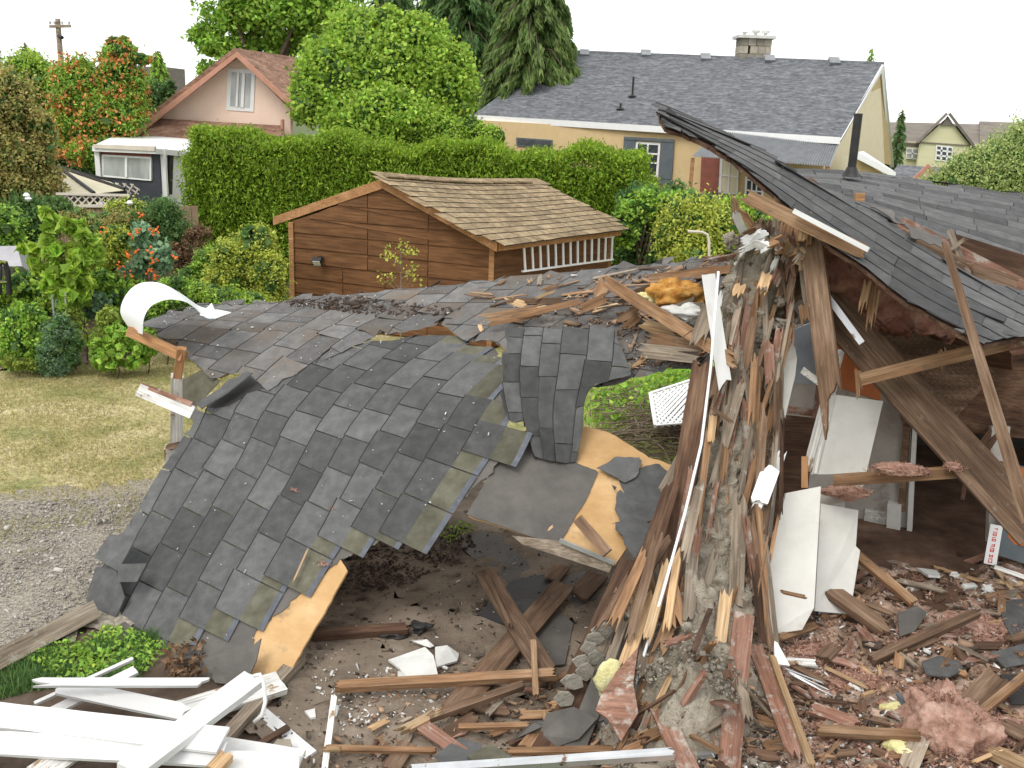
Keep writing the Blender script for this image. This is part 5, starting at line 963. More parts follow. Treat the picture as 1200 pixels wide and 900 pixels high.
mb = MB(); p0 = D(997, 207, 10.9); mb.tube([p0, D(1006, 133, 10.9)], .045, 12); mb.build('vent_pipe', 'dark_metal', hs); mb = MB(); mb.tube([p0, p0 + Vector((0, 0, .03)), p0 + Vector((0, 0, .1))], [.1, .08, .052], 12); mb.build('pipe_flashing', 'dark_metal', hs)
# broken timbers in the gap between the slabs
def brd(l, m, x0, y0, d0, x1, y1, d1, w, t=.025, **k): return board(l, m, D(x0, y0, d0), D(x1, y1, d1), w, t, **k)
for i, a in enumerate(((1050, 262, 8.7, 1210, 345, 7.9, .16, 'wood_red'), (1040, 270, 8.4, 1140, 318, 8.0, .12, 'wood_brown'), (1130, 315, 8.1, 1240, 352, 7.9, .14, 'wood_brown'), (1100, 290, 8.8, 1230, 330, 8.6, .3, 'wood_dark'), (1160, 335, 7.9, 1250, 372, 7.6, .1, 'wood_red'))):
    brd(None, a[7], *a[:6], a[6], .04, parent=hs, name='broken_rafter', jag=(.12, .12))
brd(None, 'wood_trim', 1002, 231, 8.9, 1012, 231, 8.9, .07, .06, parent=hs, name='wood_block')
brd(None, 'wood_grey', 1104, 300, 8.3, 1136, 276, 8.2, .03, .015, parent=hs, name='splinter', jag=(.03, .1)); brd(None, 'wood_grey', 1112, 268, 8.4, 1128, 308, 8.2, .05, .015, parent=hs, name='splinter', jag=(.03, .1))
# insulation and dark attic under slab A
ni = Net([[D(945, 255, 8.3), D(985, 290, 8.1), D(1030, 330, 8.0), D(1110, 375, 7.8), D(1160, 400, 7.6)], [D(948, 320, 8.4), D(985, 340, 8.2), D(1030, 375, 8.2), D(1100, 410, 8.0), D(1150, 420, 7.8)], [D(955, 360, 8.8), D(985, 380, 8.9), D(1030, 405, 8.9), D(1090, 440, 8.8), D(1150, 450, 8.7)]])
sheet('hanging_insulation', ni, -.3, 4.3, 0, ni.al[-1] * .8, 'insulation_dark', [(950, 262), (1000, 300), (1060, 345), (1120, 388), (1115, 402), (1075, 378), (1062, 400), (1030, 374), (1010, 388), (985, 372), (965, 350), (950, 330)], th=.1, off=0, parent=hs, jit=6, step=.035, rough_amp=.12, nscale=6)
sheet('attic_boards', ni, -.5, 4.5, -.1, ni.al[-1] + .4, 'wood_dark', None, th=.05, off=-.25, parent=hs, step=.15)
# ceiling laths
mb = MB()
for i in range(15):
    u = i / 14; a = D(1003, 412 - u * 0, 8.6).lerp(D(1085, 372, 8.9), u); b = D(1105, 505, 7.9).lerp(D(1165, 440, 8.3), u); mb.beam(a + Vector((0, 0, .02 * random.random())), b, .05, .01, up=(CAMP - a))
lt = mb.build('ceiling_laths', 'wood_brown', hs)
mb = MB()
for i in range(14):
    if i % 3 == 1: continue
    u = (i + .5) / 14; a = D(1015, 415, 8.58).lerp(D(1080, 385, 8.85), u); b = D(1112, 503, 7.95).lerp(D(1155, 455, 8.3), u); a = a.lerp(b, random.uniform(0, .5)); b = a.lerp(b, random.uniform(.5, 1)); mb.beam(a, b, .008, .012)
mb.build('plaster_keys', 'plaster', hs)
mb = MB(); mb.slab([D(1015, 398, 8.3), D(1040, 398, 8.3), D(1053, 428, 8.1), D(1050, 434, 8.1), D(1030, 425, 8.2)], .02); mb.build('torn_paper', 'lattice_pale', hs)
# big named timbers, right side
brd('very wide brown beam slanting down to the right edge', 'wood_brown', 958, 345, 8.25, 1215, 625, 6.8, .3, .06, tilt=-12, jag=(.02, .05), name='beam', cat='beam')
brd('brown rafter hanging with a long splintered point in front of the white door', 'wood_brown', 949, 268, 7.9, 981, 518, 7.3, .17, .05, jag=(.02, .42), name='rafter', cat='rafter', tilt=14)
brd('long brown stick crossing in front of the right roof slope', 'wood_brown', 1106, 281, 6.75, 1206, 612, 5.85, .038, .035, taper=2.2, tilt=20, jag=(.05, .0), name='rafter', cat='rafter')
brd('orange brown beam sloping up to the right under the roof edge', 'wood_cedar', 1010, 444, 7.6, 1190, 400, 7.0, .1, .09, jag=(.01, .03), name='beam', cat='beam')
brd('brown beam continuing under the torn roof edge at right', 'wood_red', 1175, 402, 6.95, 1260, 385, 6.7, .2, .09, jag=(.08, 0), name='beam', cat='beam')
b1 = brd('level grey brown beam carrying tufts of pink insulation', 'wood_cedar', 976, 563, 7.5, 1180, 549, 7.2, .1, .09, jag=(.02, .02), name='beam', cat='beam')
brd('narrow grey metal trim hanging beside the pointed rafter', 'alu', 968, 345, 7.9, 1010, 402, 7.7, .05, .01, name='metal_trim', cat='trim')
brd('thin split lath hanging under the roof edge', 'wood_cedar', 978, 288, 7.7, 1068, 357, 7.35, .045, .03, jag=(.05, .02), name='lath', cat='lath')
wb = brd('long cedar board with a white painted face along the roof edge', 'wood_cedar', 870, 228, 7.85, 1016, 297, 7.35, .11, .05, jag=(.1, .05), name='fascia_board', cat='board')
brd(None, 'white_paint', 930, 247, 7.55, 1018, 293, 7.25, .036, .03, parent=wb, name='white_strip')
brd('dark broken board hanging in the torn room beside the wide beam', 'wood_dark', 1170, 500, 8.0, 1128, 560, 7.9, .1, .03, jag=(.1, .1))
for i, (x0, y0, x1, y1, w) in enumerate(((1018, 325, 1008, 372, .06), (1024, 330, 1017, 395, .05), (1030, 335, 1020, 388, .04), (1005, 430, 1008, 470, .05), (1103, 405, 1110, 440, .06), (940, 352, 945, 384, .07))):
    brd('splintered lath hanging down from the pink insulation', 'wood_cedar', x0, y0, 7.7, x1, y1, 7.6, w, .012, jag=(.05, .16), name='hanging_splinter', cat='splinter', group='splinters hanging from the torn ceiling')
# white doors and panels
def panel(label, mat, pts, th=.03, name='panel', cat='panel', parent=None, edge=None):
    mb = MB(); mb.slab([D(*p) for p in pts], th); o = mb.build(name, mat, parent)
    if parent is None: tag(o, label, cat)
    return o
dr = panel('white cupboard door leaning behind the pointed rafter', 'white_panel', [(975, 462, 8.1), (1035, 470, 8.1), (1015, 555, 7.9), (951, 556, 7.9)], .03, 'cupboard_door', 'door')
brd('tall narrow white door edge left of the leaning cupboard door', 'white_worn', 984, 410, 8.3, 946, 552, 7.95, .08, .03, tilt=30, name='door_frame', cat='frame')
brd('second thin white frame strip beside the leaning cupboard door', 'white_worn', 982, 440, 8.15, 955, 555, 7.9, .03, .05, name='door_frame', cat='frame')
panel('sharp white triangular plaster board shard', 'white_panel', [(930, 397, 7.9), (934, 420, 7.9), (932, 440, 7.85), (920, 490, 7.7), (912, 444, 7.8), (918, 425, 7.85)], .02, 'plasterboard_shard', 'plasterboard')
panel('narrow grey white shard left of the triangular shard', 'room_wall', [(914, 392, 7.95), (913, 430, 7.85), (902, 458, 7.8), (900, 440, 7.8), (906, 410, 7.9)], .02, 'plasterboard_shard', 'plasterboard')
panel('grey beige plasterboard piece below the narrow shard', 'room_wall', [(903, 455, 7.85), (914, 448, 7.85), (917, 470, 7.75), (906, 482, 7.75), (899, 470, 7.8)], .02, 'plasterboard_shard', 'plasterboard')
panel('short white trim bit beside the blue wall patch', 'white_worn', [(942, 430, 7.9), (963, 446, 7.85), (960, 453, 7.85), (938, 437, 7.9)], .02, 'trim_piece', 'trim')
dp_ = panel('tall white broken door panel standing in the rubble', 'white_panel', [(921, 578, 7.4), (962, 570, 7.4), (956, 660, 7.2), (954, 712, 7.05), (940, 738, 7.0), (900, 744, 6.95), (899, 700, 7.05), (904, 650, 7.2)], .035, 'door_panel', 'door')
mb = MB(); mb.slab([D(960, 600, 7.28), D(958, 665, 7.1), D(956, 716, 6.98), D(944, 738, 6.9), D(940, 735, 6.9), D(950, 672, 7.08)], .04); mb.build('bare_edge', 'wood_trim', dp_)
w2 = panel('white cabinet side with a brown middle rail behind the tall white panel', 'white_panel', [(962, 590, 7.8), (1006, 598, 7.8), (1003, 640, 7.7), (1008, 645, 7.7), (996, 720, 7.45), (955, 716, 7.4)], .03, 'cabinet_side', 'cabinet')
brd(None, 'wood_cedar', 958, 646, 7.55, 1002, 652, 7.55, .05, .03, parent=w2, name='rail'); brd('white board with insulation crumbs above the cabinet side', 'room_wall', 948, 588, 7.9, 1014, 572, 7.9, .14, .03, jag=(.03, .06), name='shelf_board', cat='board', tilt=-30)
panel('white pointed shard at the foot of the tall white panel', 'white_clean', [(907, 745, 6.8), (916, 762, 6.7), (926, 780, 6.6), (908, 778, 6.6)], .02, 'plasterboard_shard', 'plasterboard')
panel('blue grey board on the floor behind the tall white panel', 'room_blue', [(960, 695, 7.6), (990, 702, 7.6), (1004, 716, 7.5), (960, 719, 7.45)], .02, 'floor_board', 'board')
brd('small upright orange wood piece below the leaning cupboard door', 'wood_trim', 943, 532, 7.6, 943, 574, 7.5, .05, .03, jag=(.02, .02))
brd('white polystyrene lump with a ragged bottom', 'white_clean', 905, 545, 7.2, 888, 592, 7.05, .13, .06, jag=(.08, .05), name='foam_block', cat='foam')
brd('second white polystyrene wedge below the first lump', 'white_clean', 920, 525, 7.4, 884, 600, 7.05, .07, .05, jag=(.12, .06), name='foam_block', cat='foam')
# ---------------------------------------------------------------- broken plaster wall stub
ws = thing('broken_plaster_wall', 'tall torn stub of grey plaster and lath wall in the middle of the wreck', 'wall', (*D(830, 700, 7.3).xy, 0))
nw = Net([[D(770, 735, 7.0), D(830, 735, 6.9), D(885, 735, 6.9)], [D(790, 640, 7.3), D(840, 640, 7.15), D(892, 640, 7.2)], [D(808, 540, 7.6), D(855, 540, 7.45), D(902, 540, 7.6)], [D(824, 450, 7.85), D(868, 450, 7.7), D(912, 450, 7.9)], [D(838, 370, 8.0), D(880, 370, 7.9), D(925, 370, 8.1)], [D(850, 300, 8.1), D(893, 300, 8.0), D(945, 300, 8.2)], [D(862, 245, 8.15), D(905, 245, 8.1), D(950, 245, 8.25)]], ck=[0, 4, 8])
mW = [(786, 740), (796, 660), (812, 560), (826, 500), (838, 440), (845, 390), (850, 340), (856, 305), (868, 285), (885, 275), (915, 290), (925, 330), (905, 370), (893, 410), (884, 460), (876, 540), (870, 600), (866, 660), (880, 700), (880, 745)]
sheet('plaster_face', nw, -.5, 8.5, 0, nw.al[-1], 'plaster', mW, th=.12, off=.03, parent=ws, jit=6, step=.02, rough_amp=.055, nscale=11)
sheet('splintered_sheathing', nw, -.5, 8.5, .1, nw.al[-1], 'wood_wall', [(868, 720), (862, 640), (862, 560), (850, 480), (858, 400), (862, 330), (870, 270), (890, 258), (930, 262), (948, 300), (940, 350), (925, 400), (918, 450), (908, 520), (898, 600), (893, 700)], th=.05, off=-.03, parent=ws, jit=7, step=.03, rough_amp=.1, nscale=7)
def lump(name, cx, cy, d, rx, rz, ry, mat, amp=.35, fre=3, sub=4, parent=None, label=None, cat=None, kind=None, flat=None, group=None):
    c = D(cx, cy, d); import bmesh; bm = bmesh.new(); bmesh.ops.create_icosphere(bm, subdivisions=sub, radius=1); sd = Vector((cx, cy, 0)) * .37
    for v in bm.verts:
        q = v.co.copy(); k = 1 + amp * noise.fractal(q * fre * .5 + sd, 1.0, 2.0, 5) + amp * .35 * noise.noise(q * fre * 3 + sd) + amp * .25 * noise.noise(q * fre * 7 + sd); p = Vector((q.x * rx, q.y * ry, q.z * rz)) * k
        if flat is not None and p.z < -flat * rz: p.z = -flat * rz
        v.co = p
    me = bpy.data.meshes.new(name); bm.to_mesh(me); bm.free(); me.materials.append(MATS[mat]); me.polygons.foreach_set('use_smooth', [True] * len(me.polygons))
    o = bpy.data.objects.new(name, me); COL.objects.link(o)
    if parent is not None: o.parent = parent; o.location = c - parent.matrix_world.translation
    else: o.location = c; tag(o, label, cat, group, kind)
    return o
random.seed(11)
# laths and splinters of the stub: individual parts
for i in range(84):
    y = random.uniform(262, 700) if i < 50 else random.uniform(265, 480); u = random.random(); xl = 768 + (735 - y) * .205; xr = 888 + (735 - y) * .115; x = xl + (xr - xl) * (.12 + .85 * u)
    L = random.uniform(45, 150) * (1 if y > 330 else .6); lean = random.uniform(-.35, .12) + .1; d = 7.0 + (735 - y) * .0027 - .12 - random.random() * .08
    m = random.choice(['wood_cedar', 'wood_brown', 'wood_grey', 'wood_grey', 'wood_grey', 'wood_red'])
    brd(None, m, x, y, d, x - L * lean - .12 * L, y + L, d - L * .0022, random.uniform(.025, .08), .012, jag=(.08, .16), parent=ws, name='lath', ny=5, tilt=random.uniform(-40, 40))
for i in range(26):
    x = random.uniform(855, 948); y = random.uniform(258, 345); a = random.uniform(0, 6.3); L = random.uniform(14, 38)
    brd(None, random.choice(['wood_fresh', 'wood_cedar', 'wood_grey', 'plaster_white', 'wood_red']), x, y, 7.85, x + L * math.cos(a), y + L * math.sin(a), 7.75 + random.uniform(-.2, .2), random.uniform(.03, .09), .014, jag=(.05, .1), parent=ws, name='splinter', tilt=random.uniform(-50, 50))
for i in range(12):
    x = random.uniform(850, 935); y = random.uniform(270, 420); lump('plaster_lump', x, y, 7.9, random.uniform(.04, .09), random.uniform(.03, .07), .06, 'plaster', .9, 4, 3, parent=ws)
for x0, y0, x1, y1, w, m in ((925, 254, 915, 300, .1, 'wood_cedar'), (935, 252, 926, 302, .09, 'wood_cedar'), (918, 262, 912, 296, .06, 'wood_red'), (945, 250, 940, 285, .07, 'wood_fresh'), (952, 248, 947, 290, .04, 'wood_cedar')):
    brd(None, m, x0, y0, 7.9, x1, y1, 7.8, w, .03, jag=(.1, .03), parent=ws, name='broken_stud')
brd('white crumpled metal scrap at the top of the plaster wall', 'white_metal', 868, 283, 7.8, 900, 270, 7.7, .07, .01, jag=(.04, .04), name='metal_scrap', cat='scrap', tilt=20)
brd('second white crumpled metal scrap under the first at the wall top', 'white_metal', 884, 294, 7.75, 902, 284, 7.7, .09, .01, jag=(.06, .03), name='metal_scrap', cat='scrap', tilt=-20)
mb = MB(); mb.tube([D(861, 310, 7.9), D(872, 294, 7.8), D(881, 279, 7.75), D(890, 272, 7.7)], .01, 6); tag(mb.build('white_cable', 'white_clean'), 'white cable curving up at the top left of the plaster wall', 'cable')
# brown panel, white pole, white board left of the stub
brd('dark brown plank standing along the left face of the plaster wall', 'wood_dark', 826, 420, 7.75, 775, 730, 6.95, .18, .04, jag=(.08, .03), tilt=10)
mb = MB(); mb.tube([D(842, 318, 7.75), D(833, 430, 7.5), D(822, 520, 7.15), D(803, 600, 6.85), D(778, 690, 6.5), D(748, 790, 6.15), D(742, 812, 6.1)], .011, 8); tag(mb.build('white_conduit', 'white_metal', smooth=True), 'long thin white metal conduit leaning on the plaster wall', 'conduit')
brd('narrow white painted board hanging from the right end of the roof', 'white_paint', 830, 321, 7.95, 851, 460, 7.5, .105, .02, jag=(.012, .1), tilt=0, ny=4)
brd('thin white splinter beside the hanging white board', 'white_paint', 846, 338, 7.85, 842, 365, 7.8, .03, .012, jag=(.05, .05), name='splinter', cat='splinter')
brd('long cedar plank lying diagonally over the roof end', 'wood_cedar', 708, 328, 9.0, 868, 428, 7.5, .1, .04, jag=(.05, .1), tilt=15, name='plank', cat='plank')
brd('thin split lath crossing the wall stub from the hanging white board', 'wood_brown', 832, 476, 7.4, 862, 498, 7.3, .03, .015, jag=(.08, .05), name='lath', cat='lath')
brd('orange broken stub of wood beside the long white conduit', 'wood_fresh', 836, 486, 7.45, 832, 520, 7.35, .06, .03, jag=(.02, .05))
brd('fresh orange beam edge under the right end of the roof ridge', 'wood_cedar', 762, 326, 9.4, 862, 314, 8.6, .07, .06, jag=(.03, .04), name='beam', cat='beam')
lump('foam_clump', 795, 345, 8.6, .24, .14, .15, 'foam_orange', .5, 3, 4, label='orange foam clump at the right end of the roof', cat='foam')
lump('foam_clump', 768, 350, 8.7, .13, .07, .1, 'foam', .5, 3, 4, label='pale yellow foam clump left of the orange foam', cat='foam')
lump('paper_clump', 805, 368, 8.4, .2, .08, .12, 'plaster_white', .5, 3, 4, label='crumpled dusty paper clump below the orange foam', cat='paper')
# splintered planks on the roof top
RP = [("wide split cedar board in the bundle on the roof", 560, 377, 9.45, 645, 362, 9.4, .12, 'wood_cedar'), ("pale split cedar sliver on top of the roof bundle", 590, 350, 9.75, 630, 362, 9.5, .07, 'wood_fresh'),
 ("long thin cedar strip crossing the roof bundle to the right", 600, 372, 9.35, 692, 350, 9.35, .06, 'wood_cedar'), ("cedar strip at the back of the roof bundle", 590, 353, 9.7, 672, 352, 9.5, .06, 'wood_brown'), ("thin strip leaning over the roof bundle", 625, 344, 9.8, 660, 331, 9.9, .04, 'wood_cedar'), ("short thin strip below the leaning strip", 615, 356, 9.5, 655, 338, 9.7, .03, 'wood_fresh'),
 ("broad brown board under the diagonal plank", 698, 352, 9.2, 712, 325, 9.5, .12, 'wood_cedar'), ("brown board left of the diagonal plank", 675, 365, 9.1, 725, 342, 9.1, .09, 'wood_cedar'), ("brown curved board right of the diagonal plank", 720, 355, 9.0, 785, 331, 9.1, .1, 'wood_brown'),
 ("orange board crossing below the diagonal plank", 722, 385, 8.7, 758, 358, 8.9, .14, 'wood_cedar'), ("broken cedar board end right of the diagonal plank", 745, 378, 8.7, 800, 390, 8.4, .09, 'wood_fresh'), ("dusty brown board near the hanging white board", 775, 372, 8.5, 830, 350, 8.4, .12, 'wood_grey'),
 ("small forked splinter in the middle of the roof", 636, 390, 9.0, 682, 408, 8.8, .06, 'wood_fresh'), ("cedar board at the right roof end above the hole", 755, 395, 8.5, 826, 408, 8.0, .11, 'wood_cedar'), ("weathered board beside the roof hole edge", 745, 410, 8.4, 825, 418, 7.95, .12, 'wood_grey'),
 ("broken cedar sliver at the back edge of the roof", 780, 322, 9.6, 850, 316, 9.0, .05, 'wood_fresh'), ("upright split board at the right roof end", 838, 345, 8.1, 812, 410, 7.8, .12, 'wood_grey'), ("brown plank stub leaning beneath the long cedar plank end", 800, 400, 8.1, 836, 382, 7.9, .1, 'wood_red')]
for l, x0, y0, d0, x1, y1, d1, w, m in RP: brd(l, m, x0, y0, d0 - .05, x1, y1, d1 - .05, w, .02, jag=(.14, .18), name='plank', cat='plank', tilt=random.uniform(-10, 10))
def onnet(N_, c, t, off=.03): return N_.P(c, t) + Vector((0, -.02, off))
random.seed(23); k = 0
while k < 75:
    c = random.uniform(3.5, 15.5); t = random.uniform(TF, TE); p = net.P(c, t); x, y = proj(p)
    if not inpoly(x, y, m_up) or x < 560 - 260 * (random.random() < .12): continue
    a = random.uniform(0, 6.28); L = random.uniform(.05, .32) * (1.2 if x > 700 else .8); e = 2.5
    c2 = c + L * math.cos(a) / .18; t2 = t + L * math.sin(a); q = net.P(c2, t2); x2, y2 = proj(q)
    if not inpoly(x2, y2, m_up): continue
    u_ = net.N(c, t); u_ = u_ if u_.z > 0 else -u_
    board('small split wood splinter scattered on the collapsed roof', random.choice(['wood_fresh', 'wood_cedar', 'wood_brown', 'wood_grey']), p + u_ * .05, q + u_ * random.uniform(.045, .1), random.uniform(.012, .05), .008, jag=(.05, .08), name='splinter', cat='splinter', group='splinters scattered on the collapsed roof', ny=4, nrm=u_); k += 1
def netpts(N_, n, c0, c1, t0, t1, mask, off):
    o = []
    while len(o) < n:
        c = random.uniform(c0, c1); t = random.uniform(t0, t1); p = N_.P(c, t); x, y = proj(p)
        if inpoly(x, y, mask): u_ = N_.N(c, t); u_ = u_ if u_.z > 0 else -u_; o.append(tuple(p + u_ * off))
    return np.array(o)
chips('roof_wood_chips', netpts(net, 900, 7, 15.5, TF, TE, [(600, 400), (640, 340), (860, 310), (835, 430), (700, 440)], .05), .022, 'wood_chip', 'tiny wood chips and dust on the right part of the roof', .3, long=1.5)
chips('roof_pale_crumbs', netpts(net, 130, -5, 15.5, 0, TE, m_low + [], .04), .007, 'pale_chip', 'tiny pale crumbs dotted over the shingles', .5); chips('roof_pale_crumbs', netpts(net, 260, -5, 15.5, TF, TE, m_up, .05), .009, 'pale_chip', 'tiny pale crumbs dotted over the roof top', .5)
chips('roof_moss_litter', netpts(net, 800, -2, 9, TE - 1.3, TE - .2, [(330, 356), (420, 352), (545, 366), (520, 374), (440, 374), (340, 362)], .045), .013, 'dark_chip', 'dark needle litter and moss lying on the roof top', .5)
board('thin straw coloured splinter lying on the main shingles', 'wood_fresh', net.P(6, 1.35) + Vector((0, -.05, .06)), net.P(6.2, 1.0) + Vector((0, -.05, .06)), .014, .01, name='splinter', cat='splinter', jag=(.03, .08))
for i, (x, y) in enumerate(((382, 667), (391, 597), (346, 575))):
    best = min(((net.P(c * .4, t * .08), c, t) for c in range(30) for t in range(50)), key=lambda q: (proj(q[0])[0] - x) ** 2 + (proj(q[0])[1] - y) ** 2)[0]
    V, Q = leafquads(np.array([list(best + Vector((random.gauss(0, .022), random.gauss(0, .022), .035))) for _ in range(26)]), .035, .014); tag(npmesh('shredded_paper', V, Q, 'insulation'), ('shredded pink scrap beside the right shingle edge', 'small pink scrap in the middle of the shingles', 'small pale scrap near the thin straw splinter')[i], 'scrap')
# ---------------------------------------------------------------- ground behind the hole
mb = MB(); random.seed(5)
for i in range(420):
    c = G(random.uniform(690, 850), random.uniform(470, 545), .02); a = random.gauss(.2, .7); L = random.uniform(.3, 1.2); z = random.uniform(.03, .3); q = c + Vector((math.cos(a) * L, math.sin(a) * L * .8, 0)); mb.tube([c + Vector((0, 0, z)), (c + q) / 2 + Vector((0, 0, z + .12 * random.random())), q + Vector((0, 0, z * .6))], [.009, .007, .004], 4)
tag(mb.build('brushwood_pile', 'twig'), 'pile of bare grey brown branches seen through the roof hole', 'brushwood', kind='stuff')
V, Q = leafquads(scatter_px(1600, [(690, 470), (720, 445), (830, 425), (850, 470), (700, 500)], .15) + RNG.normal(0, .12, (1600, 3)), .12, .07); tag(npmesh('weeds', V, Q, 'leaf_mid'), 'green weeds around the brushwood pile', kind='stuff')
wl = thing('white_lattice_panel', 'white lattice panel lying on the grass beyond the roof hole', 'lattice', G(810, 480, .3)); a0, a1, a2, a3 = G(762, 462, .55), G(880, 424, .9), G(885, 490, .6), G(768, 500, .5)
mb = MB()
def _bl(u, v): return a0.lerp(a1, u).lerp(a3.lerp(a2, u), v)
for i in range(-8, 17):
    for s_ in (1, -1):
        u0 = i / 16; u1 = u0 + .5
        if s_ < 0: u0, u1 = u1, u0
        v0, v1 = 0.0, 1.0
        if max(u0, u1) <= 0 or min(u0, u1) >= 1: continue
        def cl(u): return max(0, min(1, u))
        t0__ = (cl(u0) - u0) / (u1 - u0); t1__ = (cl(u1) - u0) / (u1 - u0); mb.beam(_bl(cl(u0), t0__) + Vector((0, 0, .006 * s_)), _bl(cl(u1), t1__) + Vector((0, 0, .006 * s_)), .04, .01)
for A__, B__ in ((a0, a1), (a1, a2), (a2, a3), (a3, a0)): mb.beam(A__ + Vector((0, 0, .02)), B__ + Vector((0, 0, .02)), .05, .012)
mb.build('slats', 'white_clean', wl)
# ---------------------------------------------------------------- rubble mound on the right
def mound(name, P, hfun, mat, label, step=.05, kind='structure'):
    xs = [p[0] for p in P]; ys = [p[1] for p in P]; mb = MB(); ids = {}
    for i in range(int((max(xs) - min(xs)) / step)):
        for j in range(int((max(ys) - min(ys)) / step)):
            x = min(xs) + i * step; y = min(ys) + j * step
            if not inpoly(x + step / 2, y + step / 2, P): continue
            f = []
            for a, b in ((0, 0), (1, 0), (1, 1), (0, 1)):
                if (i + a, j + b) not in ids: X = x + a * step; Y = y + b * step; ids[(i + a, j + b)] = len(mb.v); mb.v.append((X, Y, hfun(X, Y)))
                f.append(ids[(i + a, j + b)])
            mb.f.append(f); mb.m.append(0)
    o = mb.build(name, mat, smooth=True, origin=(0, 0, 0)); return tag(o, label, kind=kind)
def hr(x, y):   # rubble surface height
    e = min(1, max(0, (x - .75) / .5)) * min(1, max(0, (9.6 - y) / 1.0)); b = .12 + .12 * min(1, max(0, (x - .9))); g = .30 * math.exp(-((x - 1.15) ** 2) / .22 - ((y - 6.7) ** 2) / .8)
    return -.03 + e * (b + .05) + g + e * (.10 * fr(x, y, 1, 1.6) + .05 * fr(x, y, 3, 5) + .02 * fr(x, y, 6, 14))
mound('rubble_ground', [(.7, 4.2), (6, 4.2), (6, 9.4), (2.2, 9.4), (1.2, 8.2), (.8, 7)], hr, 'rubble', 'low mound of brown pink demolition rubble', .035, 'structure')
def hp(x, y):
    def gs(cx, cy, sx, sy, h): return h * math.exp(-((x - cx) / sx) ** 2 - ((y - cy) / sy) ** 2)
    h = gs(1.42, 6.75, .42, .5, .62) + gs(1.0, 6.3, .45, .4, .34) + gs(1.55, 6.1, .4, .5, .42) + gs(1.2, 5.7, .35, .4, .3) + gs(1.15, 7.2, .3, .35, .35)
    q = Vector((x * 7, y * 7, 0)); v = noise.voronoi(q)[0]; h2 = (v[1] - v[0]); q2 = Vector((x * 19, y * 19, 3)); v2 = noise.voronoi(q2)[0]
    return -.02 + h * (1 + .5 * fr(x, y, 2, 3)) + (.05 * min(.6, h2) + .022 * min(.6, v2[1] - v2[0])) * min(1, h * 5) + (.05 * fr(x, y, 5, 4) + .03 * fr(x, y, 7, 11) + .022 * fr(x, y, 9, 26)) * min(1, h * 5)
tag(mound('plaster_heap', [(.5, 5.2), (2.1, 5.2), (2.1, 7.8), (.6, 7.8)], hp, 'plaster', None, .022, 'stuff'), 'crumbly heap of grey plaster rubble at the foot of the wall stub', 'rubble')
def rub(px, py):  # first guess on rubble surface
    z = .2
    for _ in range(4): q = G(px, py, z); z = max(hr(q.x, q.y), hp(q.x, q.y) if .5 < q.x < 2.1 and 5.2 < q.y < 7.8 else -1, .03)
    return G(px, py, z)
def rpts(n, poly, off=0.01):
    o = []; xs = [p[0] for p in poly]; ys = [p[1] for p in poly]
    while len(o) < n:
        x = random.uniform(min(xs), max(xs)); y = random.uniform(min(ys), max(ys))
        if inpoly(x, y, poly): q = rub(x, y); o.append((q.x, q.y, q.z + off))
    return np.array(o)
right = [(780, 900), (900, 760), (960, 700), (1010, 640), (1210, 660), (1210, 910), (780, 910)]
chips('rubble_wood_chips', rpts(2200, right), .02, 'wood_chip', 'small broken wood chips through the right rubble', .3, long=1.6)
chips('rubble_pale_crumbs', rpts(1300, right), .015, 'pale_chip', 'white plaster crumbs through the right rubble', .4)
chips('rubble_dark_bits', rpts(1500, right), .022, 'dark_chip', 'dark crumbs and shingle bits in the right rubble', .3)
M('plaster_chip', [(.26, .23, .185), (.42, .375, .31)], rnd='isl', rv=.25, coord='pos', bump=1, bscale=60)
hz_ = [(715, 905), (745, 770), (785, 690), (885, 680), (915, 905)]
chips('plaster_crumbs', rpts(5200, hz_, 0), .014, 'plaster_chip', 'crumbled grey plaster lumps on the heap', .75, long=.15); chips('plaster_crumbs', rpts(110, hz_, 0), .032, 'plaster_chip', 'bigger broken plaster lumps on the heap', .7, long=.2)
pit = [(330, 760), (400, 640), (480, 610), (640, 640), (700, 700), (760, 900), (250, 910)]
chips('pit_pale_crumbs', rpts(260, pit), .01, 'pale_chip', 'white plaster crumbs on the dirt of the pit', .4); chips('pit_pale_crumbs', rpts(220, [(360, 790), (520, 780), (560, 830), (400, 860)]), .013, 'pale_chip', 'white plaster crumbs around the broken plasterboard', .4); chips('pit_dark_bits', rpts(1200, pit), .011, 'dark_chip', 'dark crumbs of earth and bark in the pit', .4); chips('pit_leaf_litter', rpts(1500, [(390, 700), (430, 630), (520, 610), (560, 640), (470, 690)]), .018, 'dark_chip', 'brown leaf litter beneath the roof edge', .2); chips('pit_wood_chips', rpts(600, [(420, 800), (640, 760), (760, 900), (380, 910)]), .018, 'wood_chip', 'wood chips in the lower part of the pit', .3, long=1.5)
V, Q = leafquads(rpts(90, [(510, 625), (545, 612), (560, 622), (525, 640)], .03), .04, .025); tag(npmesh('small_weeds', V, Q, 'leaf_mid'), 'small green weeds under the roof edge', kind='stuff')
V, Q = leafquads(rpts(170, [(195, 770), (235, 760), (238, 800), (200, 812)], .08) + RNG.normal(0, .02, (170, 3)), .06, .04); tag(npmesh('leaf_litter', V, Q, 'leaf_dead'), 'dry brown leaves under the lower roof corner', kind='stuff')
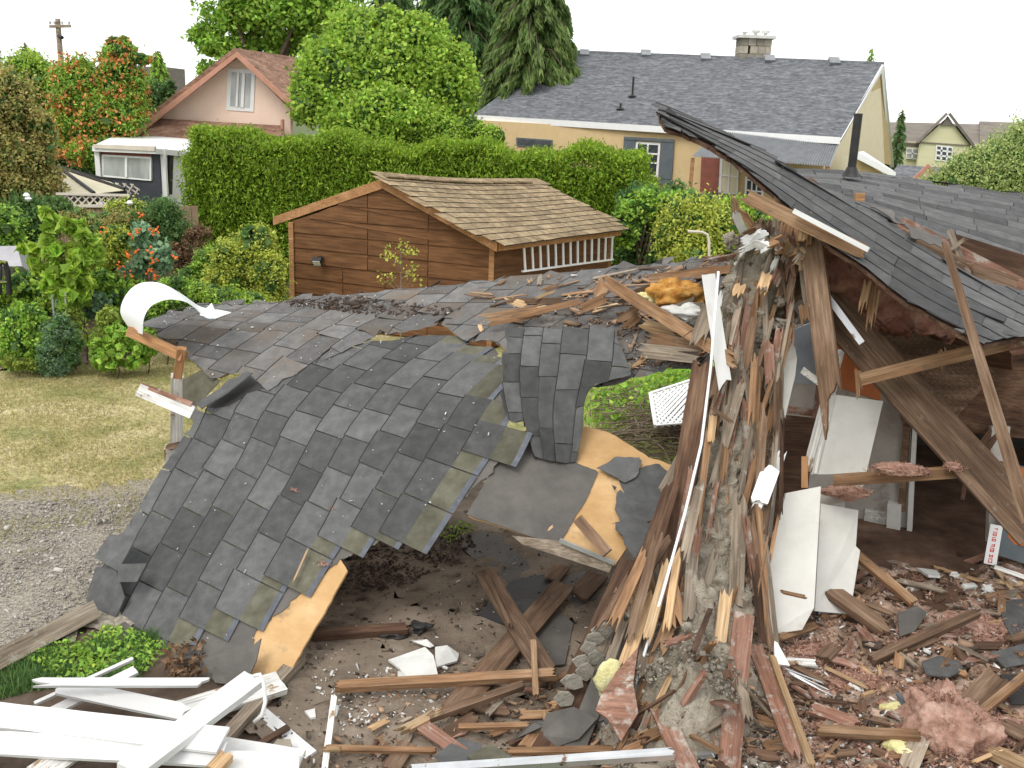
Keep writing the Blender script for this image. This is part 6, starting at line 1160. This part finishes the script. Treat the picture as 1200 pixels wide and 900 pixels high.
# ---------------------------------------------------------------- planks by hand: label, material, x0,y0,h0, x1,y1,h1, width (heights above the rubble)
def hb(label, m, x0, y0, h0, x1, y1, h1, w, t=.025, jag=(.04, .04), name='board', cat='board', tilt=0, flat=True, **k):
    def at(px, py, h):
        z = .1
        for _ in range(4): q = G(px, py, z); z = max(hr(q.x, q.y), hp(q.x, q.y) if .5 < q.x < 2.1 and 5.2 < q.y < 7.8 else -1, .03) + h
        return G(px, py, z)
    kk = dict(nrm=(0, -.35, 1)) if flat else {}
    return board(label, m, at(x0, y0, h0), at(x1, y1, h1), w, t, jag=jag, name=name, cat=cat, tilt=tilt, **kk, **k)
pa = hb('wide brown plank leaning across another in the pit', 'wood_brown', 566, 668, .32, 640, 788, .16, .17)
hb(None, 'wood_brown', 570, 674, .36, 598, 735, .27, .03, .03, name='nailed_strip', parent=pa)
hb('very wide brown plank lying diagonally under the leaning plank', 'wood_brown', 662, 684, .1, 530, 835, .06, .2, .03, name='board')
hb('long square brown timber lying level across the pit', 'wood_cedar', 392, 805, .1, 652, 790, .15, .075, .06, name='timber', cat='timber')
hb('short upright brown stake in the pit', 'wood_cedar', 625, 750, .3, 628, 818, .1, .045, .04, flat=False, name='stake', cat='stake')
hb('brown timber with a pale splintered left end', 'wood_brown', 500, 842, .12, 615, 802, .14, .06, .05, name='timber', cat='timber')
hb('pale fresh splinter at the end of the split timber', 'wood_fresh', 466, 860, .08, 520, 832, .14, .06, .04, jag=(.1, .1), name='splinter', cat='splinter')
hb('square brown board scrap at the far side of the pit', 'wood_brown', 676, 700, .05, 702, 672, .05, .19, .02)
hb('small brown board end under the wide diagonal plank', 'wood_brown', 645, 680, .04, 660, 662, .05, .15, .02)
hb('dark red brown beam lying by the leaf litter', 'wood_dark', 365, 745, .05, 480, 736, .06, .08, .06, name='beam', cat='beam')
hb('thin orange lath along the bottom left of the pit', 'wood_cedar', 380, 877, .06, 512, 880, .08, .04, .03, name='lath', cat='lath')
hb('orange lath along the bottom middle of the pit', 'wood_cedar', 590, 881, .12, 720, 878, .12, .045, .03, name='lath', cat='lath')
hb('orange stick below the upright stake', 'wood_cedar', 535, 852, .1, 622, 850, .1, .04, .03, name='lath', cat='lath')
hb('short brown board by the dark shingle scraps', 'wood_red', 492, 848, .1, 545, 886, .08, .1, .02)
hb('brown board end at the bottom of the pit', 'wood_brown', 455, 905, .03, 480, 868, .06, .12, .02)
hb('reddish board near the orange bottom lath', 'wood_brown', 520, 862, .05, 560, 838, .06, .09, .02)
hb('pale pointed board stub near the bottom pipe', 'wood_cedar', 615, 880, .08, 640, 850, .1, .12, .02)
hb('white painted narrow strip standing near the bottom left of the pit', 'white_worn', 392, 815, .12, 380, 905, .03, .04, .03, name='trim_strip', cat='trim')
hb('thin orange stub crossing the white strip', 'wood_fresh', 376, 878, .09, 402, 878, .07, .03, .02, name='splinter', cat='splinter')
hb('dirty white metal pipe along the bottom edge', 'alu', 480, 903, .1, 792, 883, .3, .055, .05, name='metal_pipe', cat='pipe')
hb('short piece of silver pipe near the plaster heap', 'alu', 745, 802, .12, 782, 810, .1, .035, .03, name='metal_pipe', cat='pipe')
hb('short silver tube end near the bottom planks', 'alu', 815, 886, .12, 838, 884, .12, .035, .03, name='metal_pipe', cat='pipe')
def flat(label, m, pp, name, cat, h=.03, th=.02, jitter=0):
    mb = MB(); Q_ = []
    for (x, y, *r_) in pp: q = rub(x, y); q = G(x, y, q.z + h + (r_[0] if r_ else 0)); Q_.append(q)
    mb.slab(Q_, th); return tag(mb.build(name, m), label, cat)
flat('large white broken plasterboard piece in the pit', 'plaster_white', [(455, 773), (470, 768), (498, 758, .04), (508, 768, .03), (514, 794), (486, 796), (476, 793), (468, 783)], 'plasterboard_piece', 'plasterboard', .05, .02)
flat('smaller grey plasterboard piece right of the large white one', 'plaster_white', [(510, 758, .04), (524, 756, .06), (538, 766), (536, 774), (522, 778), (510, 782)], 'plasterboard_piece', 'plasterboard', .04, .02)
flat('narrow white plasterboard sliver above the large piece', 'plaster_white', [(480, 750, .03), (500, 749, .04), (509, 757), (504, 759), (485, 753)], 'plasterboard_piece', 'plasterboard', .03, .015)
flat('small white chip left of the large plasterboard piece', 'plaster_white', [(466, 786), (482, 790), (482, 796), (466, 795)], 'plasterboard_piece', 'plasterboard', .04, .015)
flat('small pale tile chip on the dirt beside the white siding', 'plaster_white', [(357, 833), (369, 830), (370, 840), (364, 841)], 'tile_chip', 'chip')
flat('grey stone chunk by the white siding boards', 'stone', [(315, 878), (325, 866, .05), (340, 866, .05), (343, 882), (325, 886)], 'stone_chunk', 'stone', .04, .08)
flat('loose dark shingle lying at the bottom of the pit', 'shingle', [(510, 885), (538, 864), (565, 872), (560, 890), (520, 900)], 'loose_shingle', 'shingle', .1, .01)
flat('olive grey loose shingle beside the dark one', 'shingle_olive', [(548, 885), (575, 872), (600, 884), (590, 896), (556, 897)], 'loose_shingle', 'shingle', .12, .01)
flat('crumpled grey felt sheet at the bottom of the pit', 'felt', [(600, 868), (625, 845, .1), (655, 842, .12), (662, 852, .05), (640, 850, .1), (622, 862)], 'felt_scrap', 'felt', .08, .01)
flat('flat dark felt sheet on the far pit floor', 'felt', [(640, 715), (660, 720), (672, 730), (662, 778), (640, 780), (620, 740)], 'felt_scrap', 'felt', .02, .01); flat('dark felt sheet beneath the two crossed planks', 'felt_black', [(600, 680), (640, 672), (655, 690), (620, 715), (600, 735), (560, 720)], 'felt_scrap', 'felt', .015, .01)
flat('long dark felt sheet spread between the crossed planks and the deck', 'felt', [(560, 622), (640, 640), (690, 672), (700, 700), (660, 720), (560, 660), (540, 640)], 'felt_scrap', 'felt', .008, .008)
def crumple(label, m, x, y, d, r, name='felt_scrap', cat='felt', amp=1.1, rz=.6): return lump(name, x, y, d, r, r * rz, r, m, amp, 2.2, 3, label=label, cat=cat)
crumple('crumpled black tar paper lump in the pit', 'felt_black', 491, 736, rub(491, 740).y, .065); crumple('low crumpled black paper left of the tar paper lump', 'felt_black', 462, 740, rub(462, 742).y, .09, rz=.3)
# rolled dark felt falling over the deck corner, cracked plaster strip
M('mortar', [(.24, .22, .18), (.36, .335, .285)], scale=(9, 9, 9), rough=.95, bump=1.5, bscale=30, coord='pos', chip=((.14, .12, .1), .62, (7, 7, 7), .05))
ff = thing('mortar_crusted_board', 'dark leaning boards crusted with cracked grey mortar left of the plaster heap', 'boards', (*D(690, 800, 6.2).xy, 0))
for x0, y0, d0, x1, y1, d1, w, m in ((742, 655, 6.98, 668, 815, 6.2, .17, 'wood_dark'), (730, 690, 6.8, 690, 800, 6.25, .1, 'wood_grey'), (700, 780, 6.4, 632, 895, 5.75, .2, 'wood_dark'), (716, 770, 6.35, 668, 890, 5.8, .14, 'felt'), (735, 720, 6.7, 706, 850, 6.0, .12, 'felt')):
    brd(None, m, x0, y0, d0, x1, y1, d1, w, .03, jag=(.05, .06), parent=ff, name='backing_board')
_r4 = random.Random(9); mb = MB()
for k in range(12):
    u = k / 12; cx = 724 - 62 * u + _r4.uniform(-8, 8); cy = 715 + 108 * u + _r4.uniform(-5, 5); d = 6.68 - .62 * u - .05; n_ = _r4.randint(5, 7); a0_ = _r4.random() * 6; pts_ = []
    for q in range(n_): a = a0_ + q * 6.283 / n_; r_ = _r4.uniform(9, 15); pts_.append(D(cx + r_ * math.cos(a) * .95, cy + r_ * math.sin(a) * .75, d - .02 * (k % 2)))
    mb.slab(pts_, .018)
mb.build('mortar_crust', 'mortar', ff)
flat_ = MB(); flat_.slab([D(640, 836, 6.0), D(672, 828, 6.05), D(700, 842, 5.98), D(678, 866, 5.86), D(650, 876, 5.85), D(632, 862, 5.9)], .012); flat_.build('felt_scrap', 'felt', ff)
# boards around the deck corner (standing)
SB = [('brown board edge standing beside the torn felt', 'wood_cedar', 713, 702, 6.75, 758, 672, 6.8, .05, .05), ('upright dark board under the deck corner', 'wood_dark', 722, 705, 6.7, 716, 765, 6.5, .13, .03), ('long brown stick rising to the deck corner', 'wood_brown', 745, 690, 6.7, 785, 628, 6.95, .07, .04), ('split fresh lath below the long brown stick', 'wood_fresh', 752, 668, 6.65, 738, 735, 6.45, .035, .02), ('second split fresh lath beside the first', 'wood_fresh', 744, 690, 6.62, 742, 738, 6.45, .03, .02),
 ('pale board with torn plaster top left of the conduit', 'wood_grey', 770, 655, 6.95, 790, 725, 6.75, .12, .03), ('tan board behind the conduit under the deck corner', 'wood_cedar', 755, 672, 6.9, 777, 735, 6.7, .1, .02), ('brown angled board under the pale board', 'wood_brown', 756, 715, 6.7, 738, 765, 6.5, .12, .02), ('dark board in the gap right of the deck', 'wood_dark', 790, 560, 7.3, 760, 655, 7.0, .12, .02), ('reddish narrow board left of the brown standing plank', 'wood_red', 812, 545, 7.3, 795, 640, 7.0, .06, .03)]
for l, m, x0, y0, d0, x1, y1, d1, w, t in SB: brd(l, m, x0, y0, d0, x1, y1, d1, w, t, jag=(.08, .06), tilt=random.uniform(-15, 15))
random.seed(91)
FAN = [(760, 640, 715, 740), (772, 622, 735, 760), (785, 650, 756, 758), (742, 668, 700, 740), (796, 640, 780, 745), (765, 690, 728, 790), (800, 690, 770, 770), (812, 640, 806, 735), (735, 720, 706, 800), (822, 560, 800, 660), (852, 690, 842, 770), (760, 735, 752, 800), (790, 720, 812, 800), (780, 660, 800, 745)]
for x0, y0, x1, y1 in FAN: brd('split board in the fan of wreckage left of the plaster wall foot', random.choice(['wood_cedar', 'wood_brown', 'wood_grey', 'wood_fresh', 'wood_grey']), x0, y0, 7.0 - (y0 - 620) * .0034 - .1, x1, y1, 7.0 - (y1 - 620) * .0042 - .25, random.uniform(.04, .11), .02, jag=(.12, .12), tilt=random.uniform(-30, 30), name='split_board', cat='board', group='split boards fanned left of the plaster wall')
# broken panel with yellow foam
bp = thing('wall_fragment', 'pinkish broken wall panel with yellow foam edge near the conduit foot', 'panel', rub(725, 840)); mb = MB(); mb.slab([D(748, 758, 6.1), D(742, 800, 5.95), D(748, 835, 5.8), D(728, 868, 5.65), (D(712, 842, 5.75)), D(698, 832, 5.8), D(704, 815, 5.9), D(722, 788, 6.02)], .03); mb.build('face', 'wood_red', bp)
lump('foam_edge', 712, 795, 6.05, .085, .14, .03, 'foam', .35, 3, 3, parent=bp)
# vertical lath bundle right of the stub
BL = [(878, 590, 906, 770, .05, 'wood_brown'), (886, 560, 900, 745, .05, 'wood_cedar'), (893, 600, 912, 768, .035, 'wood_grey'), (882, 640, 895, 760, .06, 'wood_dark'), (900, 620, 885, 700, .04, 'wood_cedar'), (872, 600, 884, 680, .05, 'wood_red'), (904, 560, 893, 640, .05, 'wood_brown'), (910, 500, 902, 600, .04, 'wood_grey'), (896, 470, 888, 590, .06, 'wood_brown'), (885, 410, 880, 500, .05, 'wood_cedar'), (917, 485, 915, 610, .025, 'wood_dark'), (912, 600, 902, 660, .03, 'wood_cedar')]
bl = thing('lath_bundle', 'upright bundle of split laths between the plaster wall and white door panel', 'laths', (*D(895, 760, 6.8).xy, 0))
for x0, y0, x1, y1, w, m in BL: dd = 7.15 - (y0 - 560) * .002; brd(None, m, x0, y0, dd, x1, y1, dd - .3 * (y1 - y0) / 150, w, .02, jag=(.15, .1), parent=bl, name='lath', tilt=random.uniform(-30, 30))
brd('tan board fragment behind the upright lath bundle', 'wood_grey', 868, 575, 7.15, 862, 712, 6.95, .11, .03, jag=(.12, .08))
# planks on the plaster heap
brd('long red painted plank with mortar crust standing on the heap', 'wood_red', 872, 718, 6.35, 852, 915, 5.35, .14, .035, jag=(.02, .02), tilt=-6, name='board', cat='board')
HB = [('brown mortar smeared plank right of the red plank', 'wood_red', 884, 755, .16, 935, 893, .08, .1, .03, (.05, .12)), ('thin fresh yellow lath leaning right of the brown plank', 'wood_fresh', 904, 768, .18, 952, 900, .1, .045, .03, (.03, .03)),
 ('short red board wedge near the bottom of the heap', 'wood_red', 772, 828, .22, 808, 905, .1, .13, .03, (.05, .02)), ('pink tinted stick rising across the heap', 'wood_red', 828, 785, .22, 790, 842, .14, .05, .03, (.04, .04)), ('pale broken stick crossing the wedge', 'wood_cedar', 826, 832, .16, 745, 870, .12, .07, .03, (.12, .1)), ('brown round stick right of the crossing', 'wood_grey', 856, 838, .15, 803, 870, .12, .05, .04, (.03, .03)),
 ('short stick below the silver pipe', 'wood_cedar', 748, 820, .14, 785, 845, .12, .05, .02, (.05, .06)), ('lower thin stick crossing towards the red plank', 'wood_cedar', 798, 855, .1, 846, 882, .09, .035, .02, (.03, .03)), ('red board lying level across the heap', 'wood_red', 800, 812, .1, 862, 828, .08, .09, .02, (.1, .05)),
 ('small bent orange board on the heap', 'wood_cedar', 806, 790, .12, 836, 752, .16, .06, .02, (.06, .04)), ('short reddish board at the top of the heap', 'wood_red', 776, 756, .06, 812, 744, .05, .06, .02, (.05, .05)), ('dark thin stick poking out of the heap top', 'wood_dark', 812, 765, .06, 838, 700, .22, .035, .02, (.03, .05)), ('dark stick reaching from the heap into the lath bundle', 'wood_dark', 868, 702, .2, 908, 658, .45, .035, .03, (.04, .04)),
 ('brown plank stub between red plank and thin lath', 'wood_grey', 866, 790, .06, 878, 850, .05, .07, .02, (.08, .08)), ('narrow grey strip at the bottom beside the red plank', 'wood_grey', 905, 842, .05, 870, 800, .1, .05, .02, (.05, .05)), ('orange chip of board at the bottom of the heap', 'wood_cedar', 760, 872, .12, 730, 885, .1, .09, .02, (.08, .05)), ('split pale stick left of the red wedge', 'wood_fresh', 765, 850, .17, 826, 838, .17, .05, .03, (.1, .1)), ('thin dark orange sliver under the foam edged panel', 'wood_cedar', 722, 885, .08, 738, 855, .12, .03, .02, (.05, .08))]
for l, m, x0, y0, h0, x1, y1, h1, w, t, jg in HB: hb(l, m, x0, y0, h0 + .09, x1, y1, h1 + .09, w, t, jag=jg, tilt=random.uniform(-12, 12))
# right rubble boards
RBD = [('long fresh brown board leaning down from the cabinet side', 'wood_cedar', 960, 613, .5, 1072, 708, .08, .085, .04, (.03, .03)), ('thick dark brown timber with a broken light end', 'wood_brown', 970, 690, .22, 1042, 742, .06, .15, .06, (.02, .06)), ('long brown timber rising to the right across the rubble', 'wood_brown', 1020, 774, .08, 1146, 718, .2, .07, .06, (.02, .03)),
 ('level orange brown board near the bottom of the rubble', 'wood_cedar', 955, 856, .08, 1080, 862, .08, .075, .04, (.03, .03)), ('short red brown board above the level orange board', 'wood_red', 946, 828, .08, 1008, 850, .07, .1, .03, (.04, .04)), ('fresh brown board rising at the right edge', 'wood_cedar', 1146, 838, .12, 1210, 785, .25, .055, .05, (.02, .02)), ('flat brown board behind the rising board at the right edge', 'wood_brown', 1135, 828, .1, 1172, 790, .18, .17, .02, (.04, .04)),
 ('pale log end at the bottom right corner', 'wood_fresh', 1160, 880, .08, 1215, 905, .06, .1, .06, (.03, .03)), ('brown board in the right corner above the pale log', 'wood_brown', 1170, 846, .06, 1220, 870, .06, .13, .02, (.05, .05)), ('thin brown strip in the middle of the rubble', 'wood_brown', 1010, 840, .06, 1048, 848, .06, .05, .02, (.05, .05)), ('thin board at the foot of the thick dark timber', 'wood_cedar', 962, 722, .06, 1004, 720, .06, .05, .03, (.03, .03)),
 ('flat brown lath right of the thick dark timber', 'wood_brown', 1010, 705, .05, 1050, 722, .06, .05, .02, (.05, .05)), ('orange brown board scrap at the white panel foot', 'wood_cedar', 912, 748, .1, 958, 732, .08, .06, .02, (.06, .04)), ('small upright wood block in the rubble', 'wood_cedar', 1055, 762, .15, 1052, 785, .05, .07, .02, (.05, .02)), ('brown lath pair below the white shard', 'wood_brown', 930, 780, .06, 972, 802, .06, .05, .02, (.05, .05)), ('brown curved chunk in the centre of the rubble', 'wood_brown', 960, 776, .06, 980, 755, .14, .1, .03, (.08, .06)), ('short lath on the tall white door panel', 'wood_cedar', 914, 693, .7, 945, 700, .62, .03, .015, (.04, .04)), ('grey white strip near the rubble centre', 'white_worn', 920, 775, .06, 958, 778, .06, .07, .02, (.03, .03)), ('dusty brown board stub at the bottom centre right', 'wood_grey', 1062, 905, .04, 1080, 862, .07, .12, .02, (.05, .05)), ('orange brown floorboard strip at the right edge of the floor', 'wood_cedar', 1040, 690, .03, 1075, 703, .04, .04, .02, (.04, .04))]
for l, m, x0, y0, h0, x1, y1, h1, w, t, jg in RBD: hb(l, m, x0, y0, h0, x1, y1, h1, w, t, jag=jg, tilt=random.uniform(-10, 10))
for i in range(3): hb('thin silver metal strip fanned out in the rubble', 'alu', 918 + 3 * i, 783 + i * 3, .08, 968 + 6 * i, 802 + 8 * i, .06, .012, .008, name='metal_strip', cat='strip', group='silver strips fanned out in the rubble')
random.seed(77)
def scatter_boards(n, poly, label, group, L=(.1, .4), w=(.02, .07), mats=('wood_cedar', 'wood_brown', 'wood_grey', 'wood_red', 'wood_fresh', 'wood_dark'), name='wood_scrap', cat='scrap'):
    k = 0; xs = [p[0] for p in poly]; ys = [p[1] for p in poly]
    while k < n:
        x = random.uniform(min(xs), max(xs)); y = random.uniform(min(ys), max(ys))
        if not inpoly(x, y, poly): continue
        a = random.uniform(-.9, .9) + (math.pi / 2 if random.random() < .35 else 0); l = random.uniform(*L); q = rub(x, y); e = q + Vector((math.cos(a) * l, math.sin(a) * l, 0)); ez = max(hr(e.x, e.y), hp(e.x, e.y) if .5 < e.x < 2.1 and 5.2 < e.y < 7.8 else -1, .03)
        board(label, random.choice(mats), q + Vector((0, 0, random.uniform(.01, .07))), Vector((e.x, e.y, ez + random.uniform(.01, .09))), random.uniform(*w), .015, jag=(.05, .08), name=name, cat=cat, group=group, nrm=(random.uniform(-.5, .5), random.uniform(-.9, .1), 1), ny=5); k += 1
scatter_boards(70, [(900, 800), (960, 735), (1205, 740), (1205, 905), (900, 905)], 'small broken wood scrap among the right rubble', 'wood scraps among the right rubble')
scatter_boards(60, [(700, 905), (730, 840), (870, 800), (900, 905)], 'small broken wood scrap around the crossed sticks on the heap', 'wood scraps on the plaster heap', L=(.1, .35))
scatter_boards(34, [(400, 905), (430, 860), (560, 820), (640, 800), (690, 880), (690, 905)], 'small broken wood scrap at the bottom of the pit', 'wood scraps at the bottom of the pit')
scatter_boards(24, [(1010, 660), (1205, 690), (1205, 740), (960, 735)], 'small flat scrap on the open house floor', 'scraps on the house floor', L=(.08, .22), mats=('white_worn', 'wood_brown', 'plaster_white', 'wood_red', 'wood_dark'))
flat('white curled plasterboard piece on the open floor', 'plaster_white', [(1074, 665), (1098, 668), (1102, 675), (1088, 674)], 'plasterboard_piece', 'plasterboard', .1); flat('small white plate shaped piece on the open floor', 'plaster_white', [(1128, 684), (1142, 683), (1146, 687), (1132, 689)], 'plasterboard_piece', 'plasterboard', .08)
flat('dark shingle piece curled by the end of the brown timber', 'felt', [(1052, 718, .12), (1075, 710, .15), (1087, 718, .1), (1072, 740), (1054, 746)], 'shingle_scrap', 'shingle', .05, .012)
flat('dark round edged shingle in the rubble centre right', 'shingle', [(1080, 775), (1100, 768), (1125, 775), (1130, 785), (1112, 793), (1085, 790)], 'shingle_scrap', 'shingle', .06, .012); flat('black shingle at the right edge of the rubble', 'shingle', [(1160, 765), (1215, 750), (1215, 775), (1180, 782)], 'shingle_scrap', 'shingle', .08, .012)
flat('dark layered shingles at the right edge behind the insulation', 'shingle', [(1170, 705), (1215, 700), (1215, 740), (1185, 745), (1175, 725)], 'shingle_scrap', 'shingle', .06, .012); flat('black shingle slab right of the rising board', 'felt_black', [(1172, 790), (1215, 790), (1215, 825), (1185, 825)], 'shingle_scrap', 'shingle', .06, .012)
flat('grey tile fragment below the round edged shingle', 'slate_paint', [(1048, 810), (1062, 815), (1068, 832), (1056, 828)], 'tile_fragment', 'tile', .06, .015)
# ---------------------------------------------------------------- insulation
def fluff(label, px, py, rx, rz, ry, n, mat='insulation', name='insulation_heap', cat='insulation', h=0, d=None, parent=None, s=.05):
    q = rub(px, py) if d is None else D(px, py, d); T = thing(name, label, cat, q) if parent is None else parent
    c = q + Vector((0, 0, h)); n *= 3; g = np.random.default_rng(int(px * 7 + py)); dd = unit(g.normal(size=(n, 3))); dd[:, 2] = np.abs(dd[:, 2]) * 1.0 - .25
    k = np.array([[1 + .45 * noise.fractal(Vector(v) * 1.9 + Vector((px, py, 0)), 1.0, 2.0, 3)] for v in dd]); P = np.array(c)[None] + dd * k * np.array([rx, ry, rz]); P = P + g.normal(size=P.shape) * s * .35; V, Q = leafquads(P, s * .7, s * .22, unit(dd + g.normal(size=dd.shape) * .7), .35)
    l = lump('core', px, py, c.y, rx, rz, ry, mat, .45, 2.6, 5, parent=T); l.location = c - T.matrix_world.translation; tag(npmesh('fibres', V, Q, mat, T), kind='stuff'); return T
fluff('big tangled pink fibreglass insulation heap at the bottom right', 1110, 872, .27, .3, .26, 2600, h=.06)
fluff('flat pink insulation mat behind the long brown timber', 1140, 738, .3, .07, .2, 1100); fluff('small pink insulation tuft left of the big heap', 1078, 818, .12, .07, .1, 600); fluff('low pink insulation strip by the house floor edge', 1085, 685, .25, .05, .12, 600)
fluff('pink insulation scraps at the bottom centre', 985, 862, .22, .05, .14, 700); fluff('dull pink insulation in the middle of the rubble', 1000, 800, .26, .05, .14, 700); fluff('brownish insulation at the right edge bottom', 1175, 858, .2, .06, .14, 500); fluff('faded pink insulation below the white cabinet side', 950, 765, .22, .05, .12, 600)
fluff('pink insulation wad above the white cabinet side', 990, 577, .17, .05, .08, 500, d=7.75, s=.035)
fluff('pink insulation tufts lying on the level beam', 1055, 550, .2, .045, .06, 700, d=7.3, s=.03); fluff('small orange pink tuft near the right end of the level beam', 1122, 547, .09, .03, .05, 250, d=7.2, s=.03)
for px, py, r_, l in ((1045, 832, .09, 'yellow foam lump left of the big pink heap'), (1052, 878, .1, 'pale yellow foam lump at the bottom beside the pink heap'), (1035, 815, .06, 'small olive yellow foam lump above the yellow lump')): q = rub(px, py); lump('foam_lump', px, py, q.y, r_, r_ * .6, r_ * .8, 'foam', .5, 3, 3, label=l, cat='foam')
scatter_boards(45, [(1010, 650), (1205, 660), (1205, 800), (960, 790)], 'broken wood piece in the upper part of the right rubble', 'broken wood in the upper right rubble', L=(.15, .5), w=(.03, .09))
random.seed(55)
P_ = rpts(5200, [(930, 905), (900, 790), (960, 720), (1060, 690), (1205, 690), (1205, 905)], .02); kp = np.array([fr(p[0], p[1], 3, 1.7) > -.05 for p in P_]); P_ = P_[kp]; V, Q = leafquads(P_ + RNG.normal(0, .015, P_.shape), .05, .016, (1, 0, .1), .3)
tag(npmesh('insulation_fluff', V, Q, 'insulation'), 'loose pink insulation fibres spread through the rubble', kind='stuff')
# ---------------------------------------------------------------- white siding boards bottom left
WS = [('upper of the two long white siding boards across the bottom left', -60, 832, .34, 262, 868, .42, .19), ('second long white siding board below the upper one', -60, 868, .3, 262, 885, .36, .17), ('broad white board running under the others to the right', 150, 862, .2, 352, 895, .2, .2),
 ('pointed white siding board on top of the pile', 30, 800, .42, 250, 800, .4, .07), ('white siding board behind the pointed one', 62, 803, .3, 230, 838, .3, .13), ('thick white post slanting up from the bottom to the roof corner', 150, 905, .45, 298, 795, .42, .17), ('worn white board under the slanting post', 205, 838, .15, 330, 800, .12, .2),
 ('white corner post at the bottom of the siding pile', 245, 895, .3, 350, 897, .22, .16), ('worn white board end at the very bottom left', 40, 910, .25, 85, 880, .28, .17), ('thin white trim leaning left under the roof corner', 40, 825, .2, 156, 772, .3, .03), ('second white trim strip beside the leaning trim', 60, 835, .18, 160, 785, .28, .08), ('narrow white board lying on the dirt right of the pile', 305, 834, .03, 365, 886, .03, .09)]
for l, x0, y0, h0, x1, y1, h1, w in WS: board(l, 'white_paint' if 'worn' not in l else 'white_worn', G(x0, y0, h0), G(x1, y1, h1), w, .05 if 'post' in l else .022, jag=((.12, .1) if 'pointed' in l else (.006, .006)), name='siding_board' if 'post' not in l else 'white_post', cat='board', nrm=(0, -.3, 1), ny=5)
board('raw brown timber stub at the lower end of the siding pile', 'wood_fresh', G(248, 905, .36), G(268, 884, .36), .09, .05, name='timber_stub', cat='timber', jag=(.02, .03), nrm=(0, -.3, 1)); board('dark brown timber beneath the worn white board', 'wood_grey', G(262, 868, .06), G(352, 770, .1), .09, .08, name='timber', cat='timber', nrm=(0, -.3, 1))
board('dark strip across the narrow white board', 'wood_dark', G(298, 876, .06), G(338, 852, .08), .045, .02, name='strip', cat='strip', nrm=(0, -.3, 1))
mb = MB(); mb.tube([G(298, 792, .55), G(304, 790, .57), G(309, 800, .5), G(311, 822, .4), G(307, 838, .3), G(298, 846, .25)], .014, 8); tag(mb.build('bent_cable', 'white_clean', smooth=True), 'white cable bending out from under the roof corner', 'cable')
bpy.context.view_layer.update()
